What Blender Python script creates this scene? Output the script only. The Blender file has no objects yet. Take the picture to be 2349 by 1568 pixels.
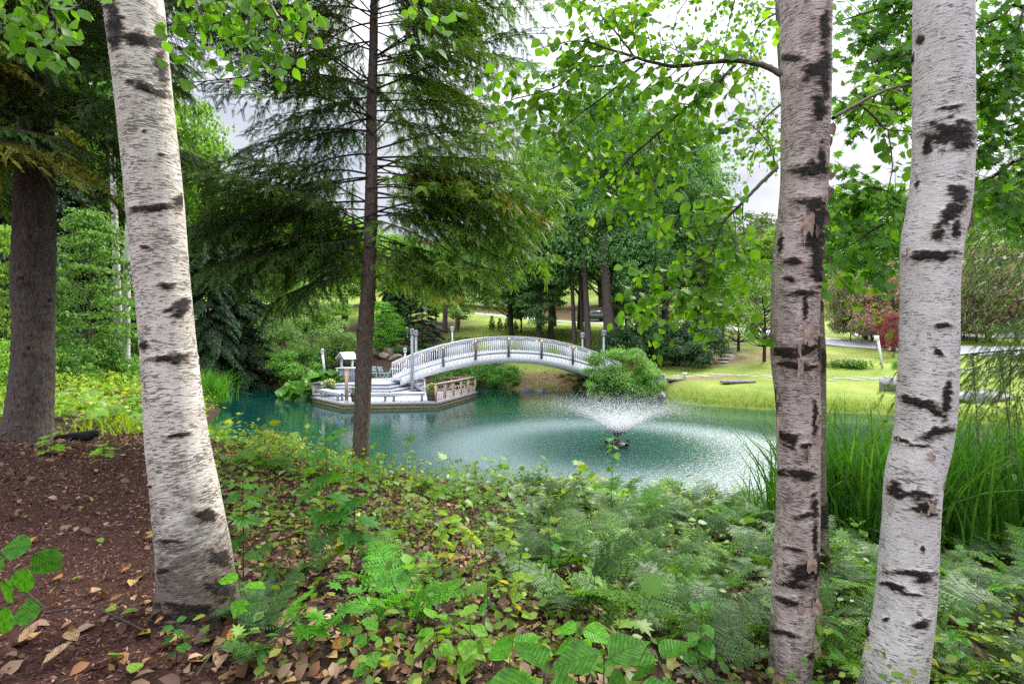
import bpy, math, random
import numpy as np
from mathutils import Vector
random.seed(7); RS = np.random.RandomState(11)
PI = math.pi
scene = bpy.context.scene
COL = scene.collection

# ------------------------------------------------------------------ camera
# planning frame: 2348 x 1568, focal 1150 px, level camera 3.4 m above the water
F, CX, CY, EYE = 1150.0, 1174.0, 784.0, 3.4
cam_d = bpy.data.cameras.new('camera'); cam = bpy.data.objects.new('camera', cam_d); COL.objects.link(cam)
cam.location = (0, 0, EYE); cam.rotation_euler = (math.radians(90), 0, 0)
cam_d.sensor_width = 36; cam_d.lens = F / 2348 * 36; cam_d.clip_start = .05; cam_d.clip_end = 3000
scene.camera = cam

# ------------------------------------------------------------------ light
SUN_AZ, SUN_EL = math.radians(38), math.radians(42)      # azimuth to the right of the view direction (+Y)
world = bpy.data.worlds.new('World'); scene.world = world; world.use_nodes = True
nt = world.node_tree; nt.nodes.clear(); L = nt.links.new
def N(tree, t, **k):
    n = tree.nodes.new(t)
    for a, b in k.items(): setattr(n, a, b)
    return n
sky = N(nt, 'ShaderNodeTexSky', sky_type='NISHITA'); sky.sun_disc = False
sky.sun_elevation = SUN_EL; sky.sun_rotation = SUN_AZ; sky.air_density = 1.0; sky.dust_density = 2.0
tc = N(nt, 'ShaderNodeTexCoord'); mp = N(nt, 'ShaderNodeMapping'); mp.inputs['Scale'].default_value = (1, 1, 2.2)
L(tc.outputs['Generated'], mp.inputs['Vector'])
nz = N(nt, 'ShaderNodeTexNoise'); nz.inputs['Scale'].default_value = 2.6; nz.inputs['Detail'].default_value = 7; nz.inputs['Roughness'].default_value = .58
L(mp.outputs[0], nz.inputs['Vector'])
cr = N(nt, 'ShaderNodeValToRGB'); cr.color_ramp.elements[0].position = .36; cr.color_ramp.elements[1].position = .56
cr.color_ramp.elements[0].color = (.62, .62, .62, 1); cr.color_ramp.elements[1].color = (1, 1, 1, 1)
L(nz.outputs['Fac'], cr.inputs['Fac'])
nz2 = N(nt, 'ShaderNodeTexNoise'); nz2.inputs['Scale'].default_value = 4.5; nz2.inputs['Detail'].default_value = 6
L(mp.outputs[0], nz2.inputs['Vector'])
cr2 = N(nt, 'ShaderNodeValToRGB'); cr2.color_ramp.elements[0].position = .35; cr2.color_ramp.elements[1].position = .62
cr2.color_ramp.elements[0].color = (.66, .72, .86, 1); cr2.color_ramp.elements[1].color = (.93, .935, .97, 1)
L(nz2.outputs['Fac'], cr2.inputs['Fac'])
sep = N(nt, 'ShaderNodeSeparateXYZ'); L(tc.outputs['Generated'], sep.inputs[0])
zg = N(nt, 'ShaderNodeMapRange'); zg.inputs['From Min'].default_value = .38; zg.inputs['From Max'].default_value = .9   # overcast sky: brighter towards the zenith
zg.inputs['To Min'].default_value = 6.3; zg.inputs['To Max'].default_value = 33.0; zg.clamp = True
L(sep.outputs['Z'], zg.inputs['Value'])
mul = N(nt, 'ShaderNodeVectorMath', operation='SCALE'); L(cr2.outputs['Color'], mul.inputs[0]); L(zg.outputs[0], mul.inputs['Scale'])
mixs = N(nt, 'ShaderNodeMix', data_type='RGBA'); L(cr.outputs['Color'], mixs.inputs['Factor'])
L(sky.outputs[0], mixs.inputs['A']); L(mul.outputs[0], mixs.inputs['B'])
bg = N(nt, 'ShaderNodeBackground'); bg.inputs['Strength'].default_value = .1
L(mixs.outputs['Result'], bg.inputs['Color']); wo = N(nt, 'ShaderNodeOutputWorld'); L(bg.outputs[0], wo.inputs['Surface'])
sd = bpy.data.lights.new('sun', 'SUN'); sd.energy = 3.4; sd.angle = math.radians(9); sd.color = (1, .95, .86)
so = bpy.data.objects.new('sun', sd); COL.objects.link(so)
sdir = Vector((math.sin(SUN_AZ) * math.cos(SUN_EL), math.cos(SUN_AZ) * math.cos(SUN_EL), math.sin(SUN_EL)))
so.rotation_euler = sdir.to_track_quat('Z', 'Y').to_euler(); so.location = (20, 20, 40)
scene.view_settings.view_transform = 'Standard'; scene.view_settings.look = 'None'
scene.view_settings.exposure = 0.66; scene.view_settings.gamma = 1; scene.view_settings.use_curve_mapping = False
scene.cycles.use_denoising = False; scene.cycles.sample_clamp_direct = 6; scene.cycles.sample_clamp_indirect = 3
scene.cycles.max_bounces = 6; scene.cycles.diffuse_bounces = 3; scene.cycles.glossy_bounces = 2; scene.cycles.transmission_bounces = 3
scene.cycles.transparent_max_bounces = 14; scene.cycles.caustics_reflective = False; scene.cycles.caustics_refractive = False

# ------------------------------------------------------------------ helpers
def P(u, v, D): return np.array([(u - CX) / F * D, D, EYE - (v - CY) / F * D])
def unit(a): a = np.asarray(a, float); return a / (np.linalg.norm(a, axis=-1, keepdims=True) + 1e-12)
def sstep(a, b, x): t = np.clip((x - a) / (b - a), 0, 1); return t * t * (3 - 2 * t)
def _h(ix, iy, iz):
    n = (ix * 374761393 + iy * 668265263 + iz * 2147483647 + 1013) & 0xffffffff
    n = ((n ^ (n >> 13)) * 1274126177) & 0xffffffff
    n = n ^ (n >> 16)
    return (n & 0xffffff) / float(0xffffff)
def vnoise(x, y, z=0.0):
    x, y, z = np.broadcast_arrays(np.asarray(x, float), np.asarray(y, float), np.asarray(z, float))
    ix, iy, iz = [np.floor(a).astype(np.int64) for a in (x, y, z)]
    fx, fy, fz = x - ix, y - iy, z - iz
    fx, fy, fz = [a * a * (3 - 2 * a) for a in (fx, fy, fz)]
    r = 0
    for dx in (0, 1):
        for dy in (0, 1):
            for dz in (0, 1):
                r = r + _h(ix + dx, iy + dy, iz + dz) * (fx if dx else 1 - fx) * (fy if dy else 1 - fy) * (fz if dz else 1 - fz)
    return r
def fbm(x, y, z=0.0, o=4):
    r, a, s = 0, .5, 1
    for k in range(o):
        r = r + a * vnoise(np.asarray(x) * s + 17 * k, np.asarray(y) * s + 31 * k, np.asarray(z) * s); a *= .5; s *= 2
    return r
def spline(pts, n):
    pts = np.asarray(pts, float); m = len(pts)
    q = np.vstack([2 * pts[0] - pts[1], pts, 2 * pts[-1] - pts[-2]])
    t = np.linspace(0, m - 1, n); i = np.minimum(t.astype(int), m - 2); f = (t - i)[:, None]
    a, b, c, d = q[i], q[i + 1], q[i + 2], q[i + 3]
    return .5 * (2 * b + (c - a) * f + (2 * a - 5 * b + 4 * c - d) * f ** 2 + (3 * b - a - 3 * c + d) * f ** 3)

class MB:
    def __init__(s): s.V = []; s.F = []; s.n = 0
    def add(s, V, *Fs):
        V = np.asarray(V, float).reshape(-1, 3)
        for f in Fs: s.F.append(np.asarray(f, np.int64) + s.n)
        s.V.append(V); s.n += len(V); return s
    def box(s, c, size, rz=0, rx=0, taper=1.0):
        x, y, z = np.array(size) / 2
        v = np.array([[a * x, b * y, d * z] for d in (-1, 1) for b in (-1, 1) for a in (-1, 1)])
        v[4:, :2] *= taper
        if rx: v = v @ np.array([[1, 0, 0], [0, math.cos(rx), math.sin(rx)], [0, -math.sin(rx), math.cos(rx)]])
        v = v @ np.array([[math.cos(rz), math.sin(rz), 0], [-math.sin(rz), math.cos(rz), 0], [0, 0, 1]])
        return s.add(v + np.array(c), [[0, 2, 3, 1], [4, 5, 7, 6], [0, 1, 5, 4], [2, 6, 7, 3], [0, 4, 6, 2], [1, 3, 7, 5]])
    def beam(s, p, q, w, h, up=(0, 0, 1)):
        p, q = np.array(p, float), np.array(q, float); d = unit(q - p); r = unit(np.cross(d, up)); u = np.cross(r, d)
        v = [e + r * a * w / 2 + u * b * h / 2 for e in (p, q) for a, b in ((-1, -1), (1, -1), (1, 1), (-1, 1))]
        return s.add(v, [[0, 3, 2, 1], [4, 5, 6, 7], [0, 1, 5, 4], [1, 2, 6, 5], [2, 3, 7, 6], [3, 0, 4, 7]])
    def prism(s, poly, z0, z1):
        n = len(poly); v = [(x, y, z) for z in (z0, z1) for x, y in poly]
        s.add(v, [[i, (i + 1) % n, n + (i + 1) % n, n + i] for i in range(n)], [list(range(n))[::-1]], [list(range(n, 2 * n))]); return s
    def tube(s, path, rad, seg=8, cap=True):
        path = np.asarray(path, float); n = len(path); rad = np.broadcast_to(np.asarray(rad, float), (n,))
        t = unit(np.gradient(path, axis=0)); ref = np.array([0, 0, 1.]) if abs(t[0][2]) < .8 else np.array([0, 1., 0])
        r = unit(np.cross(t, ref)); b = np.cross(t, r); a = np.linspace(0, 2 * PI, seg, endpoint=False)
        v = path[:, None] + rad[:, None, None] * (np.cos(a)[None, :, None] * r[:, None] + np.sin(a)[None, :, None] * b[:, None])
        i = np.arange(n - 1)[:, None] * seg; j = np.arange(seg)[None]; k = (j + 1) % seg
        f = np.stack([i + j, i + k, i + seg + k, i + seg + j], -1).reshape(-1, 4)
        fs = [f]
        if cap: fs += [[list(range(seg))], [list(range((n - 1) * seg, n * seg))[::-1]]]
        return s.add(v.reshape(-1, 3), *fs)
    def lathe(s, prof, c=(0, 0, 0), seg=20):
        prof = np.asarray(prof, float); a = np.linspace(0, 2 * PI, seg, endpoint=False); n = len(prof)
        v = np.stack([prof[:, 0, None] * np.cos(a), prof[:, 0, None] * np.sin(a), np.repeat(prof[:, 1, None], seg, 1)], -1) + np.array(c)
        i = np.arange(n - 1)[:, None] * seg; j = np.arange(seg)[None]; k = (j + 1) % seg
        return s.add(v.reshape(-1, 3), np.stack([i + j, i + k, i + seg + k, i + seg + j], -1).reshape(-1, 4))
    def cloud(s, tv, tf, pos, R, sc):
        """many copies of a template (tv, list of face arrays) at pos with rotation R (columns) and scale sc"""
        tv = np.asarray(tv, float); n = len(pos); sc = np.broadcast_to(np.asarray(sc, float), (n,)) if np.ndim(sc) < 2 else sc
        S = sc[:, None, None] if np.ndim(sc) == 1 else sc[:, None, :]
        v = np.einsum('nij,nkj->nki', R, tv[None] * S) + pos[:, None]
        off = (np.arange(n) * len(tv))[:, None, None]
        return s.add(v.reshape(-1, 3), *[(np.asarray(f)[None] + off).reshape(-1, np.asarray(f).shape[1]) for f in tf])
    def mesh(s, name, mat, smooth=False, off=None):
        me = bpy.data.meshes.new(name); V = np.vstack(s.V)
        if off is not None: V = V - np.asarray(off)
        me.vertices.add(len(V)); me.vertices.foreach_set('co', V.astype(np.float32).ravel())
        fs = [f for f in s.F if f.size]; lo = np.concatenate([f.ravel() for f in fs])
        ln = np.concatenate([np.full(len(f), f.shape[1]) for f in fs]); st = np.concatenate([[0], np.cumsum(ln)[:-1]])
        me.loops.add(len(lo)); me.loops.foreach_set('vertex_index', lo.astype(np.int32))
        me.polygons.add(len(ln)); me.polygons.foreach_set('loop_start', st.astype(np.int32))
        me.update(calc_edges=True)
        if smooth: me.polygons.foreach_set('use_smooth', np.ones(len(ln), bool))
        if mat: me.materials.append(mat)
        return me
def wloc(o):
    l = Vector((0, 0, 0))
    while o is not None: l = l + o.location; o = o.parent
    return l
def link(name, me, parent=None, loc=(0, 0, 0), rot=(0, 0, 0), scale=(1, 1, 1)):
    o = bpy.data.objects.new(name, me); COL.objects.link(o); o.parent = parent; o.location = loc; o.rotation_euler = rot; o.scale = scale
    return o
def obj(name, mb, mat, parent=None, smooth=False, kind=None):
    """parts given in world coordinates (parents carry translation only)"""
    o = link(name, mb.mesh(name, mat, smooth, off=(wloc(parent) if parent is not None else None)), parent)
    if kind: o['kind'] = kind
    return o
def tag(o, label=None, cat=None, group=None, kind=None):
    if label: o['label'] = label
    if cat: o['category'] = cat
    if group: o['group'] = group
    if kind: o['kind'] = kind
    return o
def thing(name, label, cat, loc, group=None):
    o = bpy.data.objects.new(name, None); COL.objects.link(o); o.location = tuple(float(a) for a in loc); o.empty_display_size = .2
    return tag(o, label, cat, group)
def attr(me, name, arr):
    a = me.attributes.new(name, 'FLOAT', 'POINT'); a.data.foreach_set('value', np.asarray(arr, np.float32))

# ------------------------------------------------------------------ materials
def newmat(name):
    m = bpy.data.materials.new(name); m.use_nodes = True; t = m.node_tree; t.nodes.clear(); return m, t
def ramp(t, stops, src=None, interp='LINEAR'):
    r = N(t, 'ShaderNodeValToRGB'); e = r.color_ramp.elements; r.color_ramp.interpolation = interp
    while len(e) < len(stops): e.new(.5)
    for i, (p, c) in enumerate(stops): e[i].position = p; e[i].color = (c, c, c, 1) if np.isscalar(c) else (*c, 1)
    if src is not None: t.links.new(src, r.inputs['Fac'])
    return r.outputs['Color']
def noise(t, scale, detail=4, vec=None, rough=.55, dist=0):
    n = N(t, 'ShaderNodeTexNoise'); n.inputs['Scale'].default_value = scale; n.inputs['Detail'].default_value = detail
    n.inputs['Roughness'].default_value = rough; n.inputs['Distortion'].default_value = dist
    if vec is not None: t.links.new(vec, n.inputs['Vector'])
    return n.outputs['Fac']
def coords(t, kind='Object', scale=(1, 1, 1)):
    c = N(t, 'ShaderNodeTexCoord'); m = N(t, 'ShaderNodeMapping'); m.inputs['Scale'].default_value = scale
    t.links.new(c.outputs[kind], m.inputs['Vector']); return m.outputs[0]
def mixc(t, fac, a, b, mode='MIX'):
    m = N(t, 'ShaderNodeMix', data_type='RGBA', blend_type=mode)
    for k, v in (('Factor', fac), ('A', a), ('B', b)):
        if hasattr(v, 'links') or hasattr(v, 'is_linked'): t.links.new(v, m.inputs[k])
        else: m.inputs[k].default_value = v if k == 'Factor' else (*v, 1)
    return m.outputs['Result']
def math_(t, op, a, b=0.0, clamp=False):
    m = N(t, 'ShaderNodeMath', operation=op); m.use_clamp = clamp
    for i, v in enumerate((a, b)):
        if hasattr(v, 'is_linked'): t.links.new(v, m.inputs[i])
        else: m.inputs[i].default_value = v
    return m.outputs[0]
def bump(t, h, strength=.5, dist=.01):
    b = N(t, 'ShaderNodeBump'); b.inputs['Strength'].default_value = strength; b.inputs['Distance'].default_value = dist
    t.links.new(h, b.inputs['Height']); return b.outputs[0]
def pbsdf(t, col, rough=.6, spec=.3, normal=None):
    b = N(t, 'ShaderNodeBsdfPrincipled'); b.inputs['Specular IOR Level'].default_value = spec
    for k, v in (('Base Color', col), ('Roughness', rough)):
        if hasattr(v, 'is_linked'): t.links.new(v, b.inputs[k])
        else: b.inputs[k].default_value = (*v, 1) if k == 'Base Color' else v
    if normal is not None: t.links.new(normal, b.inputs['Normal'])
    return b.outputs[0]
def out(t, s):
    o = N(t, 'ShaderNodeOutputMaterial'); t.links.new(s, o.inputs['Surface'])
def mat_plain(name, a, b=None, scale=8, rough=.6, spec=.3, bmp=.15, stretch=(1, 1, 1), bd=.01):
    m, t = newmat(name); v = coords(t, 'Object', stretch); n = noise(t, scale, 6, v)
    b = b or tuple(x * .7 for x in a)
    fine = noise(t, scale * 9, 3, v)
    f = math_(t, 'ADD', math_(t, 'MULTIPLY', n, .7), math_(t, 'MULTIPLY', fine, .3))
    out(t, pbsdf(t, ramp(t, [(.33, b), (.66, a)], f), rough, spec, bump(t, f, bmp, bd))); return m
def mat_leaf(name, cols, trans=.42, rough=.5, tcol=(1.25, 1.25, .45), clump=1.0, objcol=False, spec=.25, lo=.62, hi=1.3):
    """leaf: per-leaf colour from a ramp, clump-scale variation, reflects and lets light through"""
    m, t = newmat(name); g = N(t, 'ShaderNodeNewGeometry')
    n = len(cols); c = ramp(t, [(i / max(1, n - 1), x) for i, x in enumerate(cols)], g.outputs['Random Per Island'])
    nz = noise(t, clump, 2, coords(t, 'Object'))
    c = mixc(t, 1.0, c, ramp(t, [(.3, lo), (.7, hi)], nz), 'MULTIPLY')
    if objcol:
        oi = N(t, 'ShaderNodeObjectInfo'); c = mixc(t, 1.0, c, oi.outputs['Color'], 'MULTIPLY')
    d = pbsdf(t, c, rough, spec)
    tr = N(t, 'ShaderNodeBsdfTranslucent'); t.links.new(mixc(t, 1.0, c, tcol, 'MULTIPLY'), tr.inputs['Color'])
    ms = N(t, 'ShaderNodeMixShader'); ms.inputs[0].default_value = trans; t.links.new(d, ms.inputs[1]); t.links.new(tr.outputs[0], ms.inputs[2])
    out(t, ms.outputs[0]); return m
# ------------------------------------------------------------------ terrain
POND = np.array([(-11.3,17.2),(-9.2,14.2),(-6.6,12.1),(-3.6,10.7),(0,10.0),(3,9.5),(5.5,8.7),(8,8.3),(11,8.5),(15,9.6),(20,12),(25,15),(23,18),(20,20.5),(18,23.2),(15.5,24.2),(13,25),
 (10.2,26.6),(8.6,29),(7.2,31.4),(5.8,33.2),(3.9,34.6),(1.5,35.2),(-.2,36),(-1.5,38.5),(-3,38.8),(-4.6,36),(-6,33.8),(-8,32.8),(-11,31.6),(-13,31.4),(-15,33.5),(-17,36.5),(-19,37.6),(-21,37),
 (-20.4,33),(-17.5,28.5),(-14.6,25.2),(-13.2,22),(-12.2,19.5)])
def pond_sd(x, y):
    """signed distance to the shoreline, positive on land"""
    x = np.asarray(x, float); y = np.asarray(y, float); d = np.full(x.shape, 1e9); ins = np.zeros(x.shape, bool)
    n = len(POND)
    for i in range(n):
        (x0, y0), (x1, y1) = POND[i], POND[(i + 1) % n]; ex, ey = x1 - x0, y1 - y0
        t = np.clip(((x - x0) * ex + (y - y0) * ey) / (ex * ex + ey * ey), 0, 1)
        d = np.minimum(d, np.hypot(x - x0 - t * ex, y - y0 - t * ey))
        c = ((y0 > y) != (y1 > y)) & (x < (x1 - x0) * (y - y0) / (y1 - y0 + 1e-12) + x0); ins ^= c
    return np.where(ins, -d, d)
_uvD = [(455,1420,2.9),(40,1010,7.6),(340,1050,6.6),(830,1088,8.6),(1174,1200,7),(200,955,10.5),(200,900,18),(60,890,22),(350,868,30),(500,862,36),(860,832,38),(1000,745,60),(1150,762,50),
 (1050,727,75),(1100,722,80),(1360,738,87),(1500,752,70),(1300,690,120),(900,700,85),(1250,868,36),(1300,838,40),(1530,866,31),(1700,864,30),(1690,800,43),(1750,826,37),(1900,771,55),(1900,800,44),(1840,850,33),
 (2348,834,30),(2348,772,50),(2348,815,38),(2000,862,30),(2000,903,26),(2250,925,22.5),(2348,700,85),(1900,700,88),(1900,600,150),(1174,640,200),(0,690,100),(2348,560,180),(300,800,50),(600,815,50),(1440,758,55),
 (1400,795,43),(1320,775,48),(1560,830,38),(1690,765,55),(1500,620,170),(1650,700,90),(750,800,46),(2000,820,38)]
_C = [P(*a) for a in _uvD]
_C += [np.array(a) for a in [(0,0,1.86),(-4,0,2.0),(3,0,1.55),(.2,2.5,1.66),(-1.5,1.5,1.85),(1.9,3.3,1.22),(2.3,2.8,1.2),(2.9,4.8,.98),(5,6,.62),(9,6.5,.5),(0,5,1.25),(-3,9,1.2),(-8,12,1.6),(-12,4,2.4),(8,0,1.3),(20,6,.7),
 (26,20,1.0),(40,20,1.8),(-16,20,1.5),(-30,15,2.5),(-30,40,3),(-80,0,5),(80,0,5),(0,-40,4),(60,50,6),(-60,60,8),(400,300,90),(-400,300,70),(0,500,110),(-400,-100,30),(400,-100,30),(120,150,36),(-120,120,22),(-24,40,1.5)]]
_C = np.array(_C); _n = len(_C)
_D = np.hypot(_C[:, None, 0] - _C[None, :, 0], _C[:, None, 1] - _C[None, :, 1])
_A = np.zeros((_n + 3, _n + 3)); _A[:_n, :_n] = _D + np.eye(_n) * .02; _A[:_n, _n] = 1; _A[:_n, _n + 1:] = _C[:, :2]; _A[_n:, :_n] = _A[:_n, _n:].T
_W = np.linalg.solve(_A, np.concatenate([_C[:, 2], [0, 0, 0]]))
def hgt(x, y, rough=True):
    x = np.asarray(x, float); y = np.asarray(y, float); z = _W[_n] + _W[_n + 1] * x + _W[_n + 2] * y
    for i in range(_n): z = z + _W[i] * np.hypot(x - _C[i, 0], y - _C[i, 1])
    z = np.maximum(z, .22)
    if rough: z = z + (fbm(x * .6, y * .6, 3.1, 4) - .47) * .16 * sstep(200, 10, y) + (fbm(x * 3, y * 3, 9, 3) - .44) * .05 * sstep(30, 5, y)
    d = pond_sd(x, y); k = .25
    bank = .05 + .75 * np.maximum(d, 0) + (fbm(x * 1.5, y * 1.5, 1) - .45) * .12
    hh = np.clip(.5 + .5 * (bank - z) / k, 0, 1); zz = bank * (1 - hh) + z * hh - k * hh * (1 - hh)
    return np.where(d > 0, np.maximum(zz, .03), -.06 - np.minimum(.7 * -d, 1.1))
def gz(x, y): return float(hgt(np.array([x]), np.array([y]))[0])
def ray(u, v, D0=1.5, D1=260):
    """where the view ray of a planning pixel meets the ground"""
    D = np.geomspace(D0, D1, 1500); x = (u - CX) / F * D; z = EYE - (v - CY) / F * D
    b = np.nonzero(z < hgt(x, D))[0]; i = b[0] if len(b) else len(D) - 1
    return np.array([x[i], D[i], float(hgt(x[i:i + 1], D[i:i + 1])[0])])
def grid_axis(lo, hi, fine, span, c):
    a = [c]; s = fine
    while a[-1] < hi: a.append(a[-1] + s); s = fine if abs(a[-1] - c) < span else s * 1.045
    b = [c]; s = fine
    while b[-1] > lo: b.append(b[-1] - s); s = fine if abs(b[-1] - c) < span else s * 1.045
    return np.array(b[::-1] + a[1:])
xs = grid_axis(-700, 700, .18, 5, 0); ys = grid_axis(-60, 900, .18, 5, 4)
def refine(a, lo, hi, step):
    r = [a[0]]
    for i in range(1, len(a)):
        m = (a[i] + a[i - 1]) / 2
        k = max(1, int(math.ceil((a[i] - a[i - 1]) / step))) if lo < m < hi else 1
        r += list(np.linspace(a[i - 1], a[i], k + 1)[1:])
    return np.array(r)
xs = refine(xs, -24, 46, .42); ys = refine(ys, 8, 46, .4); ys = refine(ys, 46, 96, .8); xs = refine(xs, -46, 90, .8)
GX, GY = np.meshgrid(xs, ys); GZ = hgt(GX, GY)
g = MB(); nx, ny = len(xs), len(ys); ii, jj = np.meshgrid(np.arange(nx - 1), np.arange(ny - 1)); b0 = (jj * nx + ii).ravel()
g.add(np.stack([GX, GY, GZ], -1).reshape(-1, 3), np.stack([b0, b0 + 1, b0 + nx + 1, b0 + nx], -1))
# what the ground is made of
SD = pond_sd(GX, GY)
def mulch_mask(x, y):   # dark bark mulch bed on the left of the near bank
    edge = .10 - .655 * y + (fbm(x * 1.3, y * 1.3, 5) - .47) * .9
    return sstep(.25, -.25, x - edge) * sstep(8.2, 7.4, y + (fbm(x, y, 8) - .5) * 1.2 - .12 * np.minimum(x + 3, 0))
def lawn_mask(x, y):
    m = sstep(21, 22.5, y) * sstep(4.0, 6.0, x) + sstep(40, 44, y) * np.maximum(sstep(-8, -3, x), sstep(62, 75, y)) * np.maximum(sstep(60, 40, x), .6) + sstep(14, 17, x) * sstep(14, 17, y)
    m = m + sstep(33, 34, y) * sstep(-1.2, .2, x) * sstep(9, 7.5, x)
    return np.clip(m, 0, 1) * sstep(175, 150, y)
mm = mulch_mask(GX, GY); lm = lawn_mask(GX, GY)
# bare, leaf-strewn patches on the lawn under the small trees and under the bridge
def bare(x, y):
    r = 0
    for (cx, cy, sx, sy) in ((20.5, 39, 5.5, 2.6), (15, 38, 2.2, 2.6), (4.5, 36.4, 3.6, 2.0), (1.5, 36.6, 2, 1.2), (11.5, 30.2, 2.5, .8), (17.5, 43.5, 3, 2), (14, 100, 30, 12), (10, 90, 14, 3), (5.5, 34.5, 2.0, 1.3)):
        r = r + np.exp(-((x - cx) / sx) ** 2 - ((y - cy) / sy) ** 2)
    return np.clip(r * (.5 + fbm(x * .8, y * .8, 2)), 0, 1)
br = bare(GX, GY)
m, t = newmat('ground_material')
a1 = N(t, 'ShaderNodeAttribute', attribute_name='mulch').outputs['Fac']; a2 = N(t, 'ShaderNodeAttribute', attribute_name='lawn').outputs['Fac']
a3 = N(t, 'ShaderNodeAttribute', attribute_name='bare').outputs['Fac']
vo = coords(t, 'Object')
soil = ramp(t, [(.3, (.016, .010, .008)), (.5, (.045, .028, .020)), (.68, (.12, .078, .05))], noise(t, 26, 8, vo, .7))
mul_ = ramp(t, [(.36, (.014, .007, .005)), (.5, (.055, .025, .018)), (.62, (.105, .055, .04)), (.74, (.19, .12, .10))], noise(t, 60, 6, coords(t, 'Object', (1, 2.2, 1)), .75))
lw = ramp(t, [(.34, (.10, .155, .03)), (.5, (.20, .27, .045)), (.64, (.31, .34, .085))], math_(t, 'ADD', math_(t, 'MULTIPLY', noise(t, .35, 5, vo, .6), .6), math_(t, 'MULTIPLY', noise(t, 7, 6, vo, .7), .4)))
dry = ramp(t, [(.35, (.10, .062, .035)), (.55, (.19, .13, .07)), (.7, (.20, .20, .05))], noise(t, 3.0, 8, vo, .7))
c = mixc(t, a1, soil, mul_); c = mixc(t, a2, c, lw); c = mixc(t, a3, c, dry)
hb = math_(t, 'ADD', noise(t, 60, 6, vo, .7), noise(t, 8, 4, vo))
out(t, pbsdf(t, c, .9, .12, bump(t, hb, .8, .03)))
gme = g.mesh('ground', m, smooth=True)
attr(gme, 'mulch', mm.ravel()); attr(gme, 'lawn', lm.ravel()); attr(gme, 'bare', (br * lm).ravel())
gro = link('ground', gme); tag(gro, kind='structure')

# ------------------------------------------------------------------ water
FX, FY = P(1417, 1022, 3.4 * F / (1022 - 784))[:2]        # fountain
m, t = newmat('water_material')
vo = coords(t, 'Object'); sp = N(t, 'ShaderNodeSeparateXYZ'); t.links.new(vo, sp.inputs[0])
dx = math_(t, 'SUBTRACT', sp.outputs['X'], FX); dy = math_(t, 'SUBTRACT', sp.outputs['Y'], FY)
r = math_(t, 'SQRT', math_(t, 'ADD', math_(t, 'MULTIPLY', dx, dx), math_(t, 'MULTIPLY', dy, dy)))
near = ramp(t, [(0, .5), (.08, .5), (.18, .9), (.27, .32), (.36, .08), (.5, .03), (1, .02)], math_(t, 'DIVIDE', r, 24.0))   # how agitated the surface is
w1 = noise(t, 2.6, 3, coords(t, 'Object', (.55, 1.6, 1)), .5, .4); w2 = noise(t, 9, 3, coords(t, 'Object', (.7, 1.5, 1)), .6, .3); w3 = noise(t, 34, 3, vo, .6)
hgt_ = math_(t, 'ADD', math_(t, 'ADD', math_(t, 'MULTIPLY', w1, .13), math_(t, 'MULTIPLY', w2, math_(t, 'ADD', math_(t, 'MULTIPLY', near, 1.5), .022))), math_(t, 'MULTIPLY', w3, math_(t, 'MULTIPLY', near, .4)))
nrm = bump(t, hgt_, 1.0, .024)
foam_ring = ramp(t, [(0, .10), (.2, .04), (.40, .10), (.60, .60), (.76, .75), (.90, .35), (1, .0)], math_(t, 'DIVIDE', r, 6.6))
speck = ramp(t, [(.47, 0), (.66, 1)], noise(t, 26, 5, vo, .8))
foam = math_(t, 'MULTIPLY', foam_ring, math_(t, 'ADD', math_(t, 'MULTIPLY', speck, .22), .18), True)
wc = mixc(t, foam, ramp(t, [(0, (.008, .060, .046)), (1, (.003, .038, .029))], math_(t, 'DIVIDE', r, 18.0)), (.52, .63, .70))
out(t, pbsdf(t, wc, math_(t, 'ADD', math_(t, 'ADD', math_(t, 'MULTIPLY', foam, .4), .03), math_(t, 'MULTIPLY', near, .26)), .5, nrm))
w = MB().add([(-24, 6, 0), (28, 6, 0), (28, 42, 0), (-24, 42, 0)], [[0, 1, 2, 3]])
tag(obj('pond_water', w, m), kind='structure')

# ------------------------------------------------------------------ road, verge, path
def strip(name, pts, width, mat, lift=.05, n=160, kind='structure', thick=.0):
    """pts: ground points (x, y) along the middle"""
    p = spline([(x, y, 0) for x, y in pts], n)[:, :2]; tn = unit(np.gradient(p, axis=0)); nr = np.stack([-tn[:, 1], tn[:, 0]], -1)
    wd = np.broadcast_to(np.asarray(width if np.isscalar(width) else np.interp(np.linspace(0, 1, n), np.linspace(0, 1, len(width)), width), float), (n,))
    k = np.linspace(-.5, .5, 9); q = p[:, None] + nr[:, None] * k[None, :, None] * wd[:, None, None]
    z = hgt(q[..., 0], q[..., 1], False) + lift; z = np.maximum(z, hgt(q[..., 0], q[..., 1]) + lift * .6)
    z[1:-1] = (z[:-2] + z[1:-1] + z[2:]) / 3 + .01
    v = np.concatenate([q, z[..., None]], -1).reshape(-1, 3); i, j = np.meshgrid(np.arange(8), np.arange(n - 1)); b = (j * 9 + i).ravel()
    o = obj(name, MB().add(v, np.stack([b, b + 1, b + 10, b + 9], -1)), mat, smooth=True); o['kind'] = kind; return o
asphalt = mat_plain('asphalt', (.47, .46, .485), (.38, .37, .395), 3, .85, .2, .3)
def gxy(u, D): return ((u - CX) / F * D, D)
strip('road', [gxy(760, 92), gxy(950, 86), gxy(1100, 82), gxy(1300, 80), gxy(1440, 76), gxy(1560, 70), gxy(1700, 62), gxy(1880, 50.5), gxy(2050, 45.5), gxy(2220, 41.5), gxy(2420, 38), gxy(2700, 33)], [3.6, 3.6, 4, 4.4, 5.0, 6.4, 8.0, 8.4, 8.4], asphalt)
strip('driveway', [gxy(1960, 55), gxy(2060, 54), gxy(2200, 52), gxy(2348, 50), gxy(2560, 48)], 3.2, asphalt, .06)
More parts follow.
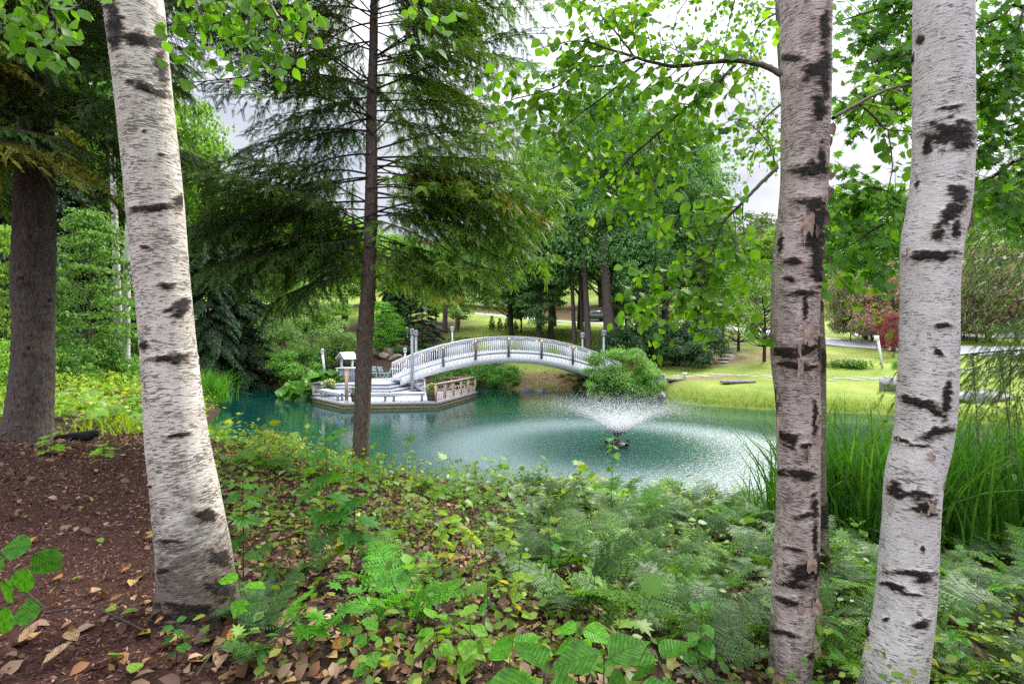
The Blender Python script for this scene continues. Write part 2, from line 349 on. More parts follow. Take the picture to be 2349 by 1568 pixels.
# ------------------------------------------------------------------ built things
white = mat_plain('white_paint', (.90, .90, .93), (.80, .80, .84), 5, .5, .3, .12)
grey_deck = mat_plain('grey_deck_paint', (.72, .73, .78), (.60, .61, .66), 6, .6, .25, .15)
grey_riser = mat_plain('grey_riser_paint', (.30, .33, .38), (.24, .27, .31), 6, .6, .25, .1)
grey_post = mat_plain('grey_post_paint', (.20, .20, .225), (.15, .15, .17), 5, .6, .25, .1)
grey_lamp = mat_plain('grey_lamp_paint', (.42, .43, .47), (.33, .34, .37), 5, .6, .25, .1)
grey_wood = mat_plain('weathered_wood', (.42, .40, .38), (.27, .255, .24), 3, .8, .15, .3, (1, 1, 9))
yel_wood = mat_plain('algae_stained_timber', (.42, .36, .20), (.20, .15, .07), 4, .8, .15, .3, (1, 1, 6))
orange_wood = mat_plain('new_cedar_wood', (.66, .44, .30), (.50, .31, .19), 4, .65, .2, .2, (6, 6, 1))
pink_wood = mat_plain('faded_cedar_wood', (.74, .58, .50), (.60, .45, .37), 5, .7, .2, .2, (2, 2, 2))
rope_m = mat_plain('white_rope', (.75, .73, .70), None, 40, .8)
barrel_m = mat_plain('barrel_oak', (.17, .115, .095), (.07, .05, .045), 6, .7, .2, .4, (6, 6, 1))
iron = mat_plain('dark_iron', (.05, .05, .055), (.02, .02, .02), 10, .5, .4)
mint = mat_plain('mint_paint', (.52, .68, .66), (.42, .58, .56), 10, .5, .3)
stone_grey = mat_plain('grey_stone', (.34, .33, .33), (.15, .145, .14), 3, .85, .2, .8, bd=.05)
stone_warm = mat_plain('brown_boulder_stone', (.36, .27, .21), (.13, .10, .085), 2.2, .85, .2, .8, bd=.06)
stone_dark = mat_plain('dark_boulder_stone', (.20, .18, .19), (.06, .055, .06), 3, .8, .25, .8, bd=.05)
flag_m = mat_plain('flagstone', (.50, .47, .44), (.36, .34, .32), 3, .85, .15, .4)
glass_m, t = newmat('lantern_glass'); out(t, pbsdf(t, (.75, .75, .72), .15, .5))
bulb_m, t = newmat('lit_bulb'); e = N(t, 'ShaderNodeEmission'); e.inputs['Color'].default_value = (1, .42, .12, 1); e.inputs['Strength'].default_value = 4; out(t, e.outputs[0])

ZD, ZU = .32, .96
# ---- lower deck -------------------------------------------------------
dp = [(-11.35, 28.4), (-8.52, 25.3), (-3.83, 25.9), (-2.18, 31.4), (-4.6, 33.0), (-11.6, 32.6)]
deck = thing('pond_deck', 'low grey and white timber deck with a stained waterline standing in the pond', 'deck', (-6.7, 29, 0))
cen = np.mean(dp, 0)
def inset(poly, k): c = np.mean(poly, 0); return [tuple(c + (np.array(p) - c) * k) for p in poly]
for i in range(len(dp)):
    a, b = np.array(dp[i]), np.array(dp[(i + 1) % len(dp)])
    obj('fascia_board', MB().beam((*a, ZD - .085), (*b, ZD - .085), .05, .17), grey_wood, deck)
    a2, b2 = inset(dp, .994)[i], inset(dp, .994)[(i + 1) % len(dp)]
    obj('waterline_board', MB().beam((*a2, .055), (*b2, .055), .04, .19), yel_wood, deck)
obj('deck_frame', MB().prism(inset(dp, .985), -.3, ZD - .06), iron, deck)
# deck planks clipped to the deck outline
def clip_x(poly, y):
    xs_ = []
    for i in range(len(poly)):
        (x0, y0), (x1, y1) = poly[i], poly[(i + 1) % len(poly)]
        if (y0 > y) != (y1 > y): xs_.append(x0 + (y - y0) / (y1 - y0) * (x1 - x0))
    return (min(xs_), max(xs_)) if len(xs_) >= 2 else None
y = 25.45
while y < 32.5:
    c1, c2 = clip_x(dp, y), clip_x(dp, y + .135)
    if c1 and c2:
        x0, x1 = max(c1[0], c2[0]) - .02, min(c1[1], c2[1]) + .02
        obj('plank', MB().box(((x0 + x1) / 2, y + .0675, ZD - .015 + random.uniform(-.002, .002)), (x1 - x0, .128, .03)), grey_deck, deck)
    y += .14
# ---- steps and upper deck --------------------------------------------
up = thing('stepped_platform', 'raised grey platform with four wraparound steps down to the lower deck', 'steps', (-8.8, 31, ZD))
for k in range(4):
    o_ = .36 * k; z1 = ZU - .16 * k; g_ = .01 * k
    yb = 34.6 - .02 * k
    poly = [(-11.15 - g_, 29.3 - o_), (-7.26 + o_ * .55, 29.2 - o_), (-6.78 + o_, 31.5 + g_), (-6.7 + o_, yb - .8), (-7.1, yb), (-12.2 - g_, yb), (-12.2 - g_, 31)]
    nosing = [(poly[0][0] - .02, poly[0][1] - .03), (poly[1][0] + .02, poly[1][1] - .03), (poly[2][0] + .03, poly[2][1]), (poly[3][0] + .03, poly[3][1]), (poly[4][0], poly[4][1] + .002), (poly[5][0] - .02, poly[5][1] + .002), (poly[6][0] - .02, poly[6][1])]
    obj('riser', MB().prism(poly, ZD + .001 * (4 - k), z1 - .035), grey_riser, up)
    obj('tread', MB().prism(nosing, z1 - .035, z1), grey_deck, up)
obj('footing', MB().prism([(-12.1, 31.2), (-6.9, 31.2), (-7.2, 34.5), (-12.1, 34.5)], -.5, ZD), iron, up)
# ---- stair rail -------------------------------------------------------
sr = thing('stair_rail', 'short white sloping handrail beside the grey steps', 'railing', (-6, 31.1, ZD))
A, B = np.array([-6.75, 31.3, ZU]), np.array([-5.35, 30.7, ZD])
obj('handrail', MB().beam(A + (0, 0, .80), B + (0, 0, .82), .10, .12), white, sr)
obj('stringer', MB().beam(A + (0, 0, .05), B + (.02, 0, .09), .05, .17), white, sr)
for i in range(9):
    p = A + (B - A) * (i / 8); w_ = .1 if i in (0, 8) else .045
    obj('post' if i in (0, 8) else 'baluster', MB().box((*p[:2], p[2] + .40), (w_, w_, .78)), white, sr)
# ---- counter with a little roof --------------------------------------
ks = thing('counter_kiosk', 'small grey panelled counter with a gabled white shingle canopy on posts', 'kiosk', (-10.1, 31.0, ZU))
cx0, cx1, cy0, cy1 = -10.62, -9.45, 30.5, 31.5
obj('counter_body', MB().box(((cx0 + cx1) / 2, (cy0 + cy1) / 2, ZU + .41), (cx1 - cx0 - .04, cy1 - cy0 - .04, .82)), grey_riser, ks)
for x in (cx0, cx1):
    for y in (cy0, cy1): obj('corner_board', MB().box((x, y, ZU + .41), (.1, .1, .82)), white, ks)
for i in range(7): obj('panel_board', MB().box((cx0 + .12 + (i + .5) * (cx1 - cx0 - .24) / 7, cy0 - .005, ZU + .41), ((cx1 - cx0 - .24) / 7 - .02, .05, .76)), grey_riser, ks)
for i in range(6): obj('panel_board', MB().box((cx1 + .005, cy0 + .12 + (i + .5) * (cy1 - cy0 - .24) / 6, ZU + .41), (.05, (cy1 - cy0 - .24) / 6 - .02, .76)), grey_riser, ks)
obj('counter_top', MB().box(((cx0 + cx1) / 2, (cy0 + cy1) / 2, ZU + .845), (cx1 - cx0 + .18, cy1 - cy0 + .18, .05)), white, ks)
kx, ky = -10.2, 31.0
for x in (kx - .33, kx + .33): obj('canopy_post', MB().box((x, ky, ZU + 1.12), (.11, .11, .50)), white, ks)
rz = ZU + 1.37; hw, hd, ph = .66, .48, .42
rm = MB().add([(kx - hw, ky - hd, rz), (kx - hw + .32, ky - hd, rz + ph), (kx + .32 - .0, ky - hd, rz + ph), (kx + hw, ky - hd, rz)], [[0, 1, 2, 3]])
def slab(p0, p1, p2, p3, th):
    q = np.array([p0, p1, p2, p3], float); n = unit(np.cross(q[1] - q[0], q[3] - q[0])) * th
    return MB().add(np.vstack([q, q - n]), [[0, 1, 2, 3], [7, 6, 5, 4], [0, 4, 5, 1], [1, 5, 6, 2], [2, 6, 7, 3], [3, 7, 4, 0]])
# gable faces the camera's left, ridge runs away to the right
ra, rb = np.array([kx - .30, ky - .45, rz + ph]), np.array([kx + .34, ky + .25, rz + ph])
dv = unit(rb - ra); sv = np.array([dv[1], -dv[0], 0]) * .52
for s_ in (1, -1):
    for r_ in range(4):
        a0 = ra + s_ * sv * (r_ / 4) - (0, 0, ph * r_ / 4); a1_ = ra + s_ * sv * ((r_ + 1.12) / 4) - (0, 0, ph * (r_ + 1.0) / 4 - .012)
        b0_ = rb + (a0 - ra); b1 = rb + (a1_ - ra)
        q = (a0, b0_, b1, a1_) if s_ > 0 else (a1_, b1, b0_, a0)
        obj('roof_board', slab(*q, .03), white, ks)
for e_ in (ra + dv * .05, rb - dv * .05):
    obj('gable', MB().add([e_ - (0, 0, .03), e_ + sv * .93 - (0, 0, ph * .95), e_ - sv * .93 - (0, 0, ph * .95), e_ - (0, 0, .03) + dv * .04, e_ + sv * .93 - (0, 0, ph * .95) + dv * .04, e_ - sv * .93 - (0, 0, ph * .95) + dv * .04],
        [[0, 1, 2], [5, 4, 3]], [[0, 3, 4, 1], [1, 4, 5, 2], [2, 5, 3, 0]]), grey_riser, ks)
# ---- benches ----------------------------------------------------------
def bench(a, b, label, wid=.42, h=.42):
    a, b = np.array(a, float), np.array(b, float); c = (a + b) / 2; d = unit(b - a); n = np.array([-d[1], d[0]])
    t_ = thing('deck_bench', label, 'bench', (*c, ZD), 'white backless benches along the deck edge')
    obj('seat', MB().beam((*a, ZD + h), (*b, ZD + h), wid, .07), white, t_)
    obj('apron', MB().beam((*(a - n * (wid / 2 - .03)), ZD + h - .08), (*(b - n * (wid / 2 - .03)), ZD + h - .08), .03, .1), white, t_)
    for e_ in (a + d * .16, b - d * .16):
        for s_ in (1, -1):
            q = e_ + n * s_ * (wid / 2 - .09); obj('leg', MB().box((*q, ZD + h / 2 - .03), (.09, .09, h - .06), math.atan2(d[1], d[0])), grey_lamp, t_)
bench((-10.6, 28.05), (-8.9, 26.15), 'white bench on the deck left of the tall orange post')
bench((-7.95, 25.85), (-6.4, 25.95), 'white front bench half hidden behind the conifer trunk')
bench((-6.3, 26.05), (-4.55, 26.22), 'white front bench immediately left of the right hand flower barrel', .46)
# ---- rails on the deck ------------------------------------------------
pf = thing('deck_post', 'tall square orange timber post at the front left corner of the deck', 'post', (-8.45, 25.62, ZD))
obj('shaft', MB().box((-8.45, 25.62, ZD + .83), (.14, .14, 1.66)), orange_wood, pf); obj('post_cap', MB().box((-8.45, 25.62, ZD + 1.675), (.17, .17, .03)), orange_wood, pf)
obj('base_trim', MB().box((-8.45, 25.62, ZD + .04), (.2, .2, .08)), pink_wood, pf)
lf = thing('deck_corner_rail', 'weathered grey boarded rail at the far left corner of the deck', 'railing', (-11, 28.4, ZD))
for i in range(5): obj('board', MB().box((-11.28 + i * .035, 28.42 + i * .16 - .0, ZD + .36), (.035, .145, .72), -.2), grey_wood, lf)
obj('rail_cap', MB().beam((-11.3, 28.3, ZD + .75), (-10.75, 29.9, ZD + .75), .16, .05), grey_lamp, lf)
obj('rail_arm', MB().tube(spline([(-10.8, 29.8, ZD + .75), (-10.5, 30.3, ZD + 1.0), (-10.3, 30.6, ZD + 1.25), (-10.25, 30.7, ZD + 1.5)], 14), .03, 6), white, lf)
rr = thing('cedar_rail', 'orange cedar rail with rope and short balusters round the right end of the deck', 'railing', (-3, 28.8, ZD))
c1, c2, c3 = np.array([-3.95, 26.0]), np.array([-2.3, 31.25]), np.array([-5.35, 31.9])
def rail_run(a, b, npost, far):
    d = unit(b - a)
    obj('top_rail', MB().beam((*(a - d * .06), ZD + .90), (*(b + d * .06), ZD + .90), .15, .045), pink_wood if not far else orange_wood, rr)
    obj('sub_rail', MB().beam((*a, ZD + .835), (*b, ZD + .835), .04, .09), orange_wood, rr)
    for i in range(npost + 1):
        q = a + (b - a) * i / npost
        if far and i == 0: continue
        obj('post', MB().box((*q, ZD + .44), (.10, .10, .87), math.atan2(d[1], d[0])), orange_wood, rr)
    z1 = ZD + .34
    obj('mid_rail', MB().beam((*a, z1), (*b, z1), .045, .05), pink_wood, rr); obj('low_rail', MB().beam((*a, ZD + .06), (*b, ZD + .06), .045, .05), pink_wood, rr)
    ln = np.linalg.norm(b - a); nb = int(ln / .19)
    for i in range(nb):
        q = a + (b - a) * (i + .5) / nb; obj('baluster', MB().box((*q, ZD + .2), (.05, .05, .24)), pink_wood, rr)
    for i in range(npost):
        p0, p1 = a + (b - a) * i / npost, a + (b - a) * (i + 1) / npost
        pts = [(*(p0 + (p1 - p0) * k / 8), ZD + .66 - .10 * (1 - ((k - 4) / 4) ** 2)) for k in range(9)]
        obj('rope', MB().tube(pts, .014, 5), rope_m, rr)
rail_run(c1, c2, 5, False); rail_run(c2, c3, 2, True)
# ---- flower barrels ---------------------------------------------------
petal_y = mat_leaf('yellow_petals', [(.85, .68, .10), (.9, .8, .3), (.85, .75, .5)], .2, .6, (1, 1, .6), 3)
petal_w = mat_leaf('pale_petals', [(.8, .55, .5), (.85, .8, .6), (.85, .75, .3)], .2, .6, (1, 1, 1), 3)
fol_m = mat_leaf('flower_foliage', [(.05, .12, .02), (.10, .22, .03), (.16, .30, .05)], .35)
def rquad(n, rs, up=.6):
    """random rotation frames (columns x,y,z) whose z leans up"""
    z = unit(rs.normal(size=(n, 3)) + np.array([0, 0, up * 2])); a = rs.normal(size=(n, 3)); x = unit(np.cross(a, z)); y = np.cross(z, x)
    return np.stack([x, y, z], -1)
RH_V = [(0, 0, 0), (.32, .5, .06), (0, 1, -.04), (-.32, .5, .06)]; RH_F = [np.array([[0, 1, 2, 3]])]
def barrel(x, y, label, pm, dense=260):
    t_ = thing('flower_barrel', label, 'planter', (x, y, ZD), 'half barrel planters on the deck')
    obj('barrel', MB().lathe([(.22, 0), (.25, .12), (.28, .28), (.295, .43), (.27, .43), (.26, .36), (.01, .35)], (x, y, ZD), 22), barrel_m, t_)
    for zz, r in ((.07, .246), (.33, .294)): obj('hoop', MB().lathe([(r, zz - .02), (r + .006, zz - .02), (r + .008, zz + .02), (r, zz + .02)], (x, y, ZD), 22), iron, t_)
    rs = np.random.RandomState(int(abs(x * 100))); n = dense * 3
    p = unit(rs.normal(size=(n, 3))) * (rs.uniform(size=(n, 1)) ** .4) * (.36, .36, .3) + (x, y, ZD + .6); p[:, 2] = np.maximum(p[:, 2], ZD + .36)
    obj('foliage', MB().cloud(RH_V, RH_F, p, rquad(n, rs), rs.uniform(.06, .10, n)), fol_m, t_, kind='stuff')
    n = dense; p = unit(rs.normal(size=(n, 3)) + (0, -.3, .6)) * rs.uniform(.85, 1.1, (n, 1)) * (.36, .36, .3) + (x, y, ZD + .62)
    obj('blossoms', MB().cloud(RH_V, RH_F, p, rquad(n, rs), rs.uniform(.05, .085, n)), pm, t_, kind='stuff')
barrel(-8.05, 25.95, 'barrel planter of pale flowers beside the tall orange post', petal_w, 120)
barrel(-4.2, 26.3, 'barrel planter of yellow flowers at the deck front beside the cedar rail', petal_y, 150)
barrel(-10.55, 28.9, 'planter of yellow flowers behind the left bench by the big leaves', petal_y, 190)
# ---- bistro furniture -------------------------------------------------
def chair(x, y, rz, label):
    t_ = thing('bistro_chair', label, 'chair', (x, y, ZU), 'pale bistro chairs on the upper deck')
    R = np.array([[math.cos(rz), -math.sin(rz)], [math.sin(rz), math.cos(rz)]])
    def T(px, py, pz): q = R @ (px, py); return (x + q[0], y + q[1], ZU + pz)
    for s_ in (-1, 1):
        obj('back_leg', MB().tube([T(s_ * .19, -.24, 0), T(s_ * .19, .02, .42), T(s_ * .19, .22, .86)], .014, 6), mint, t_)
        obj('front_leg', MB().tube([T(s_ * .17, .26, 0), T(s_ * .17, -.18, .45)], .014, 6), mint, t_)
    for i in range(5): obj('seat_slat', MB().beam(T(-.2, -.16 + i * .085, .45), T(.2, -.16 + i * .085, .45), .06, .018), mint, t_)
    for i in range(3): obj('back_slat', MB().beam(T(-.2, .12 + i * .05, .60 + i * .11), T(.2, .12 + i * .05, .60 + i * .11), .02, .07), mint, t_)
chair(-8.95, 32.4, .5, 'leftmost pale bistro chair at the back of the upper deck'); chair(-8.35, 32.2, 2.6, 'middle pale bistro chair facing the small table'); chair(-8.0, 32.6, -1.2, 'pale bistro chair touching the round table')
tb = thing('bistro_table', 'round pale bistro table beside the foot of the bridge', 'table', (-7.5, 32.3, ZU))
obj('table_top', MB().lathe([(.001, .70), (.33, .70), (.335, .715), (.33, .73), (.001, .73)], (-7.5, 32.3, ZU), 24), mint, tb)
for s_ in (-1, 1):
    obj('leg', MB().tube([(-7.5 - .25 * s_, 32.3 - .16, ZU), (-7.5 + .22 * s_, 32.3 - .1, ZU + .7)], .013, 6), mint, tb)
    obj('leg', MB().tube([(-7.5 - .25 * s_, 32.3 + .16, ZU), (-7.5 + .22 * s_, 32.3 + .1, ZU + .7)], .013, 6), mint, tb)

# ---- footbridge -------------------------------------------------------
BA, BB = np.array([-7.1, 30.0]), np.array([7.3, 33.4]); bd = unit(BB - BA); bn = np.array([-bd[1], bd[0]]); BW = 1.7
def on_axis(u):
    """axis parameter (metres from BA) of the near side seen in column u"""
    k = (u - CX) / F; return (k * BA[1] - BA[0]) / (bd[0] - k * bd[1])
def prof(pts):
    s_, z_ = [], []
    for u, v in pts:
        s = on_axis(u); D = BA[1] + bd[1] * s; s_.append(s); z_.append(EYE - (v - CY) / F * D)
    return np.poly1d(np.polyfit(s_, z_, 3))
zr = prof([(896, 835), (944.6, 812), (1016, 791), (1090, 776.8), (1166, 770.5), (1241, 775.4), (1313, 789.8), (1379, 811.9)])
zt = prof([(905, 862), (944.6, 848), (1016, 823.6), (1090, 808), (1166, 804), (1241, 806.7), (1313, 818.4), (1363, 836)])
zb = prof([(940, 876), (975.8, 864), (1016, 851), (1090, 839.2), (1166, 832.7), (1241, 836), (1313, 852), (1340, 861)])
LN = float(np.linalg.norm(BB - BA)); s0, s1 = on_axis(898), LN
def bp(s, off, z): q = BA + bd * s + bn * off; return (q[0], q[1], z)
br_ = thing('arched_footbridge', 'white arched wooden footbridge with railings crossing the pond', 'bridge', (*(BA + BB) / 2, 0))
def ribbon(f_lo, f_hi, a, b, o0, o1, n=60):
    s = np.linspace(a, b, n); v = []
    for q in s: v += [bp(q, o0, f_lo(q)), bp(q, o0, f_hi(q)), bp(q, o1, f_hi(q)), bp(q, o1, f_lo(q))]
    i = np.arange(n - 1)[:, None] * 4; F_ = [np.concatenate([i + a_, i + (a_ + 1) % 4, i + 4 + (a_ + 1) % 4, i + 4 + a_], 1) for a_ in range(4)]
    return MB().add(v, *F_, [[0, 3, 2, 1]], [[4 * n - 4, 4 * n - 3, 4 * n - 2, 4 * n - 1]])
for side, o0 in (('near', 0), ('far', BW)):
    sg = -1 if side == 'near' else 1
    obj('arch_beam', ribbon(lambda q: zb(q), lambda q: zt(q) - .20, s0 + .5, s1, o0, o0 - sg * .14), white, br_)
    obj('fascia', ribbon(lambda q: zt(q) - .205, lambda q: zt(q), s0 + .02, s1, o0 + sg * .015, o0 - sg * .07), white, br_)
    obj('top_rail', ribbon(lambda q: zr(q) - .05, lambda q: zr(q), s0, s1, o0 + sg * .08, o0 - sg * .08), white, br_)
    obj('side_rail', ribbon(lambda q: zr(q) - .20, lambda q: zr(q) - .055, s0, s1, o0 + sg * .045, o0 + sg * .015), white, br_)
    bal = {}
    s = s0 + .06; 
    while s < s1 - .05:
        h_ = zr(s) - .06 - zt(s) + .03
        obj('baluster', MB().box(bp(s, o0 + sg * .0, zt(s) - .03 + h_ / 2), (.052, .035, h_), math.atan2(bd[1], bd[0])), white, br_)
        s += .138
    for u in (1016, 1090, 1166, 1241, 1313):
        s = on_axis(u); zz0, zz1 = zt(s) - .42, zr(s) - .03
        pst = obj('post', MB().box(bp(s, o0 + sg * .07, (zz0 + zz1) / 2), (.13, .09, zz1 - zz0), math.atan2(bd[1], bd[0])), grey_post, br_)
        if side == 'near':
            obj('bulb', MB().lathe([(.001, -.05), (.035, -.03), (.035, .02), (.001, .04)], bp(s, -.14, zr(s) - .14), 8), bulb_m, pst)
s = s0 + .3
while s < s1 - .2:      # bolt heads on the near beam
    obj('bolt', MB().box(bp(s, -.012, zt(s) - .36), (.03, .03, .05), math.atan2(bd[1], bd[0])), grey_post, br_); s += .26
s = s0 + .05
while s < s1:
    obj('tread_board', MB().add([bp(s, .07, zt(s) - .14), bp(s + .15, .07, zt(s + .15) - .14), bp(s + .15, BW - .07, zt(s + .15) - .14), bp(s, BW - .07, zt(s) - .14),
        bp(s, .07, zt(s) - .18), bp(s + .15, .07, zt(s + .15) - .18), bp(s + .15, BW - .07, zt(s + .15) - .18), bp(s, BW - .07, zt(s) - .18)],
        [[0, 1, 2, 3], [7, 6, 5, 4], [0, 4, 5, 1], [1, 5, 6, 2], [2, 6, 7, 3], [3, 7, 4, 0]]), grey_deck, br_); s += .16
# string of lights along the near rail: own thing
sl = thing('string_lights', 'string of small warm bulbs draped along the near bridge railing', 'string lights', bp(7, -.1, 3.4))
kn = np.arange(s0 + .2, s1 - .4, .9); cb = []
for i in range(len(kn) - 1):
    for k in range(6):
        q = kn[i] + (kn[i + 1] - kn[i]) * k / 6; cb.append(bp(q, -.075, zr(q) - .07 - .16 * (1 - ((k - 3) / 3) ** 2)))
obj('cable', MB().tube(cb, .006, 4), iron, sl)
for i in range(len(kn) - 1):
    for k in (.25, .75):
        q = kn[i] + (kn[i + 1] - kn[i]) * k; obj('bulb', MB().lathe([(.001, -.03), (.022, -.015), (.02, .02), (.001, .03)], bp(q, -.085, zr(q) - .21), 8), bulb_m if random.random() < .45 else glass_m, sl)

# ---- lamp posts -------------------------------------------------------
def lamp_post(base, top_z, label, w_=.12, rz=.2, m_=None, lean=0, s=1.0, name='lamp_post'):
    x, y, z0 = base; m_ = m_ or grey_lamp
    t_ = thing(name, label, 'lamp post', (x, y, z0), 'square lamp posts round the bridge and deck')
    h = .34 * s; hw_ = .11 * s
    obj('pole', MB().beam((x, y, z0 - .1), (x + lean * (top_z - h - z0), y, top_z - h), w_, w_, (0, 1, 0)), m_, t_)
    hx = x + lean * (top_z - h - z0)
    obj('lamp_base', MB().box((hx, y, top_z - h + .03 * s), (2.2 * hw_, 2.2 * hw_, .06 * s), rz), m_, t_)
    for a in (-1, 1):
        for b in (-1, 1):
            c_, s_ = math.cos(rz), math.sin(rz); qx, qy = a * hw_ * .8, b * hw_ * .8
            obj('lamp_frame', MB().box((hx + qx * c_ - qy * s_, y + qx * s_ + qy * c_, top_z - h / 2), (.05 * s, .05 * s, h - .1 * s), rz), m_, t_)
    obj('lamp_glass', MB().box((hx, y, top_z - h / 2), (hw_ * 1.1, hw_ * 1.1, h - .13 * s), rz), glass_m, t_)
    obj('lamp_cap', MB().box((hx, y, top_z - .045 * s), (2.3 * hw_, 2.3 * hw_, .09 * s), rz, taper=.7), m_, t_)
s = on_axis(944.6); q = bp(s, -.14, 0); lamp_post((q[0], q[1], zb(s) - .45), EYE + 30.5 / F * q[1], 'taller front lamp post of the pair at the left end of the bridge', .14)
s = on_axis(957); q = bp(s, BW + .15, 0); lamp_post((q[0], q[1], .96), EYE + 27 / F * q[1], 'rear lamp post of the pair at the left end of the bridge', .14)
s = on_axis(1382); q = bp(s, -.16, 0); lamp_post((q[0], q[1], gz(*q[:2])), EYE + 27 / F * q[1], 'taller front lamp post at the right end of the bridge', .12)
s = on_axis(1361); q = bp(s, BW + .3, 0); lamp_post((q[0], q[1], gz(*q[:2])), EYE + 22 / F * q[1], 'shorter rear lamp post at the right end of the bridge', .12)
def at(u, D, dz=0): x = (u - CX) / F * D; return np.array([x, D, gz(x, D) + dz])
b = at(1038, 42); lamp_post(b, EYE + 35 / F * 42, 'slim white lamp post on the lawn behind the bridge', .12, .4, white, -.02)
b = at(929, 36); lamp_post(b, EYE - 14 / F * 36, 'low white lamp post in front of the brown boulders', .12, .1, white, 0, .9)
b = at(936, 44); lamp_post(b, EYE + 33 / F * 44, 'thin white leaning lamp post among the shrubs left of the bridge posts', .09, .4, white, -.06, .8)
b = at(745, 33.5); lamp_post(b, EYE - 16 / F * 33.5, 'white leaning lamp post rising from the big leaved plants', .12, .4, white, -.12, .85)
b = at(1570, 30.5); t_ = thing('path_light', 'short black path light with a pale cap on the lawn by the stone path', 'path light', b)
obj('stem', MB().tube([b - (0, 0, .05), b + (0, 0, .26)], .02, 8), iron, t_); obj('cap', MB().box(b + (0, 0, .31), (.26, .18, .12)), white, t_)
# ---- white slanted post and rail bits on the right --------------------
b = at(2024, 32.5); t_ = thing('marker_post', 'slim white leaning post with a small top sign beside the red maple', 'post', b)
obj('shaft', MB().beam(b - (0, 0, .1), P(2012, 772, 32.5), .11, .11, (0, 1, 0)), white, t_); obj('top_board', MB().box(P(2010, 775, 32.4), (.3, .04, .34)), white, t_)
b = at(1483, 70); t_ = thing('roadside_box', 'small white box on a post beyond the road', 'roadside box', b)
obj('post', MB().box(b + (0, 0, .3), (.12, .12, .7)), white, t_); obj('box', MB().box(b + (.5, 0, .55), (1.7, .5, .5)), white, t_)
# ---- garden sign by the round bush ------------------------------------
b = at(1511, 29.6); t_ = thing('garden_sign', 'small green board sign with orange timber top right of the round bush', 'sign', b)
green_p = mat_plain('green_sign_paint', (.19, .26, .25), (.13, .19, .18), 12, .6)
obj('board', MB().box(b + (0, 0, .72), (.72, .05, .72), .2), green_p, t_)
for s_ in (-1, 1): obj('post', MB().box(b + (s_ * .37, s_ * .07, .6), (.08, .08, 1.22), .2), grey_lamp if s_ > 0 else orange_wood, t_)
obj('top_board', MB().beam(b + (-.05, 0, 1.14), b + (.42, .09, 1.16), .1, .12), orange_wood, t_)
obj('top_board', MB().beam(b + (-.55, -.1, 1.02), b + (-.2, -.03, 1.2), .1, .1), orange_wood, t_)
# faint painted lines of writing on the board
for i in range(4): obj('lettering', MB().box(b + (random.uniform(-.04, .04), -.034, .93 - i * .13), (.5 - .06 * (i % 2), .012, .035), .2), grey_lamp, t_)

# ---- boulders and stones ----------------------------------------------
def rock(loc, size, mat, label=None, name='boulder', seed=0, rz=0, group=None, cat='boulder', n=30, sharp=.5, parent=None):
    th = np.linspace(0, PI, n); ph = np.linspace(0, 2 * PI, 2 * n, endpoint=False); T_, Q = np.meshgrid(th, ph, indexing='ij')
    d = np.stack([np.sin(T_) * np.cos(Q), np.sin(T_) * np.sin(Q), np.cos(T_)], -1); d = np.sign(d) * np.abs(d) ** (.62 + sharp * .3)
    r_ = .78 + .5 * fbm(d[..., 0] * 1.2 + seed * 7, d[..., 1] * 1.2, d[..., 2] * 1.2 + seed, 5)
    rk = np.random.RandomState(seed * 13 + 1)
    for _ in range(16):
        nn_ = unit(rk.normal(size=3)); c_ = rk.uniform(.62, .86); q_ = d @ nn_; r_ = np.where(q_ * r_ > c_, c_ / np.maximum(q_, 1e-3), r_)
    r_ = r_ + .05 * (fbm(d[..., 0] * 5, d[..., 1] * 5, d[..., 2] * 5 + seed, 4) - .47)
    v = d * r_[..., None] * np.array(size) / 2
    v = v @ np.array([[math.cos(rz), math.sin(rz), 0], [-math.sin(rz), math.cos(rz), 0], [0, 0, 1]])
    i, j = np.meshgrid(np.arange(n - 1), np.arange(2 * n), indexing='ij'); k = (j + 1) % (2 * n)
    F_ = np.stack([i * 2 * n + j, (i + 1) * 2 * n + j, (i + 1) * 2 * n + k, i * 2 * n + k], -1).reshape(-1, 4)
    o = link(name, MB().add(v.reshape(-1, 3), F_).mesh(name, mat, True), parent, tuple(loc))
    if label: tag(o, label, cat, group)
    return o
for i, (u, D, sx, sz, dz, lab, mt) in enumerate([
    (893, 41, 2.7, 1.1, .30, 'large flat brown boulder left of the low white lamp post behind the deck', stone_warm), (928, 41.2, 1.9, 1.3, .45, 'rounded brown boulder uppermost of the pile behind the deck', stone_warm),
    (912, 39.5, 2.2, .8, .1, 'low brown boulder at the foot of the pile behind the deck', stone_warm), (880, 39.8, 1.3, .7, .1, 'small brown boulder leftmost in the pile behind the deck', stone_warm),
    (1208, 35.0, 1.5, 1.2, .1, 'pointed grey boulder at the waterline under the bridge', stone_dark), (1168, 35.4, 1.7, .9, .0, 'mossy low boulder left of the pointed grey one under the bridge', stone_warm),
    (1247, 34.6, 1.8, .95, .0, 'squared dark boulder right of the pointed grey one under the bridge', stone_dark), (1288, 34.2, 1.8, .9, -.05, 'rightmost dark boulder at the waterline under the bridge', stone_dark),
    (2046, 26.3, 1.5, .95, .25, 'pale round boulder on the grass just left of the right birch', stone_grey), (2240, 23.2, 2.6, .75, .12, 'wide flat grey boulder on the grass right of the right birch', stone_grey),
    (1605, 36, 1.3, .45, .05, 'grey flat rock at the foot of the stone steps', stone_grey), (1516, 29.2, 1.0, .5, .1, 'stacked grey stone under the garden sign by the bush', stone_grey), (1508, 28.6, .9, .5, -.1, 'lower grey stone at the shore below the garden sign', stone_grey)]):
    b = at(u, D); rock((b[0], b[1], b[2] + dz), (sx, sx * .7, sz * 1.15), mt, lab, seed=i + 3, rz=i * .7)
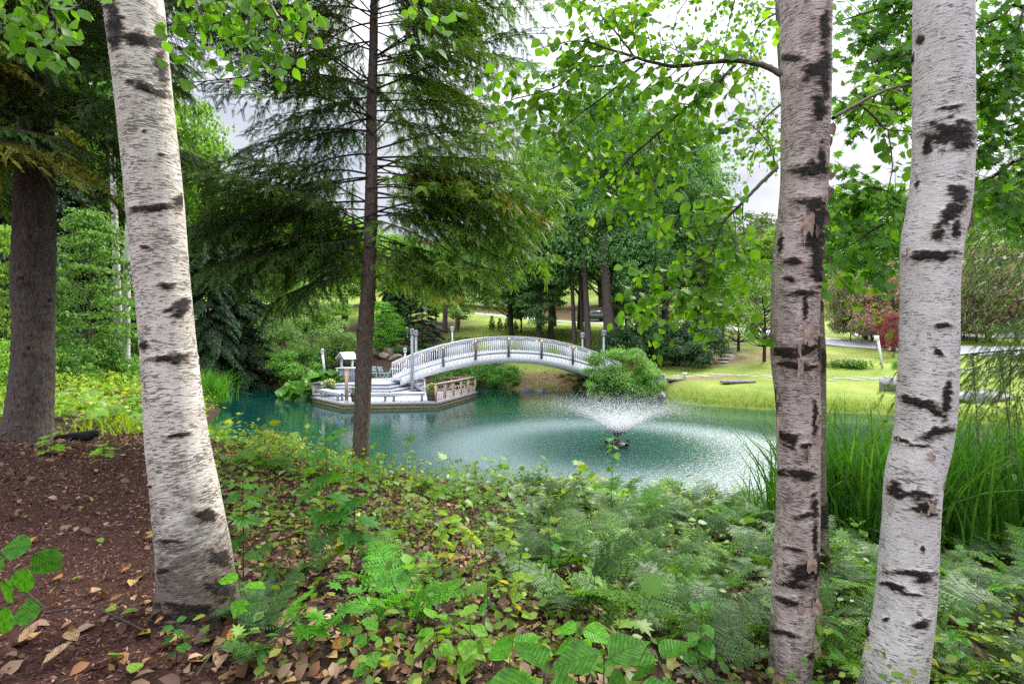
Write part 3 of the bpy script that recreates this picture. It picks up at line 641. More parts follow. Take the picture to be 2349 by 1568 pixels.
# stone steps climbing beside the dark rhododendrons
ss = thing('garden_steps', 'rough grey stone steps climbing the bank beside the dark rhododendrons', 'steps', at(1630, 38))
for i, (u, D) in enumerate([(1655, 36.6), (1664, 37.8), (1668, 39.2), (1664, 41.0), (1672, 43.2), (1690, 46)]):
    b = at(u, D); rock((b[0], b[1], b[2] + .02), (1.5, .8, .30), stone_grey, name='step_stone', seed=20 + i, rz=.1 * i, sharp=0, parent=None).parent = ss
    o = COL.objects[-1]; o.location = Vector((b[0], b[1], b[2] + .02)) - ss.location
# flagstone path
fp = thing('flagstone_path', 'line of pale irregular flagstones crossing the lawn behind the pond', 'path', at(1800, 30)); fp['kind'] = 'structure'; del fp['category']; del fp['label']
rs = np.random.RandomState(4)
for i in range(46):
    u = 1540 + i * 19 + rs.uniform(-5, 5); D = np.interp(u, [1540, 1700, 1900, 2100, 2400], [31.6, 30.6, 29.6, 29.2, 28.6]) + rs.uniform(-.35, .35)
    b = at(u, D); k = rs.randint(5, 8); a = np.sort(rs.uniform(0, 2 * PI, k)) ; a = np.linspace(0, 2 * PI, k, endpoint=False) + rs.uniform(-.25, .25, k)
    r_ = rs.uniform(.24, .36); poly = [(b[0] + 1.25 * r_ * math.cos(q) * rs.uniform(.85, 1.15), b[1] + r_ * math.sin(q)) for q in a]
    zz = max(gz(b[0], b[1] - r_), gz(b[0], b[1] + r_), b[2]); obj('flagstone', MB().prism(poly, b[2] - .08, max(b[2], zz - .04) + .03), flag_m, fp)
for (u, D, lab) in ((1692, 28.4, 'long flat grey stone slab lying on the lawn nearer the pond than the path'), (1548, 30.2, 'small flat stone slab on the lawn beside the path light')):
    b = at(u, D); o = obj('stone_slab', MB().box(b + (0, 0, .06), (1.9 if u > 1600 else .9, .5, .12), .12), stone_grey); tag(o, lab, 'stone slab')

# ---- pickup truck beyond the road -------------------------------------
TX, TY = (1362 - CX) / F * 87, 87.0; TZ = gz(TX, TY)
truck = thing('pickup_truck', 'dark pickup truck with chrome front seen between the tree trunks', 'truck', (TX, TY, TZ))
tpaint, t = newmat('dark_teal_car_paint'); out(t, pbsdf(t, (.02, .045, .06), .2, .6)); chrome, t = newmat('chrome'); b_ = N(t, 'ShaderNodeBsdfPrincipled'); b_.inputs['Base Color'].default_value = (.7, .7, .72, 1); b_.inputs['Metallic'].default_value = 1; b_.inputs['Roughness'].default_value = .2; out(t, b_.outputs[0])
tglass, t = newmat('car_glass'); out(t, pbsdf(t, (.10, .13, .15), .05, .8)); rub = mat_plain('tyre_rubber', (.025, .025, .025), None, 10, .8)
TR = math.radians(14)   # length runs to the right, nose at left turned a little to the camera
def TT(x, y, z): return (TX + x * math.cos(TR) - y * math.sin(TR), TY + x * math.sin(TR) + y * math.cos(TR), TZ + z)
def loft(sections, mat, name, par):
    v = []; 
    for sec in sections: v += [TT(*p) for p in sec]
    k = len(sections[0]); n = len(sections); F_ = [[i * k + j, i * k + (j + 1) % k, (i + 1) * k + (j + 1) % k, (i + 1) * k + j] for i in range(n - 1) for j in range(k)]
    return obj(name, MB().add(v, F_, [list(range(k))[::-1]], [list(range((n - 1) * k, n * k))]), mat, par)
def sec(x, w, z0, z1, tw=None): tw = tw or w * .93; return [(x, -w, z0), (x, -w * 1.0, (z0 + z1) * .55), (x, -tw, z1), (x, tw, z1), (x, w, (z0 + z1) * .55), (x, w, z0)]
body = loft([sec(-2.9, .92, .55, 1.05), sec(-2.85, .97, .5, 1.22), sec(-1.35, 1.0, .48, 1.30), sec(-1.3, 1.0, .48, 1.32), sec(.95, 1.0, .48, 1.32), sec(2.9, 1.0, .52, 1.34), sec(2.95, .97, .6, 1.30)], tpaint, 'body', truck)
loft([sec(-1.15, .92, 1.3, 1.34, .9), sec(-.35, .9, 1.3, 1.88, .78), sec(.8, .9, 1.3, 1.9, .78), sec(1.15, .92, 1.3, 1.34, .88)], tpaint, 'cab', truck)
loft([sec(-1.12, .86, 1.35, 1.37, .82), sec(-.40, .86, 1.4, 1.84, .72), sec(-.42, .84, 1.4, 1.84, .70), sec(-1.14, .84, 1.36, 1.37, .82)], tglass, 'windscreen', truck)
for s_ in (-1, 1):
    for x0, x1 in ((-.62, .1), (.2, .85)): obj('side_window', MB().add([TT(x0 - .12, s_ * .915, 1.4), TT(x1, s_ * .915, 1.4), TT(x1 - .05, s_ * .835, 1.80), TT(x0 + .18, s_ * .835, 1.80)], [[0, 1, 2, 3]]), tglass, truck)
    for x in (-1.95, 1.85):
        c = np.array(TT(x, s_ * .9, .42)); ax = np.array([-math.sin(TR), math.cos(TR), 0]) * .13
        wl = obj('wheel', MB().tube([c - ax, c + ax], .42, 20), rub, truck); obj('rim', MB().tube([c - ax * 1.08, c + ax * 1.08], .25, 14), chrome, wl)
    obj('headlight', MB().box(TT(-2.92, s_ * .74, .98), (.1, .36, .22), TR), glass_m, truck)
obj('grille', MB().box(TT(-2.93, 0, .98), (.08, 1.1, .3), TR), chrome, truck); obj('bumper', MB().box(TT(-2.98, 0, .62), (.16, 1.9, .26), TR), chrome, truck)

# ---- overhead wires ---------------------------------------------------
wire_m = mat_plain('pale_wire', (.7, .7, .7), None, 5, .5)
wp = thing('overhead_wires', 'thin pale overhead wires strung across the wooded hillside at the right', 'wires', P(1900, 640, 60))
for (u0, v0, u1, v1) in ((1560, 665, 2500, 560), (1560, 640, 2500, 520), (1560, 612, 2500, 490), (1600, 690, 2500, 640)):
    a, b = P(u0, v0, 74), P(u1, v1, 58); pts = [a + (b - a) * k / 20 - np.array([0, 0, .9 * (1 - ((k - 10) / 10) ** 2)]) for k in range(21)]
    obj('wire', MB().tube(pts, .018, 4), wire_m, wp)
# ------------------------------------------------------------------ foreground trunks
def bark_vec(t, sx, sy, sz):
    c = N(t, 'ShaderNodeCombineXYZ')
    for nme, k, s in (('bx', 'X', sx), ('by', 'Y', sy), ('bv', 'Z', sz)):
        a = N(t, 'ShaderNodeAttribute', attribute_name=nme); t.links.new(math_(t, 'MULTIPLY', a.outputs['Fac'], s), c.inputs[k])
    return c.outputs[0]
def birch_mat(name, base, tint, dash=.60, dirt_c=(.10, .075, .055), patchy=.66):
    m, t = newmat(name)
    big = noise(t, 1, 5, bark_vec(t, 9, 9, 7), .6)
    c = ramp(t, [(.3, tint), (.62, base)], big)
    peel = noise(t, 1, 6, bark_vec(t, 10, 10, 38), .65, .5)
    c = mixc(t, ramp(t, [(.58, 0), (.70, .35)], peel), c, tuple(x * .55 for x in tint))
    d1 = noise(t, 1, 2, bark_vec(t, 24, 24, 165), .5); dens = noise(t, 1, 4, bark_vec(t, 6, 6, 9), .6)
    th = math_(t, 'ADD', d1, math_(t, 'MULTIPLY', math_(t, 'SUBTRACT', dens, .18), .55))
    line = ramp(t, [(dash + .055, 0), (dash + .10, 1)], th)
    d2 = noise(t, 1, 2, bark_vec(t, 40, 40, 260), .5); l2 = ramp(t, [(.66, 0), (.74, .5)], d2)
    lines = math_(t, 'MAXIMUM', line, l2)
    c = mixc(t, math_(t, 'MULTIPLY', lines, .78), c, (.075, .055, .042))
    dirt = N(t, 'ShaderNodeAttribute', attribute_name='dirt').outputs['Fac']
    dn = noise(t, 1, 7, bark_vec(t, 14, 14, 40), .7)
    df = ramp(t, [(.46, 0), (.74, 1)], math_(t, 'ADD', math_(t, 'SUBTRACT', dirt, .05), math_(t, 'MULTIPLY', math_(t, 'SUBTRACT', dn, .5), .75)))
    c = mixc(t, math_(t, 'MULTIPLY', df, .85), c, dirt_c)
    sc = N(t, 'ShaderNodeAttribute', attribute_name='scar').outputs['Fac']
    sn = noise(t, 1, 6, bark_vec(t, 22, 22, 95), .75)
    sf = math_(t, 'ADD', sc, math_(t, 'MULTIPLY', math_(t, 'SUBTRACT', sn, .5), 1.25))
    c = mixc(t, ramp(t, [(.22, 0), (.42, .8)], sf), c, (.15, .09, .06))
    c = mixc(t, ramp(t, [(.46, 0), (.54, 1)], sf), c, ramp(t, [(.42, (.008, .006, .006)), (.60, (.035, .026, .022)), (.7, (.10, .07, .055))], noise(t, 1, 5, bark_vec(t, 60, 60, 90), .7)))
    patch = ramp(t, [(patchy, 0), (patchy + .06, .8)], noise(t, 1, 7, bark_vec(t, 12, 12, 30), .75, .6)); c = mixc(t, patch, c, dirt_c)
    h = math_(t, 'ADD', math_(t, 'MULTIPLY', lines, -.6), math_(t, 'MULTIPLY', peel, 1.2)); h = math_(t, 'ADD', h, math_(t, 'MULTIPLY', math_(t, 'MULTIPLY', sf, sn), 2.5))
    out(t, pbsdf(t, c, .62, .25, bump(t, h, .75, .006))); return m
def conifer_bark(name, a, b, dark):
    m, t = newmat(name)
    n1 = noise(t, 1, 6, bark_vec(t, 42, 42, 11), .65, .6); n2 = noise(t, 1, 4, bark_vec(t, 120, 120, 60), .6)
    big = noise(t, 1, 3, bark_vec(t, 5, 5, 3), .5)
    c = ramp(t, [(.36, dark), (.48, b), (.66, a)], math_(t, 'ADD', math_(t, 'MULTIPLY', n1, .8), math_(t, 'MULTIPLY', n2, .2)))
    c = mixc(t, ramp(t, [(.4, 0), (.7, .35)], big), c, (a[2] * 1.05, a[2] * 1.1, a[2] * 1.1))
    sc = N(t, 'ShaderNodeAttribute', attribute_name='scar').outputs['Fac']
    c = mixc(t, ramp(t, [(.3, 0), (.8, .75)], sc), c, dark)
    out(t, pbsdf(t, c, .85, .15, bump(t, math_(t, 'ADD', n1, math_(t, 'MULTIPLY', n2, .3)), 1.0, .02))); return m
def trunk(parent, rows, D, mat, scars=(), name='trunk', seg=96, step=.012, furrow=0.0, flare=.0, lump=.01, dirt_v=None, up=1.0, scar_relief=.02, knots=()):
    """rows (u, v, width px) top to bottom or reverse, all at distance D; scars (u, v, w px, h px, tilt)"""
    rows = sorted(rows, key=lambda r: -r[1])
    pts = np.array([[*P(u, v, D), w / 2 / F * D] for u, v, w in rows])
    d = pts[-1] - pts[-2]; d = d / np.linalg.norm(d[:3]); ext = []
    for k in (1, 2): q = pts[-1] + d * up * k / 2; q[3] = pts[-1][3] * (1 - .12 * k); ext.append(q)
    low = pts[0].copy(); low[:3] -= (pts[1][:3] - pts[0][:3]) / np.linalg.norm(pts[1][:3] - pts[0][:3]) * .35; low[3] *= 1.12 + flare
    pts = np.vstack([low, pts, ext])
    fine = spline(pts, 2000); s = np.concatenate([[0], np.cumsum(np.linalg.norm(np.diff(fine[:, :3], axis=0), axis=1))])
    n = int(s[-1] / step); sv = np.linspace(0, s[-1], n); q = np.stack([np.interp(sv, s, fine[:, k]) for k in range(4)], 1)
    t_ = unit(np.gradient(q[:, :3], axis=0)); e1 = unit(np.cross(t_, np.array([1., 0, 0]))); e1 *= np.sign(e1[:, 1:2]); e2 = np.cross(t_, e1)   # e1 points away from the camera
    e2 *= np.sign(e2[:, 0:1])
    a = np.linspace(0, 2 * PI, seg, endpoint=False); A_, S_ = np.meshgrid(a, sv); R_ = np.repeat(q[:, 3:4], seg, 1)
    ca, sa = np.cos(A_), np.sin(A_); rr_ = R_ * (1 + lump * 6 * (fbm(ca * 1.3 + 5, sa * 1.3, S_ * 1.6, 3) - .45))
    # screen position of each vertex on the smooth surface
    pos = q[:, None, :3] + rr_[..., None] * (ca[..., None] * e1[:, None] + sa[..., None] * e2[:, None])
    U = CX + pos[..., 0] / pos[..., 1] * F; V_ = CY - (pos[..., 2] - EYE) / pos[..., 1] * F
    scar = np.zeros_like(U); front = ca < .25
    for (u, v, w, h, *tl) in scars:
        tl = tl[0] if tl else 0; du = (U - u) / (w / 2); du = du + (fbm(U * .02, V_ * .22, v + 5, 3) - .47) * 1.6; dv = (V_ - v - tl * (U - u)) / (h / 2) + (fbm(U * .05, V_ * .12, v, 4) - .47) * 2.2
        k = 1.02 - .60 * np.sqrt(du ** 2 + dv ** 2); scar = np.maximum(scar, np.where(front, np.clip(k, 0, 1), 0))
    # random scars on the side the photograph does not show
    rs = np.random.RandomState(len(rows) + n)
    if furrow == 0:
        for _ in range(14):
            a0 = rs.uniform(-1.2, 1.2); z0 = rs.uniform(0, sv[-1]); k = 1 - .6 * np.sqrt(((A_ + PI) % (2 * PI) - PI - a0) ** 2 / .2 + ((S_ - z0) / .03) ** 2)
            scar = np.maximum(scar, np.where(~front, np.clip(k, 0, 1), 0))
    dr = np.zeros_like(U)
    if dirt_v: dr = np.interp(V_, [x[0] for x in dirt_v], [x[1] for x in dirt_v]) + .25 * (fbm(ca * 1.5, sa * 1.5, S_ * 2, 3) - .45)
    disp = scar_relief * np.clip(scar, 0, .8) * (fbm(ca * 9 * R_ / .15, sa * 9 * R_ / .15, S_ * 22, 3) * 1.6 - .35)
    if furrow: 
        fn = fbm(ca * R_ * 42, sa * R_ * 42, S_ * 9, 4); disp = disp + furrow * (np.abs(fn - .47) * 4 - .5)
    kn = np.zeros_like(U)
    for (u, v, r_) in knots:
        k = np.exp(-(((U - u) / r_) ** 2 + ((V_ - v) / r_) ** 2)); k2 = np.exp(-(((U - u) / r_) ** 2 + ((V_ - v) / r_) ** 2) * 6)
        disp = disp + np.where(front, (k * 1.0 - k2 * 1.3) * r_ / F * D * .55, 0); kn = np.maximum(kn, np.where(front, k2, 0))
    pos = q[:, None, :3] + (rr_ + disp)[..., None] * (ca[..., None] * e1[:, None] + sa[..., None] * e2[:, None])
    i, j = np.meshgrid(np.arange(n - 1), np.arange(seg), indexing='ij'); k = (j + 1) % seg
    Fc = np.stack([i * seg + j, i * seg + k, (i + 1) * seg + k, (i + 1) * seg + j], -1).reshape(-1, 4)
    o = obj(name, MB().add(pos.reshape(-1, 3), Fc[:, ::-1]), mat, parent, True)
    for nm, arr in (('bx', ca * R_), ('by', sa * R_), ('bv', S_), ('scar', np.maximum(scar, kn)), ('dirt', dr)): attr(o.data, nm, arr.ravel())
    o['_'] = 0; del o['_']
    return o, q
birch_a_m = birch_mat('birch_bark_left', (.74, .68, .62), (.58, .50, .43), .665, (.065, .048, .036))
birch_b_m = birch_mat('birch_bark_peeling', (.60, .49, .465), (.42, .32, .295), .67, (.085, .05, .038), .60)
birch_c_m = birch_mat('birch_bark_right', (.72, .68, .665), (.56, .51, .485), .72)
birch_d_m = birch_mat('birch_bark_lichen', (.50, .50, .36), (.30, .30, .20), .50, (.03, .028, .02))
hem_m = conifer_bark('hemlock_bark', (.24, .175, .145), (.13, .09, .075), (.035, .025, .022))
hem2_m = conifer_bark('hemlock_bark_dark', (.20, .15, .13), (.105, .078, .07), (.03, .022, .02))
twig_m = mat_plain('twig_bark', (.075, .055, .045), (.035, .026, .022), 30, .8)
limb_m = mat_plain('birch_limb_bark', (.16, .14, .11), (.06, .045, .04), 25, .8, .2, .3)

birchA = thing('birch_tree', 'large white birch leaning in the left foreground with dark horizontal scars', 'birch tree', P(452, 1400, 2.95))
trunk(birchA, [(307,0,115),(318,110,113),(328,200,112),(345,350,112),(358,480,112),(368,600,110),(378,700,109),(390,830,111),(406,1000,124),(429,1150,137),(446,1270,149),(452,1350,161),(453,1410,186)], 2.95, birch_a_m,
  [(262,60,44,110,.5),(318,92,118,34,.15),(368,150,34,70,.7),(342,206,96,22,.38),(348,478,128,18,-.04),(409,462,26,34),(380,656,48,15),(415,705,46,34,-.5),(392,706,46,10,-.4),(385,820,90,14,-.1),(402,826,50,16),(330,792,22,22),(400,998,72,10,-.14),(345,1115,14,8),(330,568,24,10),(392,1240,60,9),(470,1180,60,26,.2),(500,1280,60,40,.3),(372,1308,30,16),(420,1395,170,34),(500,1350,80,60),(455,1420,220,46),(330,300,10,8),(372,355,28,7),(298,640,12,30)],
  flare=.35, dirt_v=[(0,.38),(300,.32),(420,.38),(700,.46),(820,.44),(1000,.44),(1120,.58),(1250,.70),(1340,.80),(1420,1.0)], lump=.008)
birchB = thing('birch_tree', 'pinkish peeling birch, middle one of the three big birches, with curls of loose bark', 'birch tree', P(1800, 1600, 3.2))
trunk(birchB, [(1847,0,104),(1847,120,104),(1847,200,103),(1846,300,100),(1843,420,97),(1834,540,98),(1828,610,101),(1823,720,99),(1822,820,98),(1830,934,91),(1830,1100,88),(1826,1250,92),(1818,1400,91),(1810,1568,90),(1806,1640,96)], 3.2, birch_b_m,
  [(1815,133,60,20),(1865,168,52,50),(1890,60,24,80),(1878,242,36,62),(1895,130,20,60),(1855,388,86,34,.1),(1858,464,90,26,.1),(1869,546,56,50),(1882,500,26,60),(1819,600,42,18),(1876,590,26,40),(1835,672,82,16,-.05),(1800,808,60,22),(1850,800,60,30,-.3),(1816,835,80,16,.1),(1880,800,16,60),(1858,843,44,8,-.2),(1798,998,30,20),(1817,1004,30,28),(1808,1024,30,9,.4),(1836,1087,78,24,.12),(1793,1083,30,16,.3),(1849,1180,60,11,-.2),(1816,1257,56,9,.3),(1836,1311,70,44),(1872,1300,20,60),(1808,1379,70,18,.15),(1799,1450,66,14,.3),(1858,1500,16,26),(1866,1375,20,20),(1845,700,12,60),(1810,640,26,14),(1888,180,22,120),(1884,360,18,80),(1872,600,30,120,.2),(1868,500,50,60,.3),(1866,1160,16,50),(1868,960,14,80),(1780,930,10,60),(1868,1230,12,60),(1820,1340,60,20,.1),(1790,560,12,40),(1846,1020,30,10)],
  dirt_v=[(0,.36),(400,.34),(500,.52),(650,.45),(800,.6),(880,.5),(1000,.46),(1300,.52),(1450,.54),(1640,.62)], lump=.016)
birchC = thing('birch_tree', 'smooth white birch nearest the right edge with one big black knot high up', 'birch tree', P(2040, 1600, 2.95))
trunk(birchC, [(2162,0,111),(2162,120,112),(2162,250,112),(2160,390,113),(2151,480,116),(2137,560,115),(2132,650,109),(2130,800,110),(2125,900,113),(2116,1000,111),(2094,1100,109),(2087,1200,107),(2081,1300,110),(2073,1400,114),(2057,1500,121),(2046,1568,126),(2036,1640,134)], 2.95, birch_c_m,
  [(2111,94,18,22),(2174,248,56,9,-.2),(2180,310,104,70,.1),(2128,330,24,50,-1),(2197,448,46,40),(2178,490,76,46,-.9),(2150,535,30,30),(2135,585,110,26),(2190,520,20,40),(2104,420,10,30),(2161,747,40,12),(2150,806,22,14,.6),(2105,922,100,20,.2),(2170,912,22,80,-1.5),(2140,940,60,16,.6),(2142,994,80,26,-.4),(2068,1009,40,9,.4),(2100,1022,60,5),(2050,1122,36,36),(2095,1130,90,14,.1),(2118,1160,52,44),(2070,1136,40,14),(2115,1258,11,11),(2085,1313,110,12,.05),(2115,1322,44,22),(2050,1345,60,14,.35),(2112,1432,44,26,-.2),(2030,1420,16,8),(2090,1362,60,6,.1)],
  dirt_v=[(0,.34),(250,.28),(400,.34),(550,.36),(900,.28),(1050,.40),(1250,.36),(1400,.50),(1640,.60)], lump=.010)
birchD = thing('birch_tree', 'thin lichen speckled birch trunk directly behind the peeling birch', 'birch tree', P(1882, 1370, 4.9))
trunk(birchD, [(1793,-10,30),(1802,150,31),(1822,350,32),(1850,560,33),(1868,720,36),(1875,880,34),(1876,1100,32),(1881,1250,36),(1883,1330,40),(1884,1375,46)], 4.9, birch_d_m,
  [(1890,1180,40,60),(1880,1290,50,60),(1888,820,14,60),(1885,700,20,30)], seg=48, step=.02, dirt_v=[(0,.42),(700,.5),(1100,.6),(1370,.72)])
hemC = thing('hemlock_tree', 'tall slender hemlock with drooping boughs in front of the deck, near the picture centre', 'hemlock', P(826, 1090, 8.6))
_, hcq = trunk(hemC, [(867,-420,9),(864,-200,13),(858,0,18),(856,129,20),(852,257,23),(852,386,27),(850,515,30),(845,643,32),(838,760,35),(834,850,37),(831,936,37),(828,1020,38),(827,1070,42),(826,1098,52)], 8.6, hem_m, seg=64, step=.02, furrow=.010, lump=.02, up=2.5,
  knots=[(822,760,9),(836,784,7),(834,700,6),(852,470,6),(858,300,5)])
hemL = thing('hemlock_tree', 'dark hemlock with a thick brown trunk at the left edge of the mulch bed', 'hemlock', P(60, 1003, 7.6))
_, hlq = trunk(hemL, [(96,-380,26),(94,-150,34),(90,0,42),(88,120,50),(84,260,58),(80,380,68),(78,500,75),(79,600,78),(79,680,75),(77,780,74),(73,880,80),(68,950,86),(61,1000,100)], 7.6, hem2_m, seg=80, step=.02, furrow=.016, lump=.03, up=2.5,
  knots=[(52,640,15),(112,690,13),(72,770,9),(110,740,8),(70,545,14),(66,800,13),(104,815,8)])
# ------------------------------------------------------------------ foliage helpers
def frame(y, up, roll=0):
    """rotation matrices with column y along the given directions and z as near 'up' as possible"""
    y = unit(y); up = np.broadcast_to(up, y.shape); x = unit(np.cross(y, up)); z = np.cross(x, y)
    c, s = np.cos(roll), np.sin(roll); c = np.broadcast_to(c, y.shape[:-1])[..., None]; s = np.broadcast_to(s, y.shape[:-1])[..., None]
    return np.stack([x * c + z * s, y, z * c - x * s], -1)
def leaf_tpl(ws, fold=.12, curl=-.15, tooth=0):
    """ovate leaf along +Y, length 1: half widths ws at equal stations"""
    n = len(ws); v = []
    for i in range(n + 2):
        t_ = i / (n + 1); z = curl * t_ * t_
        if i in (0, n + 1): v.append((0, t_, z))
        else: w = ws[i - 1]; v += [(-w, t_ - tooth, z + fold * w), (0, t_, z), (w, t_ - tooth, z + fold * w)]
    f4, f3 = [], []
    f3 += [[0, 2, 1], [0, 3, 2]]
    for i in range(n - 1): a = 1 + 3 * i; f4 += [[a, a + 1, a + 4, a + 3], [a + 1, a + 2, a + 5, a + 4]]
    a = 1 + 3 * (n - 1); e = 1 + 3 * n; f3 += [[a, a + 1, e], [a + 1, a + 2, e]]
    return np.array(v, float), ([np.array(f4)] if f4 else []) + [np.array(f3)]
OV = leaf_tpl([.31, .42, .37, .20], .15, -.12); OV3 = leaf_tpl([.33, .30], .15, -.12); LONG = leaf_tpl([.14, .20, .19, .11], .2, -.3); ROUND = leaf_tpl([.36, .46, .40, .2], .12, -.15)
def lobed(n_l=5, depth=.5):
    v = [(0, .42, 0), (0, 0, 0)]; k = [(-.13,.10),(-.52,.08),(-.30,.28),(-.60,.46),(-.27,.50),(-.38,.80),(-.13,.70),(0,1.05),(.13,.70),(.38,.80),(.27,.50),(.60,.46),(.30,.28),(.52,.08),(.13,.10)]
    v += [(x, y, .10 * abs(x) - .1 * y * y) for x, y in k]; f = [[0, i, i + 1] for i in range(2, 16)] + [[0, 1, 2], [0, 16, 1]]
    return np.array(v, float), [np.array(f)[:, ::-1]]
LOBE = lobed()
ginv = {}
# ------------------------------------------------------------------ background tree prototypes (unit radius)
def crown_points(rs, n_clump, per, shape, clump_r, flat, zlo, zhi, hollow=.5):
    """leaf positions and normals for a clumpy crown: shape(z01)->radius profile"""
    z = rs.uniform(0, 1, n_clump); a = rs.uniform(0, 2 * PI, n_clump); r = shape(z) * rs.uniform(hollow, 1.0, n_clump) ** .6 * (1 + .18 * np.sin(3 * a + rs.uniform(0, 6)) + .12 * np.sin(5 * a + 9 * z))
    C_ = np.stack([r * np.cos(a), r * np.sin(a), zlo + z * (zhi - zlo)], -1)
    cr_ = clump_r * rs.uniform(.6, 1.35, n_clump)
    d = unit(rs.normal(size=(n_clump, per, 3))); d[..., 2] = np.abs(d[..., 2]) * 1.0 - .25 * (rs.uniform(size=(n_clump, per)) < .3)
    rad = rs.uniform(.35, 1, (n_clump, per, 1)) ** .5
    p = C_[:, None] + d * rad * cr_[:, None, None] * np.array([1, 1, flat]) * (1 + .4 * rs.normal(size=(n_clump, per, 1)) * .5)
    nrm = unit(d * np.array([1, 1, 1.2]) + .55 * rs.normal(size=p.shape) + (0, 0, .25))
    return p.reshape(-1, 3), nrm.reshape(-1, 3), C_
def frames_n(nrm, rs):
    a = rs.normal(size=nrm.shape); x = unit(np.cross(a, nrm)); return np.stack([x, np.cross(nrm, x), nrm], -1)
def limbs(rs, C_, z_top, r0, fork, lean=0, seg=7, k=26, bend=.25):
    mb = MB(); path = spline([(0, 0, -.15), (rs.normal() * .03, rs.normal() * .03, z_top * .3), (rs.normal() * .06, rs.normal() * .06, z_top * .65), (rs.normal() * .08, 0, z_top)], 24)
    mb.tube(path, r0 * (1.15 - .95 * np.linspace(0, 1, 24) ** .9) + .002, 10)
    for c in C_[rs.permutation(len(C_))[:k]]:
        h = np.clip(c[2] - rs.uniform(.15, .6) * np.hypot(c[0], c[1]) - .05, fork, z_top * .95); i = int(np.clip(h / z_top * 23, 0, 23)); s_ = path[i]
        mid = (s_ + c) / 2 + rs.normal(size=3) * .05 - (0, 0, bend * .15 * np.hypot(c[0], c[1])); rr_ = r0 * .38 * (1 - .6 * h / z_top)
        mb.tube(spline([s_, mid, c], 8), rr_ * np.linspace(1, .2, 8), 5, False)
    return mb
PROTO = {}
leafF = mat_leaf('far_foliage', [(.035, .085, .022), (.05, .115, .03), (.075, .15, .04), (.10, .19, .05)], .34, .55, (1.25, 1.3, .5), .9, True, .3)
leafN = mat_leaf('far_needles', [(.022, .050, .020), (.03, .07, .028), (.045, .095, .035)], .2, .6, (1.2, 1.2, .6), 1.2, True, .2)
bark_far, t = newmat('far_bark'); oi = N(t, 'ShaderNodeObjectInfo'); nn = ramp(t, [(.3, (.5, .5, .5)), (.7, (1.2, 1.2, 1.2))], noise(t, 20, 4, coords(t, 'Object', (3, 3, 1)), .7))
out(t, pbsdf(t, mixc(t, 1, oi.outputs['Color'], nn, 'MULTIPLY'), .85, .15))
def proto(name, seed, n_clump, per, shape, cr_, flat, zlo, zhi, leaf, hollow=.5, r0=.045, fork=.3, zt=None, mat=None, k=26, tpl=(RH_V, RH_F), H_=None, smat=None):
    rs = np.random.RandomState(seed); p, nr, C_ = crown_points(rs, n_clump, per, shape, cr_, flat, zlo, zhi, hollow)
    mb = MB().cloud(tpl[0], tpl[1], p, frames_n(nr, rs), leaf * rs.uniform(.6, 1.35, len(p)))
    tr = limbs(rs, C_, zt or zhi * .93, r0, fork, k=k)
    PROTO[name] = (mb.mesh('crown', mat or leafF), tr.mesh('trunk', bark_far, True), H_ or (zhi + cr_ * .5))
dome = lambda z: np.sqrt(np.clip(1 - (2 * np.abs(z - .38) / 1.35) ** 2, .03, 1)) * .92
egg = lambda z: np.clip(np.sin(PI * np.clip(z, 0, 1) ** .75 * .93 + .12), .08, 1) * .9
for i in range(3): proto(f'oak{i}', 40 + i, 185, 130, dome, .22, .62, .75, 2.55, .052, .35, .055, .6)
for i in range(2): proto(f'maple{i}', 50 + i, 150, 85, egg, .26, .26, .35, 2.5, .050, .2, .03, .3)
for i in range(2): proto(f'shrub{i}', 60 + i, 60, 120, dome, .26, .7, .12, .92, .066, .55, .02, .05, .8, k=12)
proto('willow', 70, 90, 110, egg, .22, .8, .15, 1.9, .07, .3, .02, .1, 1.7, tpl=([(0, 0, 0), (.12, .5, .03), (0, 1, -.08), (-.12, .5, .03)], RH_F))
for i in range(2): proto(f'sparse{i}', 80 + i, 85, 26, dome, .20, .6, .55, 1.75, .05, .35, .05, .42, 1.5, k=80)
proto('rhodo', 90, 75, 130, dome, .24, .75, .08, .95, .062, .7, .02, .05, .8, k=6)
proto('bush', 95, 130, 150, dome, .18, .8, .04, 1.02, .046, .72, .02, .05, .8, k=10)
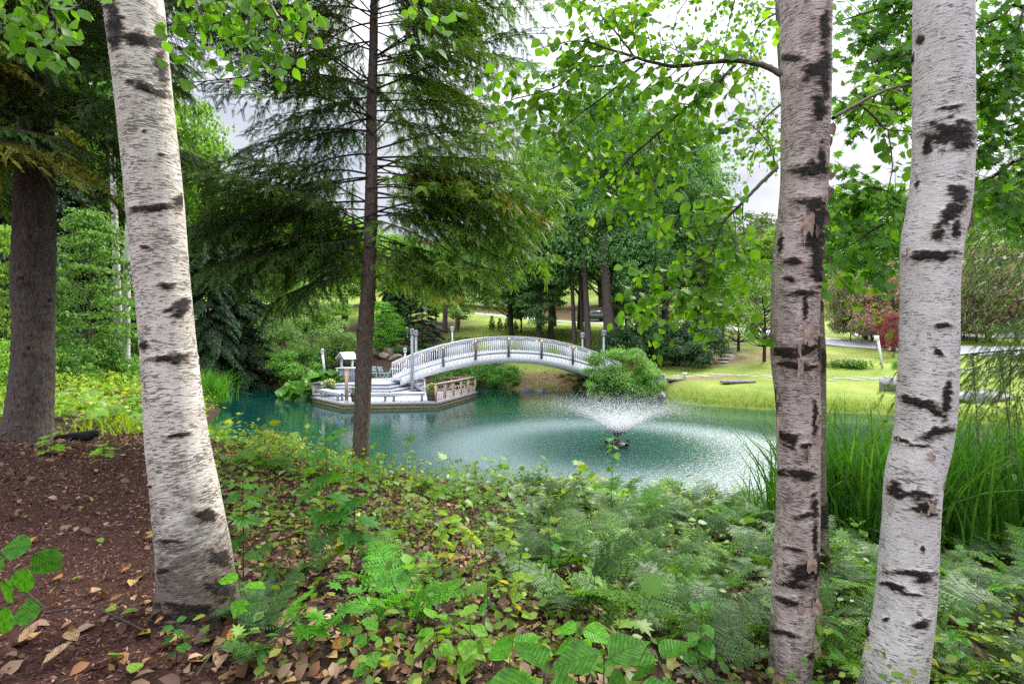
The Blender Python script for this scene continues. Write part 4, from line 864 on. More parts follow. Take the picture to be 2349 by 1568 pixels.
def conifer_proto(name, seed, H_, nb, droop, leaf, per, width=1.0, slim=1.0):
    rs = np.random.RandomState(seed); P_, D_, U_ = [], [], []; wood = MB().tube([(0, 0, -.15), (0, 0, H_ * .5), (0, 0, H_)], [.035, .022, .002], 8)
    for i in range(nb):
        t_ = (i + .5) / nb; z0 = H_ * (.06 + .92 * t_); a = i * 2.4 + rs.normal() * .3; ln = width * (1 - t_) ** .75 * rs.uniform(.7, 1.05) + .04
        s = np.linspace(0, 1, 6); path = np.stack([np.cos(a) * ln * s, np.sin(a) * ln * s, z0 + ln * (.18 * s - (droop + .2) * s ** 2)], -1)
        wood.tube(path, np.linspace(.012, .003, 6) * (1 - .5 * t_), 4, False)
        k = int(per * (.3 + ln)); tt = rs.uniform(.12, 1, k) ** .7; q = np.stack([np.interp(tt, s, path[:, c]) for c in range(3)], -1)
        d0 = unit(path[-1] - path[0]); sd = np.array([-d0[1], d0[0], 0]); side = rs.uniform(-1, 1, k) * ln * .42 * (1.1 - tt); q = q + sd * side[:, None]; q[:, 2] -= np.abs(side) * .35 + rs.uniform(0, .05, k)
        P_.append(q); D_.append(unit(d0 + sd * np.sign(side)[:, None] * rs.uniform(.2, 1, (k, 1)) + rs.normal(size=(k, 3)) * .25 - (0, 0, .3)))
    p = np.vstack(P_); d = np.vstack(D_); R_ = frame(d, np.array([0, 0, 1.]) + rs.normal(size=d.shape) * .35)
    tv = [(0, 0, 0), (.22, .45, .0), (0, 1, -.15), (-.22, .45, .0), (.30, .15, -.03), (.42, .55, -.1), (-.30, .15, -.03), (-.42, .55, -.1)]
    mb = MB().cloud(tv, [np.array([[0, 1, 2, 3]]), np.array([[0, 4, 5], [0, 7, 6]])], p, R_, leaf * rs.uniform(.7, 1.3, len(p)))
    PROTO[name] = (mb.mesh('crown', leafN), wood.mesh('trunk', bark_far, True), H_)
conifer_proto('hem0', 101, 3.3, 90, .45, .062, 420); conifer_proto('hem1', 102, 2.9, 80, .35, .066, 400); conifer_proto('spruce', 103, 3.0, 60, .15, .09, 120); conifer_proto('arbor', 104, 3.2, 60, -.5, .10, 200)

def tree(kind, u, D, vtop, wpx, label, cat, tint=(1, 1, 1), bark=(.10, .08, .065), base=None, group=None, rot=None, name=None, dz=0, trunk_on=True, zstretch=None):
    cr_, tr_, Hh = PROTO[kind]; b = base if base is not None else at(u, D); b = np.array([b[0], b[1], b[2] + dz])
    hz = (EYE - (vtop - CY) / F * b[1] - b[2]) / Hh; s = wpx / 2 / F * b[1]
    nm = name or {'oak': 'oak_tree', 'map': 'maple_tree', 'shr': 'shrub', 'wil': 'willow_shrub', 'spa': 'crabapple_tree', 'rho': 'rhododendron', 'bus': 'shrub', 'hem': 'hemlock_tree', 'spr': 'spruce_tree', 'arb': 'arborvitae'}[kind[:3]]
    t_ = thing(nm, label, cat, b, group)
    r = rot if rot is not None else (abs(u * 7.3 + D) % 6.28)
    for nm2, me, col in (('crown', cr_, tint), ('trunk', tr_, bark)):
        if nm2 == 'trunk' and not trunk_on: continue
        o = link(nm2, me, t_, rot=(0, 0, r), scale=(s, s, hz)); o.color = (*col, 1)
    return t_
BR = (1.9, 2.0, 1.0); YG = (2.6, 2.3, .9); MID = (1.2, 1.25, 1.1); DK = (.75, .8, .9); SAGE = (1.7, 1.6, 1.9); CLR = (1.5, 1.7, 1.0)
# --- left bank woods -----------------------------------------------------
G1 = None
T_ = tree
T_('maple0', 205, 23, 470, 250, 'layered green maple sapling standing between the left hemlock and the leaning birch', 'maple', (2.48, 2.36, 1.55))
T_('maple1', 12, 19, 500, 170, 'yellow green maple at the left edge behind the dark hemlock trunk', 'maple', (3.50, 2.97, 1.22), rot=1)
T_('maple0', 330, 30, 560, 190, 'green understorey maple just behind the left side of the leaning birch', 'maple', (1.90, 1.89, 1.35), rot=2.2)
T_('hem0', 130, 33, 180, 330, 'dark tall hemlock deep in the woods behind the left maple sapling', 'hemlock', (0.86, 0.80, 0.90))
T_('hem1', 20, 29, 120, 330, 'dark hemlock behind the yellow green maple at the left edge', 'hemlock', (0.76, 0.75, 0.85))
T_('hem1', 290, 37, 240, 320, 'tall hemlock behind the pair of thin white birches', 'hemlock', (0.86, 0.85, 0.90))
T_('oak0', 400, 44, 210, 260, 'tall bright yellow green tree rising behind the leaning birch', 'tree', (3.50, 3.10, 1.22), name='tall_tree')
T_('oak1', 250, 50, 60, 330, 'tall green tree at the back of the left woods beyond the hemlocks', 'tree', (2.19, 2.16, 1.22), name='tall_tree')
T_('oak2', 60, 48, -60, 420, 'very tall green tree at the back of the woods by the left edge', 'tree', (2.04, 2.03, 1.22), name='tall_tree')
T_('hem0', 478, 34, 400, 190, 'dark green hemlock at the water edge right of the leaning birch', 'hemlock', (1.30, 1.25, 1.30))
T_('hem1', 556, 37, 510, 200, 'broad dark hemlock standing back from the left pond shore', 'hemlock', (1.19, 1.15, 1.20), rot=1.3)
T_('hem0', 522, 44, 470, 150, 'hemlock between and behind the two shore hemlocks', 'hemlock', (1.08, 1.10, 1.00), rot=4)
T_('maple1', 620, 42, 520, 190, 'green maple left of the sage willow on the far left shore', 'maple', (2.33, 2.43, 1.35), rot=3)
T_('maple0', 705, 47, 500, 230, 'green maple rising behind the sage coloured willow', 'maple', (2.77, 2.70, 1.35), rot=5)
T_('oak0', 640, 62, 460, 260, 'light green tree crown seen through the gap left of the centre hemlock', 'tree', (3.21, 2.84, 1.22), name='tall_tree', rot=2)
T_('oak1', 790, 66, 500, 250, 'light green tree crown directly behind the centre hemlock trunk', 'tree', (3.35, 2.97, 1.22), name='tall_tree', rot=1)
T_('willow', 712, 36, 650, 210, 'sage green willow shrub overhanging the water left of the deck', 'shrub', (3.35, 2.84, 3.38))
T_('willow', 650, 37.5, 735, 130, 'lower sage green willow shrub left of the larger willow', 'shrub', (2.77, 2.56, 2.56), rot=2)
T_('shrub0', 560, 38.5, 800, 130, 'dark rounded shrub on the far left shore', 'shrub', (1.46, 1.49, 1.35))
T_('shrub1', 480, 36, 810, 120, 'green shrub behind the tall grass clump on the left shore', 'shrub', (2.19, 2.16, 1.49))
T_('shrub0', 790, 37, 765, 110, 'olive shrub behind the roofed counter', 'shrub', (3.21, 2.56, 1.76), rot=1)
T_('shrub1', 690, 34.5, 800, 130, 'bright shrub at the water under the willow left of the white leaning lamp post', 'shrub', (2.92, 2.84, 1.89))
T_('shrub1', 130, 21, 790, 150, 'leafy shrub at the foot of the layered maple sapling', 'shrub', (2.33, 2.43, 1.49))
T_('shrub0', 240, 24, 800, 130, 'shrub between the layered maple and the thin white birches', 'shrub', (2.19, 2.29, 1.49))
T_('shrub0', 20, 16, 780, 140, 'yellowish shrub behind the left hemlock base', 'shrub', (3.79, 3.38, 1.49), rot=3)
T_('shrub1', 330, 27, 815, 110, 'green shrub just left of the leaning birch beyond the ferns', 'shrub', (2.62, 2.70, 1.62))
T_('maple1', 110, 27, 600, 170, 'dim green maple in the shade right of the left hemlock', 'maple', (1.60, 1.76, 1.22), rot=.4)
# --- thin white birches in the left woods ---------------------------------
for rows, lab in (([(262, 480, 13), (270, 700, 15), (272, 860, 17)], 'thin white birch stem, left one of the distant pair'), ([(298, 440, 13), (292, 600, 14), (289, 750, 16), (288, 870, 18)], 'thin white birch stem, right one of the distant pair')):
    b_ = P(rows[-1][0], rows[-1][1], 25); t_ = thing('birch_tree', lab, 'birch tree', b_)
    trunk(t_, rows, 25, birch_c_m, seg=20, step=.08, up=3, dirt_v=[(400, .4), (900, .4)])
    rs = np.random.RandomState(rows[0][0]); n = 900; top = P(rows[0][0], 400, 25); p = top + rs.normal(size=(n, 3)) * (1.2, 1.2, 1.3)
    obj('crown', MB().cloud(RH_V, RH_F, p, rquad(n, rs), rs.uniform(.1, .16, n)), leafF, t_).color = (1.6, 1.8, 1.1, 1)
# --- behind the deck -------------------------------------------------------
T_('maple1', 872, 41, 685, 105, 'small vivid green maple behind the bistro chairs', 'maple', (2.6, 3.2, .9), (.10, .085, .08), rot=1)
T_('maple0', 905, 43, 715, 70, 'small bright green maple right beside the vivid one', 'maple', (2.6, 3.0, .9), rot=3)
T_('spruce', 968, 42, 612, 135, 'dark spruce with spreading boughs behind the left end of the bridge', 'spruce', (1.2, 1.15, .9))
T_('hem1', 905, 50, 560, 120, 'hemlock with hanging boughs behind the vivid green maples', 'hemlock', (1.3, 1.5, 1.0))
T_('maple1', 1052, 56, 600, 110, 'pale yellow green maple on the lawn behind the bridge', 'maple', (3.2, 2.8, 1.0), rot=2)
T_('maple0', 1000, 60, 560, 110, 'green maple on the lawn left of the pale yellow green one', 'maple', (2.0, 2.2, 1.0), rot=1)
T_('maple1', 940, 64, 540, 130, 'tall green maple near the road left of the lawn', 'maple', (1.9, 2.1, 1.0), rot=4)
T_('shrub0', 1060, 46, 772, 80, 'olive brown low shrub behind the bridge rail', 'shrub', (2.2, 1.7, 1.1))
T_('shrub1', 935, 41.5, 780, 80, 'dark green shrub beside the thin leaning lamp post', 'shrub', (1.0, 1.3, 1.0))
T_('shrub0', 1000, 41, 790, 90, 'olive shrub under the dark spruce', 'shrub', (1.5, 1.4, .8), rot=2)
for i, (u, vt, w_) in enumerate([(1128, 722, 22), (1146, 728, 20), (1162, 730, 20), (1182, 735, 22)]):
    T_('arbor', u, 52, vt, w_, ['leftmost pointed arborvitae in the row on the lawn', 'second pointed arborvitae from the left on the lawn', 'third pointed arborvitae from the left on the lawn', 'rightmost pointed arborvitae in the row on the lawn'][i], 'arborvitae', (.9, 1.1, .9), group='row of arborvitae on the lawn')
# --- oak group right of centre ---------------------------------------------
OKC = (2.5, 2.4, 3.2); OKB = (.075, .06, .055)
T_('oak0', 1172, 49, 520, 190, 'oak at the left of the big oak group behind the bridge', 'oak', OKC, OKB, rot=.5)
T_('oak1', 1262, 47, 370, 230, 'oak standing left of the pickup truck in the big oak group', 'oak', OKC, OKB, rot=2)
T_('oak2', 1395, 45, 215, 300, 'tallest oak with the thick leaning trunk right of the pickup truck', 'oak', OKC, OKB, rot=4)
T_('oak0', 1520, 49, 270, 270, 'oak at the right of the big oak group above the dark rhododendrons', 'oak', OKC, OKB, rot=3)
T_('oak2', 1480, 58, 230, 330, 'broad pale oak crown at the back of the oak group', 'oak', (1.9, 2.1, 1.8), OKB, rot=2.6)
T_('oak0', 1270, 60, 330, 250, 'pale oak crown at the back left of the oak group', 'oak', (2.0, 2.2, 1.6), OKB, rot=.6)
T_('oak1', 1330, 56, 300, 260, 'oak crown behind the tallest oak', 'oak', (1.5, 1.6, 1.3), OKB, rot=1)
T_('oak2', 1600, 54, 400, 170, 'oak on the right flank of the oak group', 'oak', (1.5, 1.6, 1.5), OKB, rot=5)
T_('oak1', 1235, 52, 560, 150, 'lower oak with boughs hanging over the lawn left of the truck', 'oak', OKC, OKB, rot=5)
T_('maple0', 1240, 46, 480, 130, 'blue green oak with boughs hanging down to the lawn left of the truck', 'oak', OKC, OKB, rot=2, name='oak_tree')
T_('maple1', 1195, 50, 520, 120, 'blue green low branched oak behind the row of arborvitae', 'oak', OKC, OKB, rot=4, name='oak_tree')
T_('oak0', 1460, 43, 520, 170, 'low hanging oak crown above the rhododendrons', 'oak', OKC, OKB, rot=1)
for i, (u0, v0, u1, v1, w_, D, lab) in enumerate([(1318, 765, 1306, 560, 10, 44, 'slender leaning trunk left of the pickup truck'), (1336, 765, 1326, 560, 9, 44.5, 'second slender trunk in front of the pickup hood'), (1350, 782, 1336, 560, 15, 42.5, 'brown trunk standing just in front of the pickup door'),
        (1400, 795, 1386, 600, 27, 41.5, 'thickest leaning brown trunk right of the pickup truck'), (1412, 790, 1408, 520, 13, 43, 'dark trunk close behind the thickest leaning trunk'), (1440, 750, 1438, 540, 14, 50, 'straight grey trunk standing before the road'), (1236, 770, 1236, 560, 13, 47, 'oak trunk left of the lawn gap behind the bridge'), (1172, 755, 1172, 600, 10, 50, 'thin oak trunk at the left of the oak group'),
        (1020, 745, 1022, 660, 12, 54, 'dark trunk in the lawn left of the pale maple'), (1048, 757, 1046, 690, 7, 53, 'thin pair stem under the pale maple')]):
    b_ = at(u1 + (u0 - u1), D); rows = [(u1, v1, w_ * .7), ((u0 + u1) / 2, (v0 + v1) / 2, w_ * .85), (u0, CY + (EYE - b_[2]) / D * F, w_ * 1.1)]
    t_ = thing('tree_trunk', lab, 'tree', b_); trunk(t_, rows, D, hem2_m, seg=20, step=.1, up=2, furrow=.02)
    rs = np.random.RandomState(i); n = 700; top = P(u1, v1 - 10, D); p = top + rs.normal(size=(n, 3)) * (1.3, 1.3, .9)
    obj('crown', MB().cloud(RH_V, RH_F, p, rquad(n, rs), rs.uniform(.16, .28, n)), leafF, t_).color = (*OKC, 1)
# --- rhododendrons, round bush, small trees ---------------------------------
for i, (u, D, vt, w_, lab) in enumerate([(1450, 37, 745, 150, 'leftmost dark rhododendron right behind the bridge end'), (1545, 38, 735, 170, 'tall dark rhododendron in the middle of the mass'), (1600, 37, 750, 120, 'rightmost dark rhododendron beside the stone steps'), (1390, 36.5, 790, 90, 'low dark rhododendron beneath the thickest leaning trunk'), (1500, 40, 740, 120, 'dark rhododendron at the back of the mass'), (1570, 35.2, 775, 130, 'front dark rhododendron nearest the lawn')]):
    T_('rhodo', u, D, vt, w_, lab, 'rhododendron', (.62, .75, .95), rot=i)
T_('shrub1', 1625, 47, 690, 80, 'dark evergreen behind the rhododendrons left of the steps', 'shrub', (1.0, 1.2, 1.1))
T_('bush', 1430, 30.4, 800, 172, 'large round light green bush at the right end of the bridge', 'shrub', (3.3, 3.0, 2.4), base=np.array([*gxy(1430, 30.6), .02]))
T_('bush', 1384, 30.2, 848, 90, 'pale low part bush spilling to the water left of the round bush', 'shrub', (3.2, 3.0, 2.8), base=np.array([*gxy(1386, 30.0), .0]), rot=2)
T_('bush', 1482, 29.6, 842, 80, 'lower green bush at the right foot of the round bush', 'shrub', (2.8, 3.0, 2.2), base=np.array([*gxy(1478, 29.6), .02]), rot=4)
for i, (u, D, vt, w_, lab) in enumerate([(1060, 37.5, 838, 70, 'leftmost green shrub under the bridge arch'), (1110, 37.8, 832, 85, 'middle green shrub under the bridge arch'), (1160, 36.6, 838, 70, 'rightmost green shrub under the bridge arch'), (1310, 36, 856, 60, 'dark low shrub in the shade under the right of the arch'), (1345, 33.5, 866, 60, 'dark shrub at the waterline left of the round bush'), (1010, 36, 850, 60, 'green shrub behind the cedar rail')]):
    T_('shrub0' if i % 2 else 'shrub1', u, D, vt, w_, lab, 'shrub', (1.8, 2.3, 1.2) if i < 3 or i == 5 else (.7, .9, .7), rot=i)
T_('sparse0', 1693, 42, 690, 130, 'small crabapple with pale sparse leaves above the stone steps', 'crabapple', (3.0, 2.6, 1.4), (.05, .042, .04))
T_('sparse1', 1752, 36.5, 640, 150, 'small crabapple with forked dark trunk left of the peeling birch', 'crabapple', (3.0, 2.7, 1.5), (.05, .042, .04))
T_('sparse0', 1735, 50, 610, 170, 'airy pale green tree behind the two crabapples', 'tree', (2.6, 2.7, 1.9), (.16, .14, .12), rot=2, name='pale_tree')
T_('sparse1', 2048, 42, 640, 170, 'red leaved small maple beside the slim white marker post', 'maple', (6.0, 1.2, 5.0), (.09, .06, .06), name='red_maple_tree')
T_('sparse0', 1985, 52, 590, 180, 'bronze pink leaved tree across the road between the right birches', 'tree', (4.6, 1.7, 4.6), (.13, .09, .08), name='bronze_tree')
T_('sparse1', 2120, 56, 560, 200, 'bronze pink tree behind the red maple', 'tree', (4.6, 1.8, 4.6), (.13, .09, .08), rot=3, name='bronze_tree')
T_('sparse0', 2265, 48, 560, 230, 'brownish pink leaved tree right of the right birch', 'tree', (4.8, 1.8, 4.8), (.12, .09, .08), rot=5, name='bronze_tree')
T_('shrub0', 2210, 50, 690, 130, 'rust coloured low bush beyond the road at the right', 'shrub', (5.0, 1.7, 4.4), rot=5)
T_('sparse1', 2330, 44, 620, 160, 'rust leaved tree at the right edge beyond the road', 'tree', (4.6, 1.7, 4.0), (.12, .09, .08), rot=1, name='bronze_tree')
T_('shrub0', 1500, 82, 700, 120, 'brown roadside thicket beyond the road', 'thicket', (3.6, 2.2, 1.9), rot=2, name='thicket')
T_('shrub1', 1600, 84, 690, 130, 'tan roadside thicket right of the white box', 'thicket', (3.4, 2.4, 1.8), rot=2, name='thicket')
for i, (u, D, vt, w_, c_, lab) in enumerate([(2000, 50, 610, 170, (4.4, 2.1, 4.8), 'broad dusty pink shrub across the road between the right birches'), (2240, 47, 600, 170, (4.4, 2.0, 4.6), 'broad dusty pink shrub across the road right of the right birch'), (2030, 47, 655, 150, (4.6, 1.8, 4.8), 'dense bronze shrub behind the red maple'), (1950, 50, 660, 90, (4.2, 2.0, 4.4), 'tan pink shrub left of the red maple'), (2290, 52, 600, 210, (4.6, 1.8, 4.6), 'dense pinkish brown shrub at the right edge beyond the driveway'), (2120, 54, 590, 160, (4.4, 1.8, 4.6), 'dense pinkish brown shrub hidden by the right birch'), (2050, 38, 715, 70, (5.4, .8, 3.6), 'low crimson maple beside the marker post')]):
    T_('shrub0' if i % 2 else 'shrub1', u, D, vt, w_, lab, 'shrub', c_, rot=i, dz=.3)
# hillside trees, right: individuals
rs = np.random.RandomState(5)
ORD = ['first', 'second', 'third', 'fourth', 'fifth', 'sixth', 'seventh']
hill = [(1660, 92, 600), (1730, 100, 560), (1800, 96, 520), (1700, 74, 630), (1880, 104, 470), (1950, 98, 440), (2010, 110, 430), (2080, 104, 430), (2150, 112, 400), (2230, 106, 420), (2310, 114, 400), (1920, 84, 540), (2200, 84, 520), (2300, 88, 500), (2380, 96, 440), (1560, 104, 560)]
for i, (u, D, vt) in enumerate(hill):
    T_(['oak0', 'maple0', 'oak1', 'maple1', 'oak2'][i % 5], u, D, vt, 150, f"{ORD[sorted(q[0] for q in hill[i % 4::4]).index(u)]} {['golden', 'fresh green', 'pale yellow', 'dull green'][i % 4]} tree from the left on the wooded hillside beyond the road", 'tree', [(2.8, 2.5, 1.0), (2.2, 2.4, 1.2), (3.2, 2.6, 1.0), (1.7, 2.0, 1.2)][i % 4], (.2, .18, .16), group='hillside trees beyond the road', name='hillside_tree', rot=i * 1.7)
back = [(-60, 62, 20), (120, 66, 60), (300, 64, 180), (440, 66, 330), (520, 70, 430), (590, 76, 500), (700, 84, 520), (860, 88, 530), (960, 92, 560), (1060, 98, 560), (1150, 100, 540), (1270, 104, 520), (1380, 106, 520), (1470, 104, 540), (-300, 50, 0), (-150, 40, 50), (1640, 118, 560)]
for i, (u, D, vt) in enumerate(back):
    T_(['oak1', 'maple0', 'oak2', 'maple1', 'oak0'][i % 5], u, D, vt, 210, f"{ORD[sorted(q[0] for q in back[i % 3::3]).index(u)]} {['mid green', 'yellow green', 'grey green'][i % 3]} tree from the left in the far belt of woods behind the pond", 'tree', [(1.8, 2.0, 1.0), (2.3, 2.3, 1.0), (1.6, 1.9, 1.1)][i % 3], (.12, .10, .09), group='far belt of woods', name='woodland_tree', rot=i * 1.3)
# far wooded ridge: one mass
P_, N_ = [], []
for i in range(150):
    D = rs.uniform(120, 230); u = rs.uniform(-500, 2900); x = (u - CX) / F * D; z = gz(x, D); r = rs.uniform(4, 7); h = rs.uniform(10, 17); n = 330
    d = unit(rs.normal(size=(n, 3))); d[:, 2] = np.abs(d[:, 2]) * 1.3 - .3; P_.append(np.array([x, D, z + h * .5]) + d * (r, r, h * .5) * rs.uniform(.75, 1.08, (n, 1))); N_.append(unit(d + rs.normal(size=(n, 3)) * .4))
p, nr = np.vstack(P_), np.vstack(N_)
far_m = mat_leaf('ridge_foliage', [(.06, .12, .035), (.12, .20, .05), (.18, .24, .06), (.09, .16, .06)], .3, .6, (1.2, 1.2, .5), .12)
tag(obj('distant_woods', MB().cloud(RH_V, RH_F, p, frames_n(nr, rs), rs.uniform(.8, 1.7, len(p))), far_m), 'far wooded ridge of mixed green and yellow trees', 'woods', kind='stuff')
# ------------------------------------------------------------------ foreground foliage
birch_leaf = mat_leaf('birch_leaf', [(.075, .20, .012), (.10, .26, .015), (.14, .32, .02), (.11, .27, .015), (.19, .34, .025)], .56, .45, (1.7, 1.55, .8), 1.3, False, .3, .8, 1.2)
oak_leaf = mat_leaf('maple_leaf', [(.05, .15, .012), (.07, .20, .015), (.11, .27, .02)], .55, .45, (1.7, 1.6, .7), 1.0, False, .3, .75, 1.2)
needle_m = mat_leaf('hemlock_needles', [(.026, .060, .014), (.042, .090, .018), (.06, .12, .022), (.09, .15, .026)], .32, .5, (1.4, 1.4, .6), 2.2, True, .3, .55, 1.45)
fern_m = mat_leaf('fern_green', [(.06, .13, .028), (.075, .165, .036), (.105, .21, .045), (.13, .24, .042)], .38, .5, (1.4, 1.4, .5), 2.5, True, .35)
herb_m = mat_leaf('herb_leaves', [(.045, .11, .018), (.07, .17, .025), (.11, .22, .03), (.06, .14, .025), (.09, .19, .03), (.15, .26, .04), (.08, .17, .03), (.24, .29, .06), (.10, .21, .03), (.06, .15, .03)], .42, .45, (1.5, 1.4, .5), 2.0, True, .3)
reed_m = mat_leaf('reed_blades', [(.03, .11, .015), (.045, .15, .018), (.07, .19, .025), (.12, .22, .03)], .36, .55, (1.4, 1.5, .5), 1.5, True, .15)
grass_m = mat_leaf('grass_blades', [(.14, .27, .02), (.21, .33, .03), (.28, .38, .045), (.34, .36, .08)], .35, .6, (1.3, 1.3, .5), .6, True, .15)
litter_m = mat_leaf('fallen_leaves', [(.05, .028, .02), (.09, .05, .035), (.17, .10, .065), (.26, .16, .10), (.36, .25, .17), (.12, .07, .05), (.22, .10, .045), (.40, .27, .10), (.10, .06, .045)], .12, .7, (1.2, 1, .7), 1.2, False, .2)
chip_m = mat_leaf('mulch_chips', [(.02, .009, .007), (.055, .023, .017), (.10, .045, .032), (.15, .075, .055), (.24, .155, .125)], .0, .8, (1, 1, 1), 3, False, .2)

# --- conifer bough prototypes ------------------------------------------------
def needle_spray():
    v, f = [], []
    for i in range(9):
        y = (i + .3) / 9; z = -.10 * y * y; nl = .21 * (1 - .35 * y)
        for sg in (-1, 1):
            t_ = unit(np.array([sg, .75, 0])); w = np.array([-t_[1], t_[0], 0]) * nl * .25; p = np.array([0, y, z]); k = len(v)
            v.extend([p, p + t_ * nl * .5 + w, p + t_ * nl - (0, 0, .02), p + t_ * nl * .5 - w]); f.append([k, k + 1, k + 2, k + 3])
    k = len(v); v += [np.array((-.012, 0, 0)), np.array((.012, 0, 0)), np.array((0, 1.05, -.11))]
    return np.array(v), [np.array(f), np.array([[k, k + 1, k + 2]])]
SPR = needle_spray()
def bough(seed, ln=2.4, nsec=17, droop=.5, dens=1.0, hang=.35, spr=.145):
    rs = np.random.RandomState(seed); s = np.linspace(0, 1, 14)
    path = np.stack([ln * s, .12 * np.sin(s * 3 + rs.uniform(0, 6)) * ln * .3, .22 * ln * s * .6 - droop * ln * .55 * s ** 2.1], -1)
    path[:, 1] += ln * .05 * np.sin(s * 5 + seed); wood = MB().tube(path, .012 * (1 - s * .85) + .002, 6, False); P_, D_ = [], []
    for i in range(nsec):
        t_ = .13 + .87 * (i + rs.uniform(0, .8)) / nsec; sg = 1 if i % 2 else -1; o = np.array([np.interp(t_, s, path[:, k]) for k in range(3)])
        l2 = ln * (.12 + .30 * np.sin(PI * min(1, t_ * 1.02)) ** .8 * (1 - .35 * t_)) * rs.uniform(.7, 1.15)
        d = unit(np.array([.75 + .3 * rs.normal() * .5, sg * .9, .05])); q = np.linspace(0, 1, 7)
        p2 = o + d * l2 * q[:, None] - np.array([0, 0, 1]) * (hang * l2 * q ** 1.8)[:, None]
        wood.tube(p2, .0055 * (1 - q * .8) + .0008, 4, False); m_ = max(3, int(l2 / .042 * dens))
        for j in range(m_):
            k = (j + .7) / m_; b = np.array([np.interp(k, q, p2[:, c]) for c in range(3)]); sg2 = 1 if j % 2 else -1
            sd = np.array([-d[1], d[0], 0]) * sg2; dd = unit(d * .75 + sd * (.65 if j < m_ - 1 else .1) + np.array([0, 0, -.30 - .6 * hang * rs.uniform(.3, 1)]) + rs.normal(size=3) * .22)
            P_.append(b); D_.append(dd)
            if rs.uniform() < .55: P_.append(b); D_.append(unit(d * .4 - sd * .3 + np.array([0, 0, -.9]) + rs.normal(size=3) * .3))
    for j in range(26):
        k = j / 25; P_.append(np.array([np.interp(.2 + .8 * k, s, path[:, c]) for c in range(3)])); D_.append(unit(np.array([.8, rs.normal() * .6, -.5])))
    P_, D_ = np.array(P_), np.array(D_); R_ = frame(D_, np.array([0, 0, 1.]) + rs.normal(size=D_.shape) * .3)
    nd = MB().cloud(SPR[0], SPR[1], P_, R_, spr * rs.uniform(.7, 1.25, len(P_)))
    return wood.mesh('branch', twig_m, True), nd.mesh('needles', needle_m)
BG = [bough(200 + i, 2.4, 18, [.3, .42, .5, .35, .55, .45][i], 1.0, [.3, .5, .65, .4, .7, .5][i]) for i in range(6)]
BGS = [bough(220 + i, 2.4, 15, .4, .55, .5) for i in range(2)]            # sparse, twiggy boughs
BGH = [bough(230 + i, 2.4, 20, .25, 1.0, 1.5, .13) for i in range(2)]     # long hanging tips
def add_bough(parent, pr, p, az, scale, pitch=0, roll=0, col=(1, 1, 1)):
    l = Vector(p) - wloc(parent); b = link('branch', pr[0], parent, l, (roll, pitch, az), (scale,) * 3)
    n = link('needles', pr[1], b); n.color = (*col, 1); return b
def on_trunk(q, z): return np.array([np.interp(z, q[:, 2], q[:, k]) for k in range(4)])
rs = np.random.RandomState(77)
def zpx(v, D): return EYE - (v - CY) / F * D
# centre hemlock: fan of boughs; left side thin and open in the middle heights, right side heavy
for i in range(150):
    z = zpx(-330 + 970 * rs.uniform() ** 1.15, 8.6); side = 1 if i % 2 else -1; v = CY - (z - EYE) / 8.6 * F
    az = (0 if side > 0 else PI) + rs.uniform(-.95, .95) * (1 if rs.uniform() < .8 else 1.6)
    sc = rs.uniform(.75, 1.18) * np.interp(v, [-330, 100, 400, 560, 640], [.75, 1.0, 1.18, 1.0, .75]) * (1.0 if side > 0 else 1.05)
    if side < 0 and v < 455: pr = BGS[i % 2] if rs.uniform() < (.7 if v > 190 else .2) else BG[i % 6]
    elif side > 0 and 215 < v < 420 and rs.uniform() < .45: pr = BGS[i % 2]
    else: pr = BG[i % 6]
    if side > 0 and abs(az) < .9 and 250 < v: sc *= 1.08
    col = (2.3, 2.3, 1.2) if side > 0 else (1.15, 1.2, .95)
    if rs.uniform() < .07: col = (5.5, 2.2, .7)
    if abs((az % (2 * PI)) - 1.5 * PI) < .75 and v > 300: az = az + PI
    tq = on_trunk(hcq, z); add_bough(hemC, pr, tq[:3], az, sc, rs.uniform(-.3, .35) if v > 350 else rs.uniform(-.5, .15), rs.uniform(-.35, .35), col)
for i, (v, az, sc, pt) in enumerate([(455, PI + .1, 1.15, .16), (480, PI - .2, 1.15, .2), (500, PI + .35, 1.1, .2), (520, PI - .05, 1.12, .25), (460, .1, 1.2, .1), (500, -.1, 1.2, .12), (540, .25, 1.1, .2), (560, -.3, 1.0, .2), (420, .35, 1.2, .0), (380, -.2, 1.25, 0), (395, .05, 1.3, .05), (600, .1, .62, .2), (610, PI, .5, .2),(560, .6, .8, .25), (590, -.4, .7, .2)]):
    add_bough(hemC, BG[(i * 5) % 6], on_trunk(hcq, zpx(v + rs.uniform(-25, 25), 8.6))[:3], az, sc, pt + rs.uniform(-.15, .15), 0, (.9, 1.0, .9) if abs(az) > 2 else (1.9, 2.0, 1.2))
add_bough(hemC, BGS[0], on_trunk(hcq, zpx(200, 8.6))[:3], .15, 1.32, -.42, 0, (.8, .9, .9)); add_bough(hemC, BGS[1], on_trunk(hcq, zpx(120, 8.6))[:3], -.1, 1.3, -.30, 0, (.8, .9, .9))
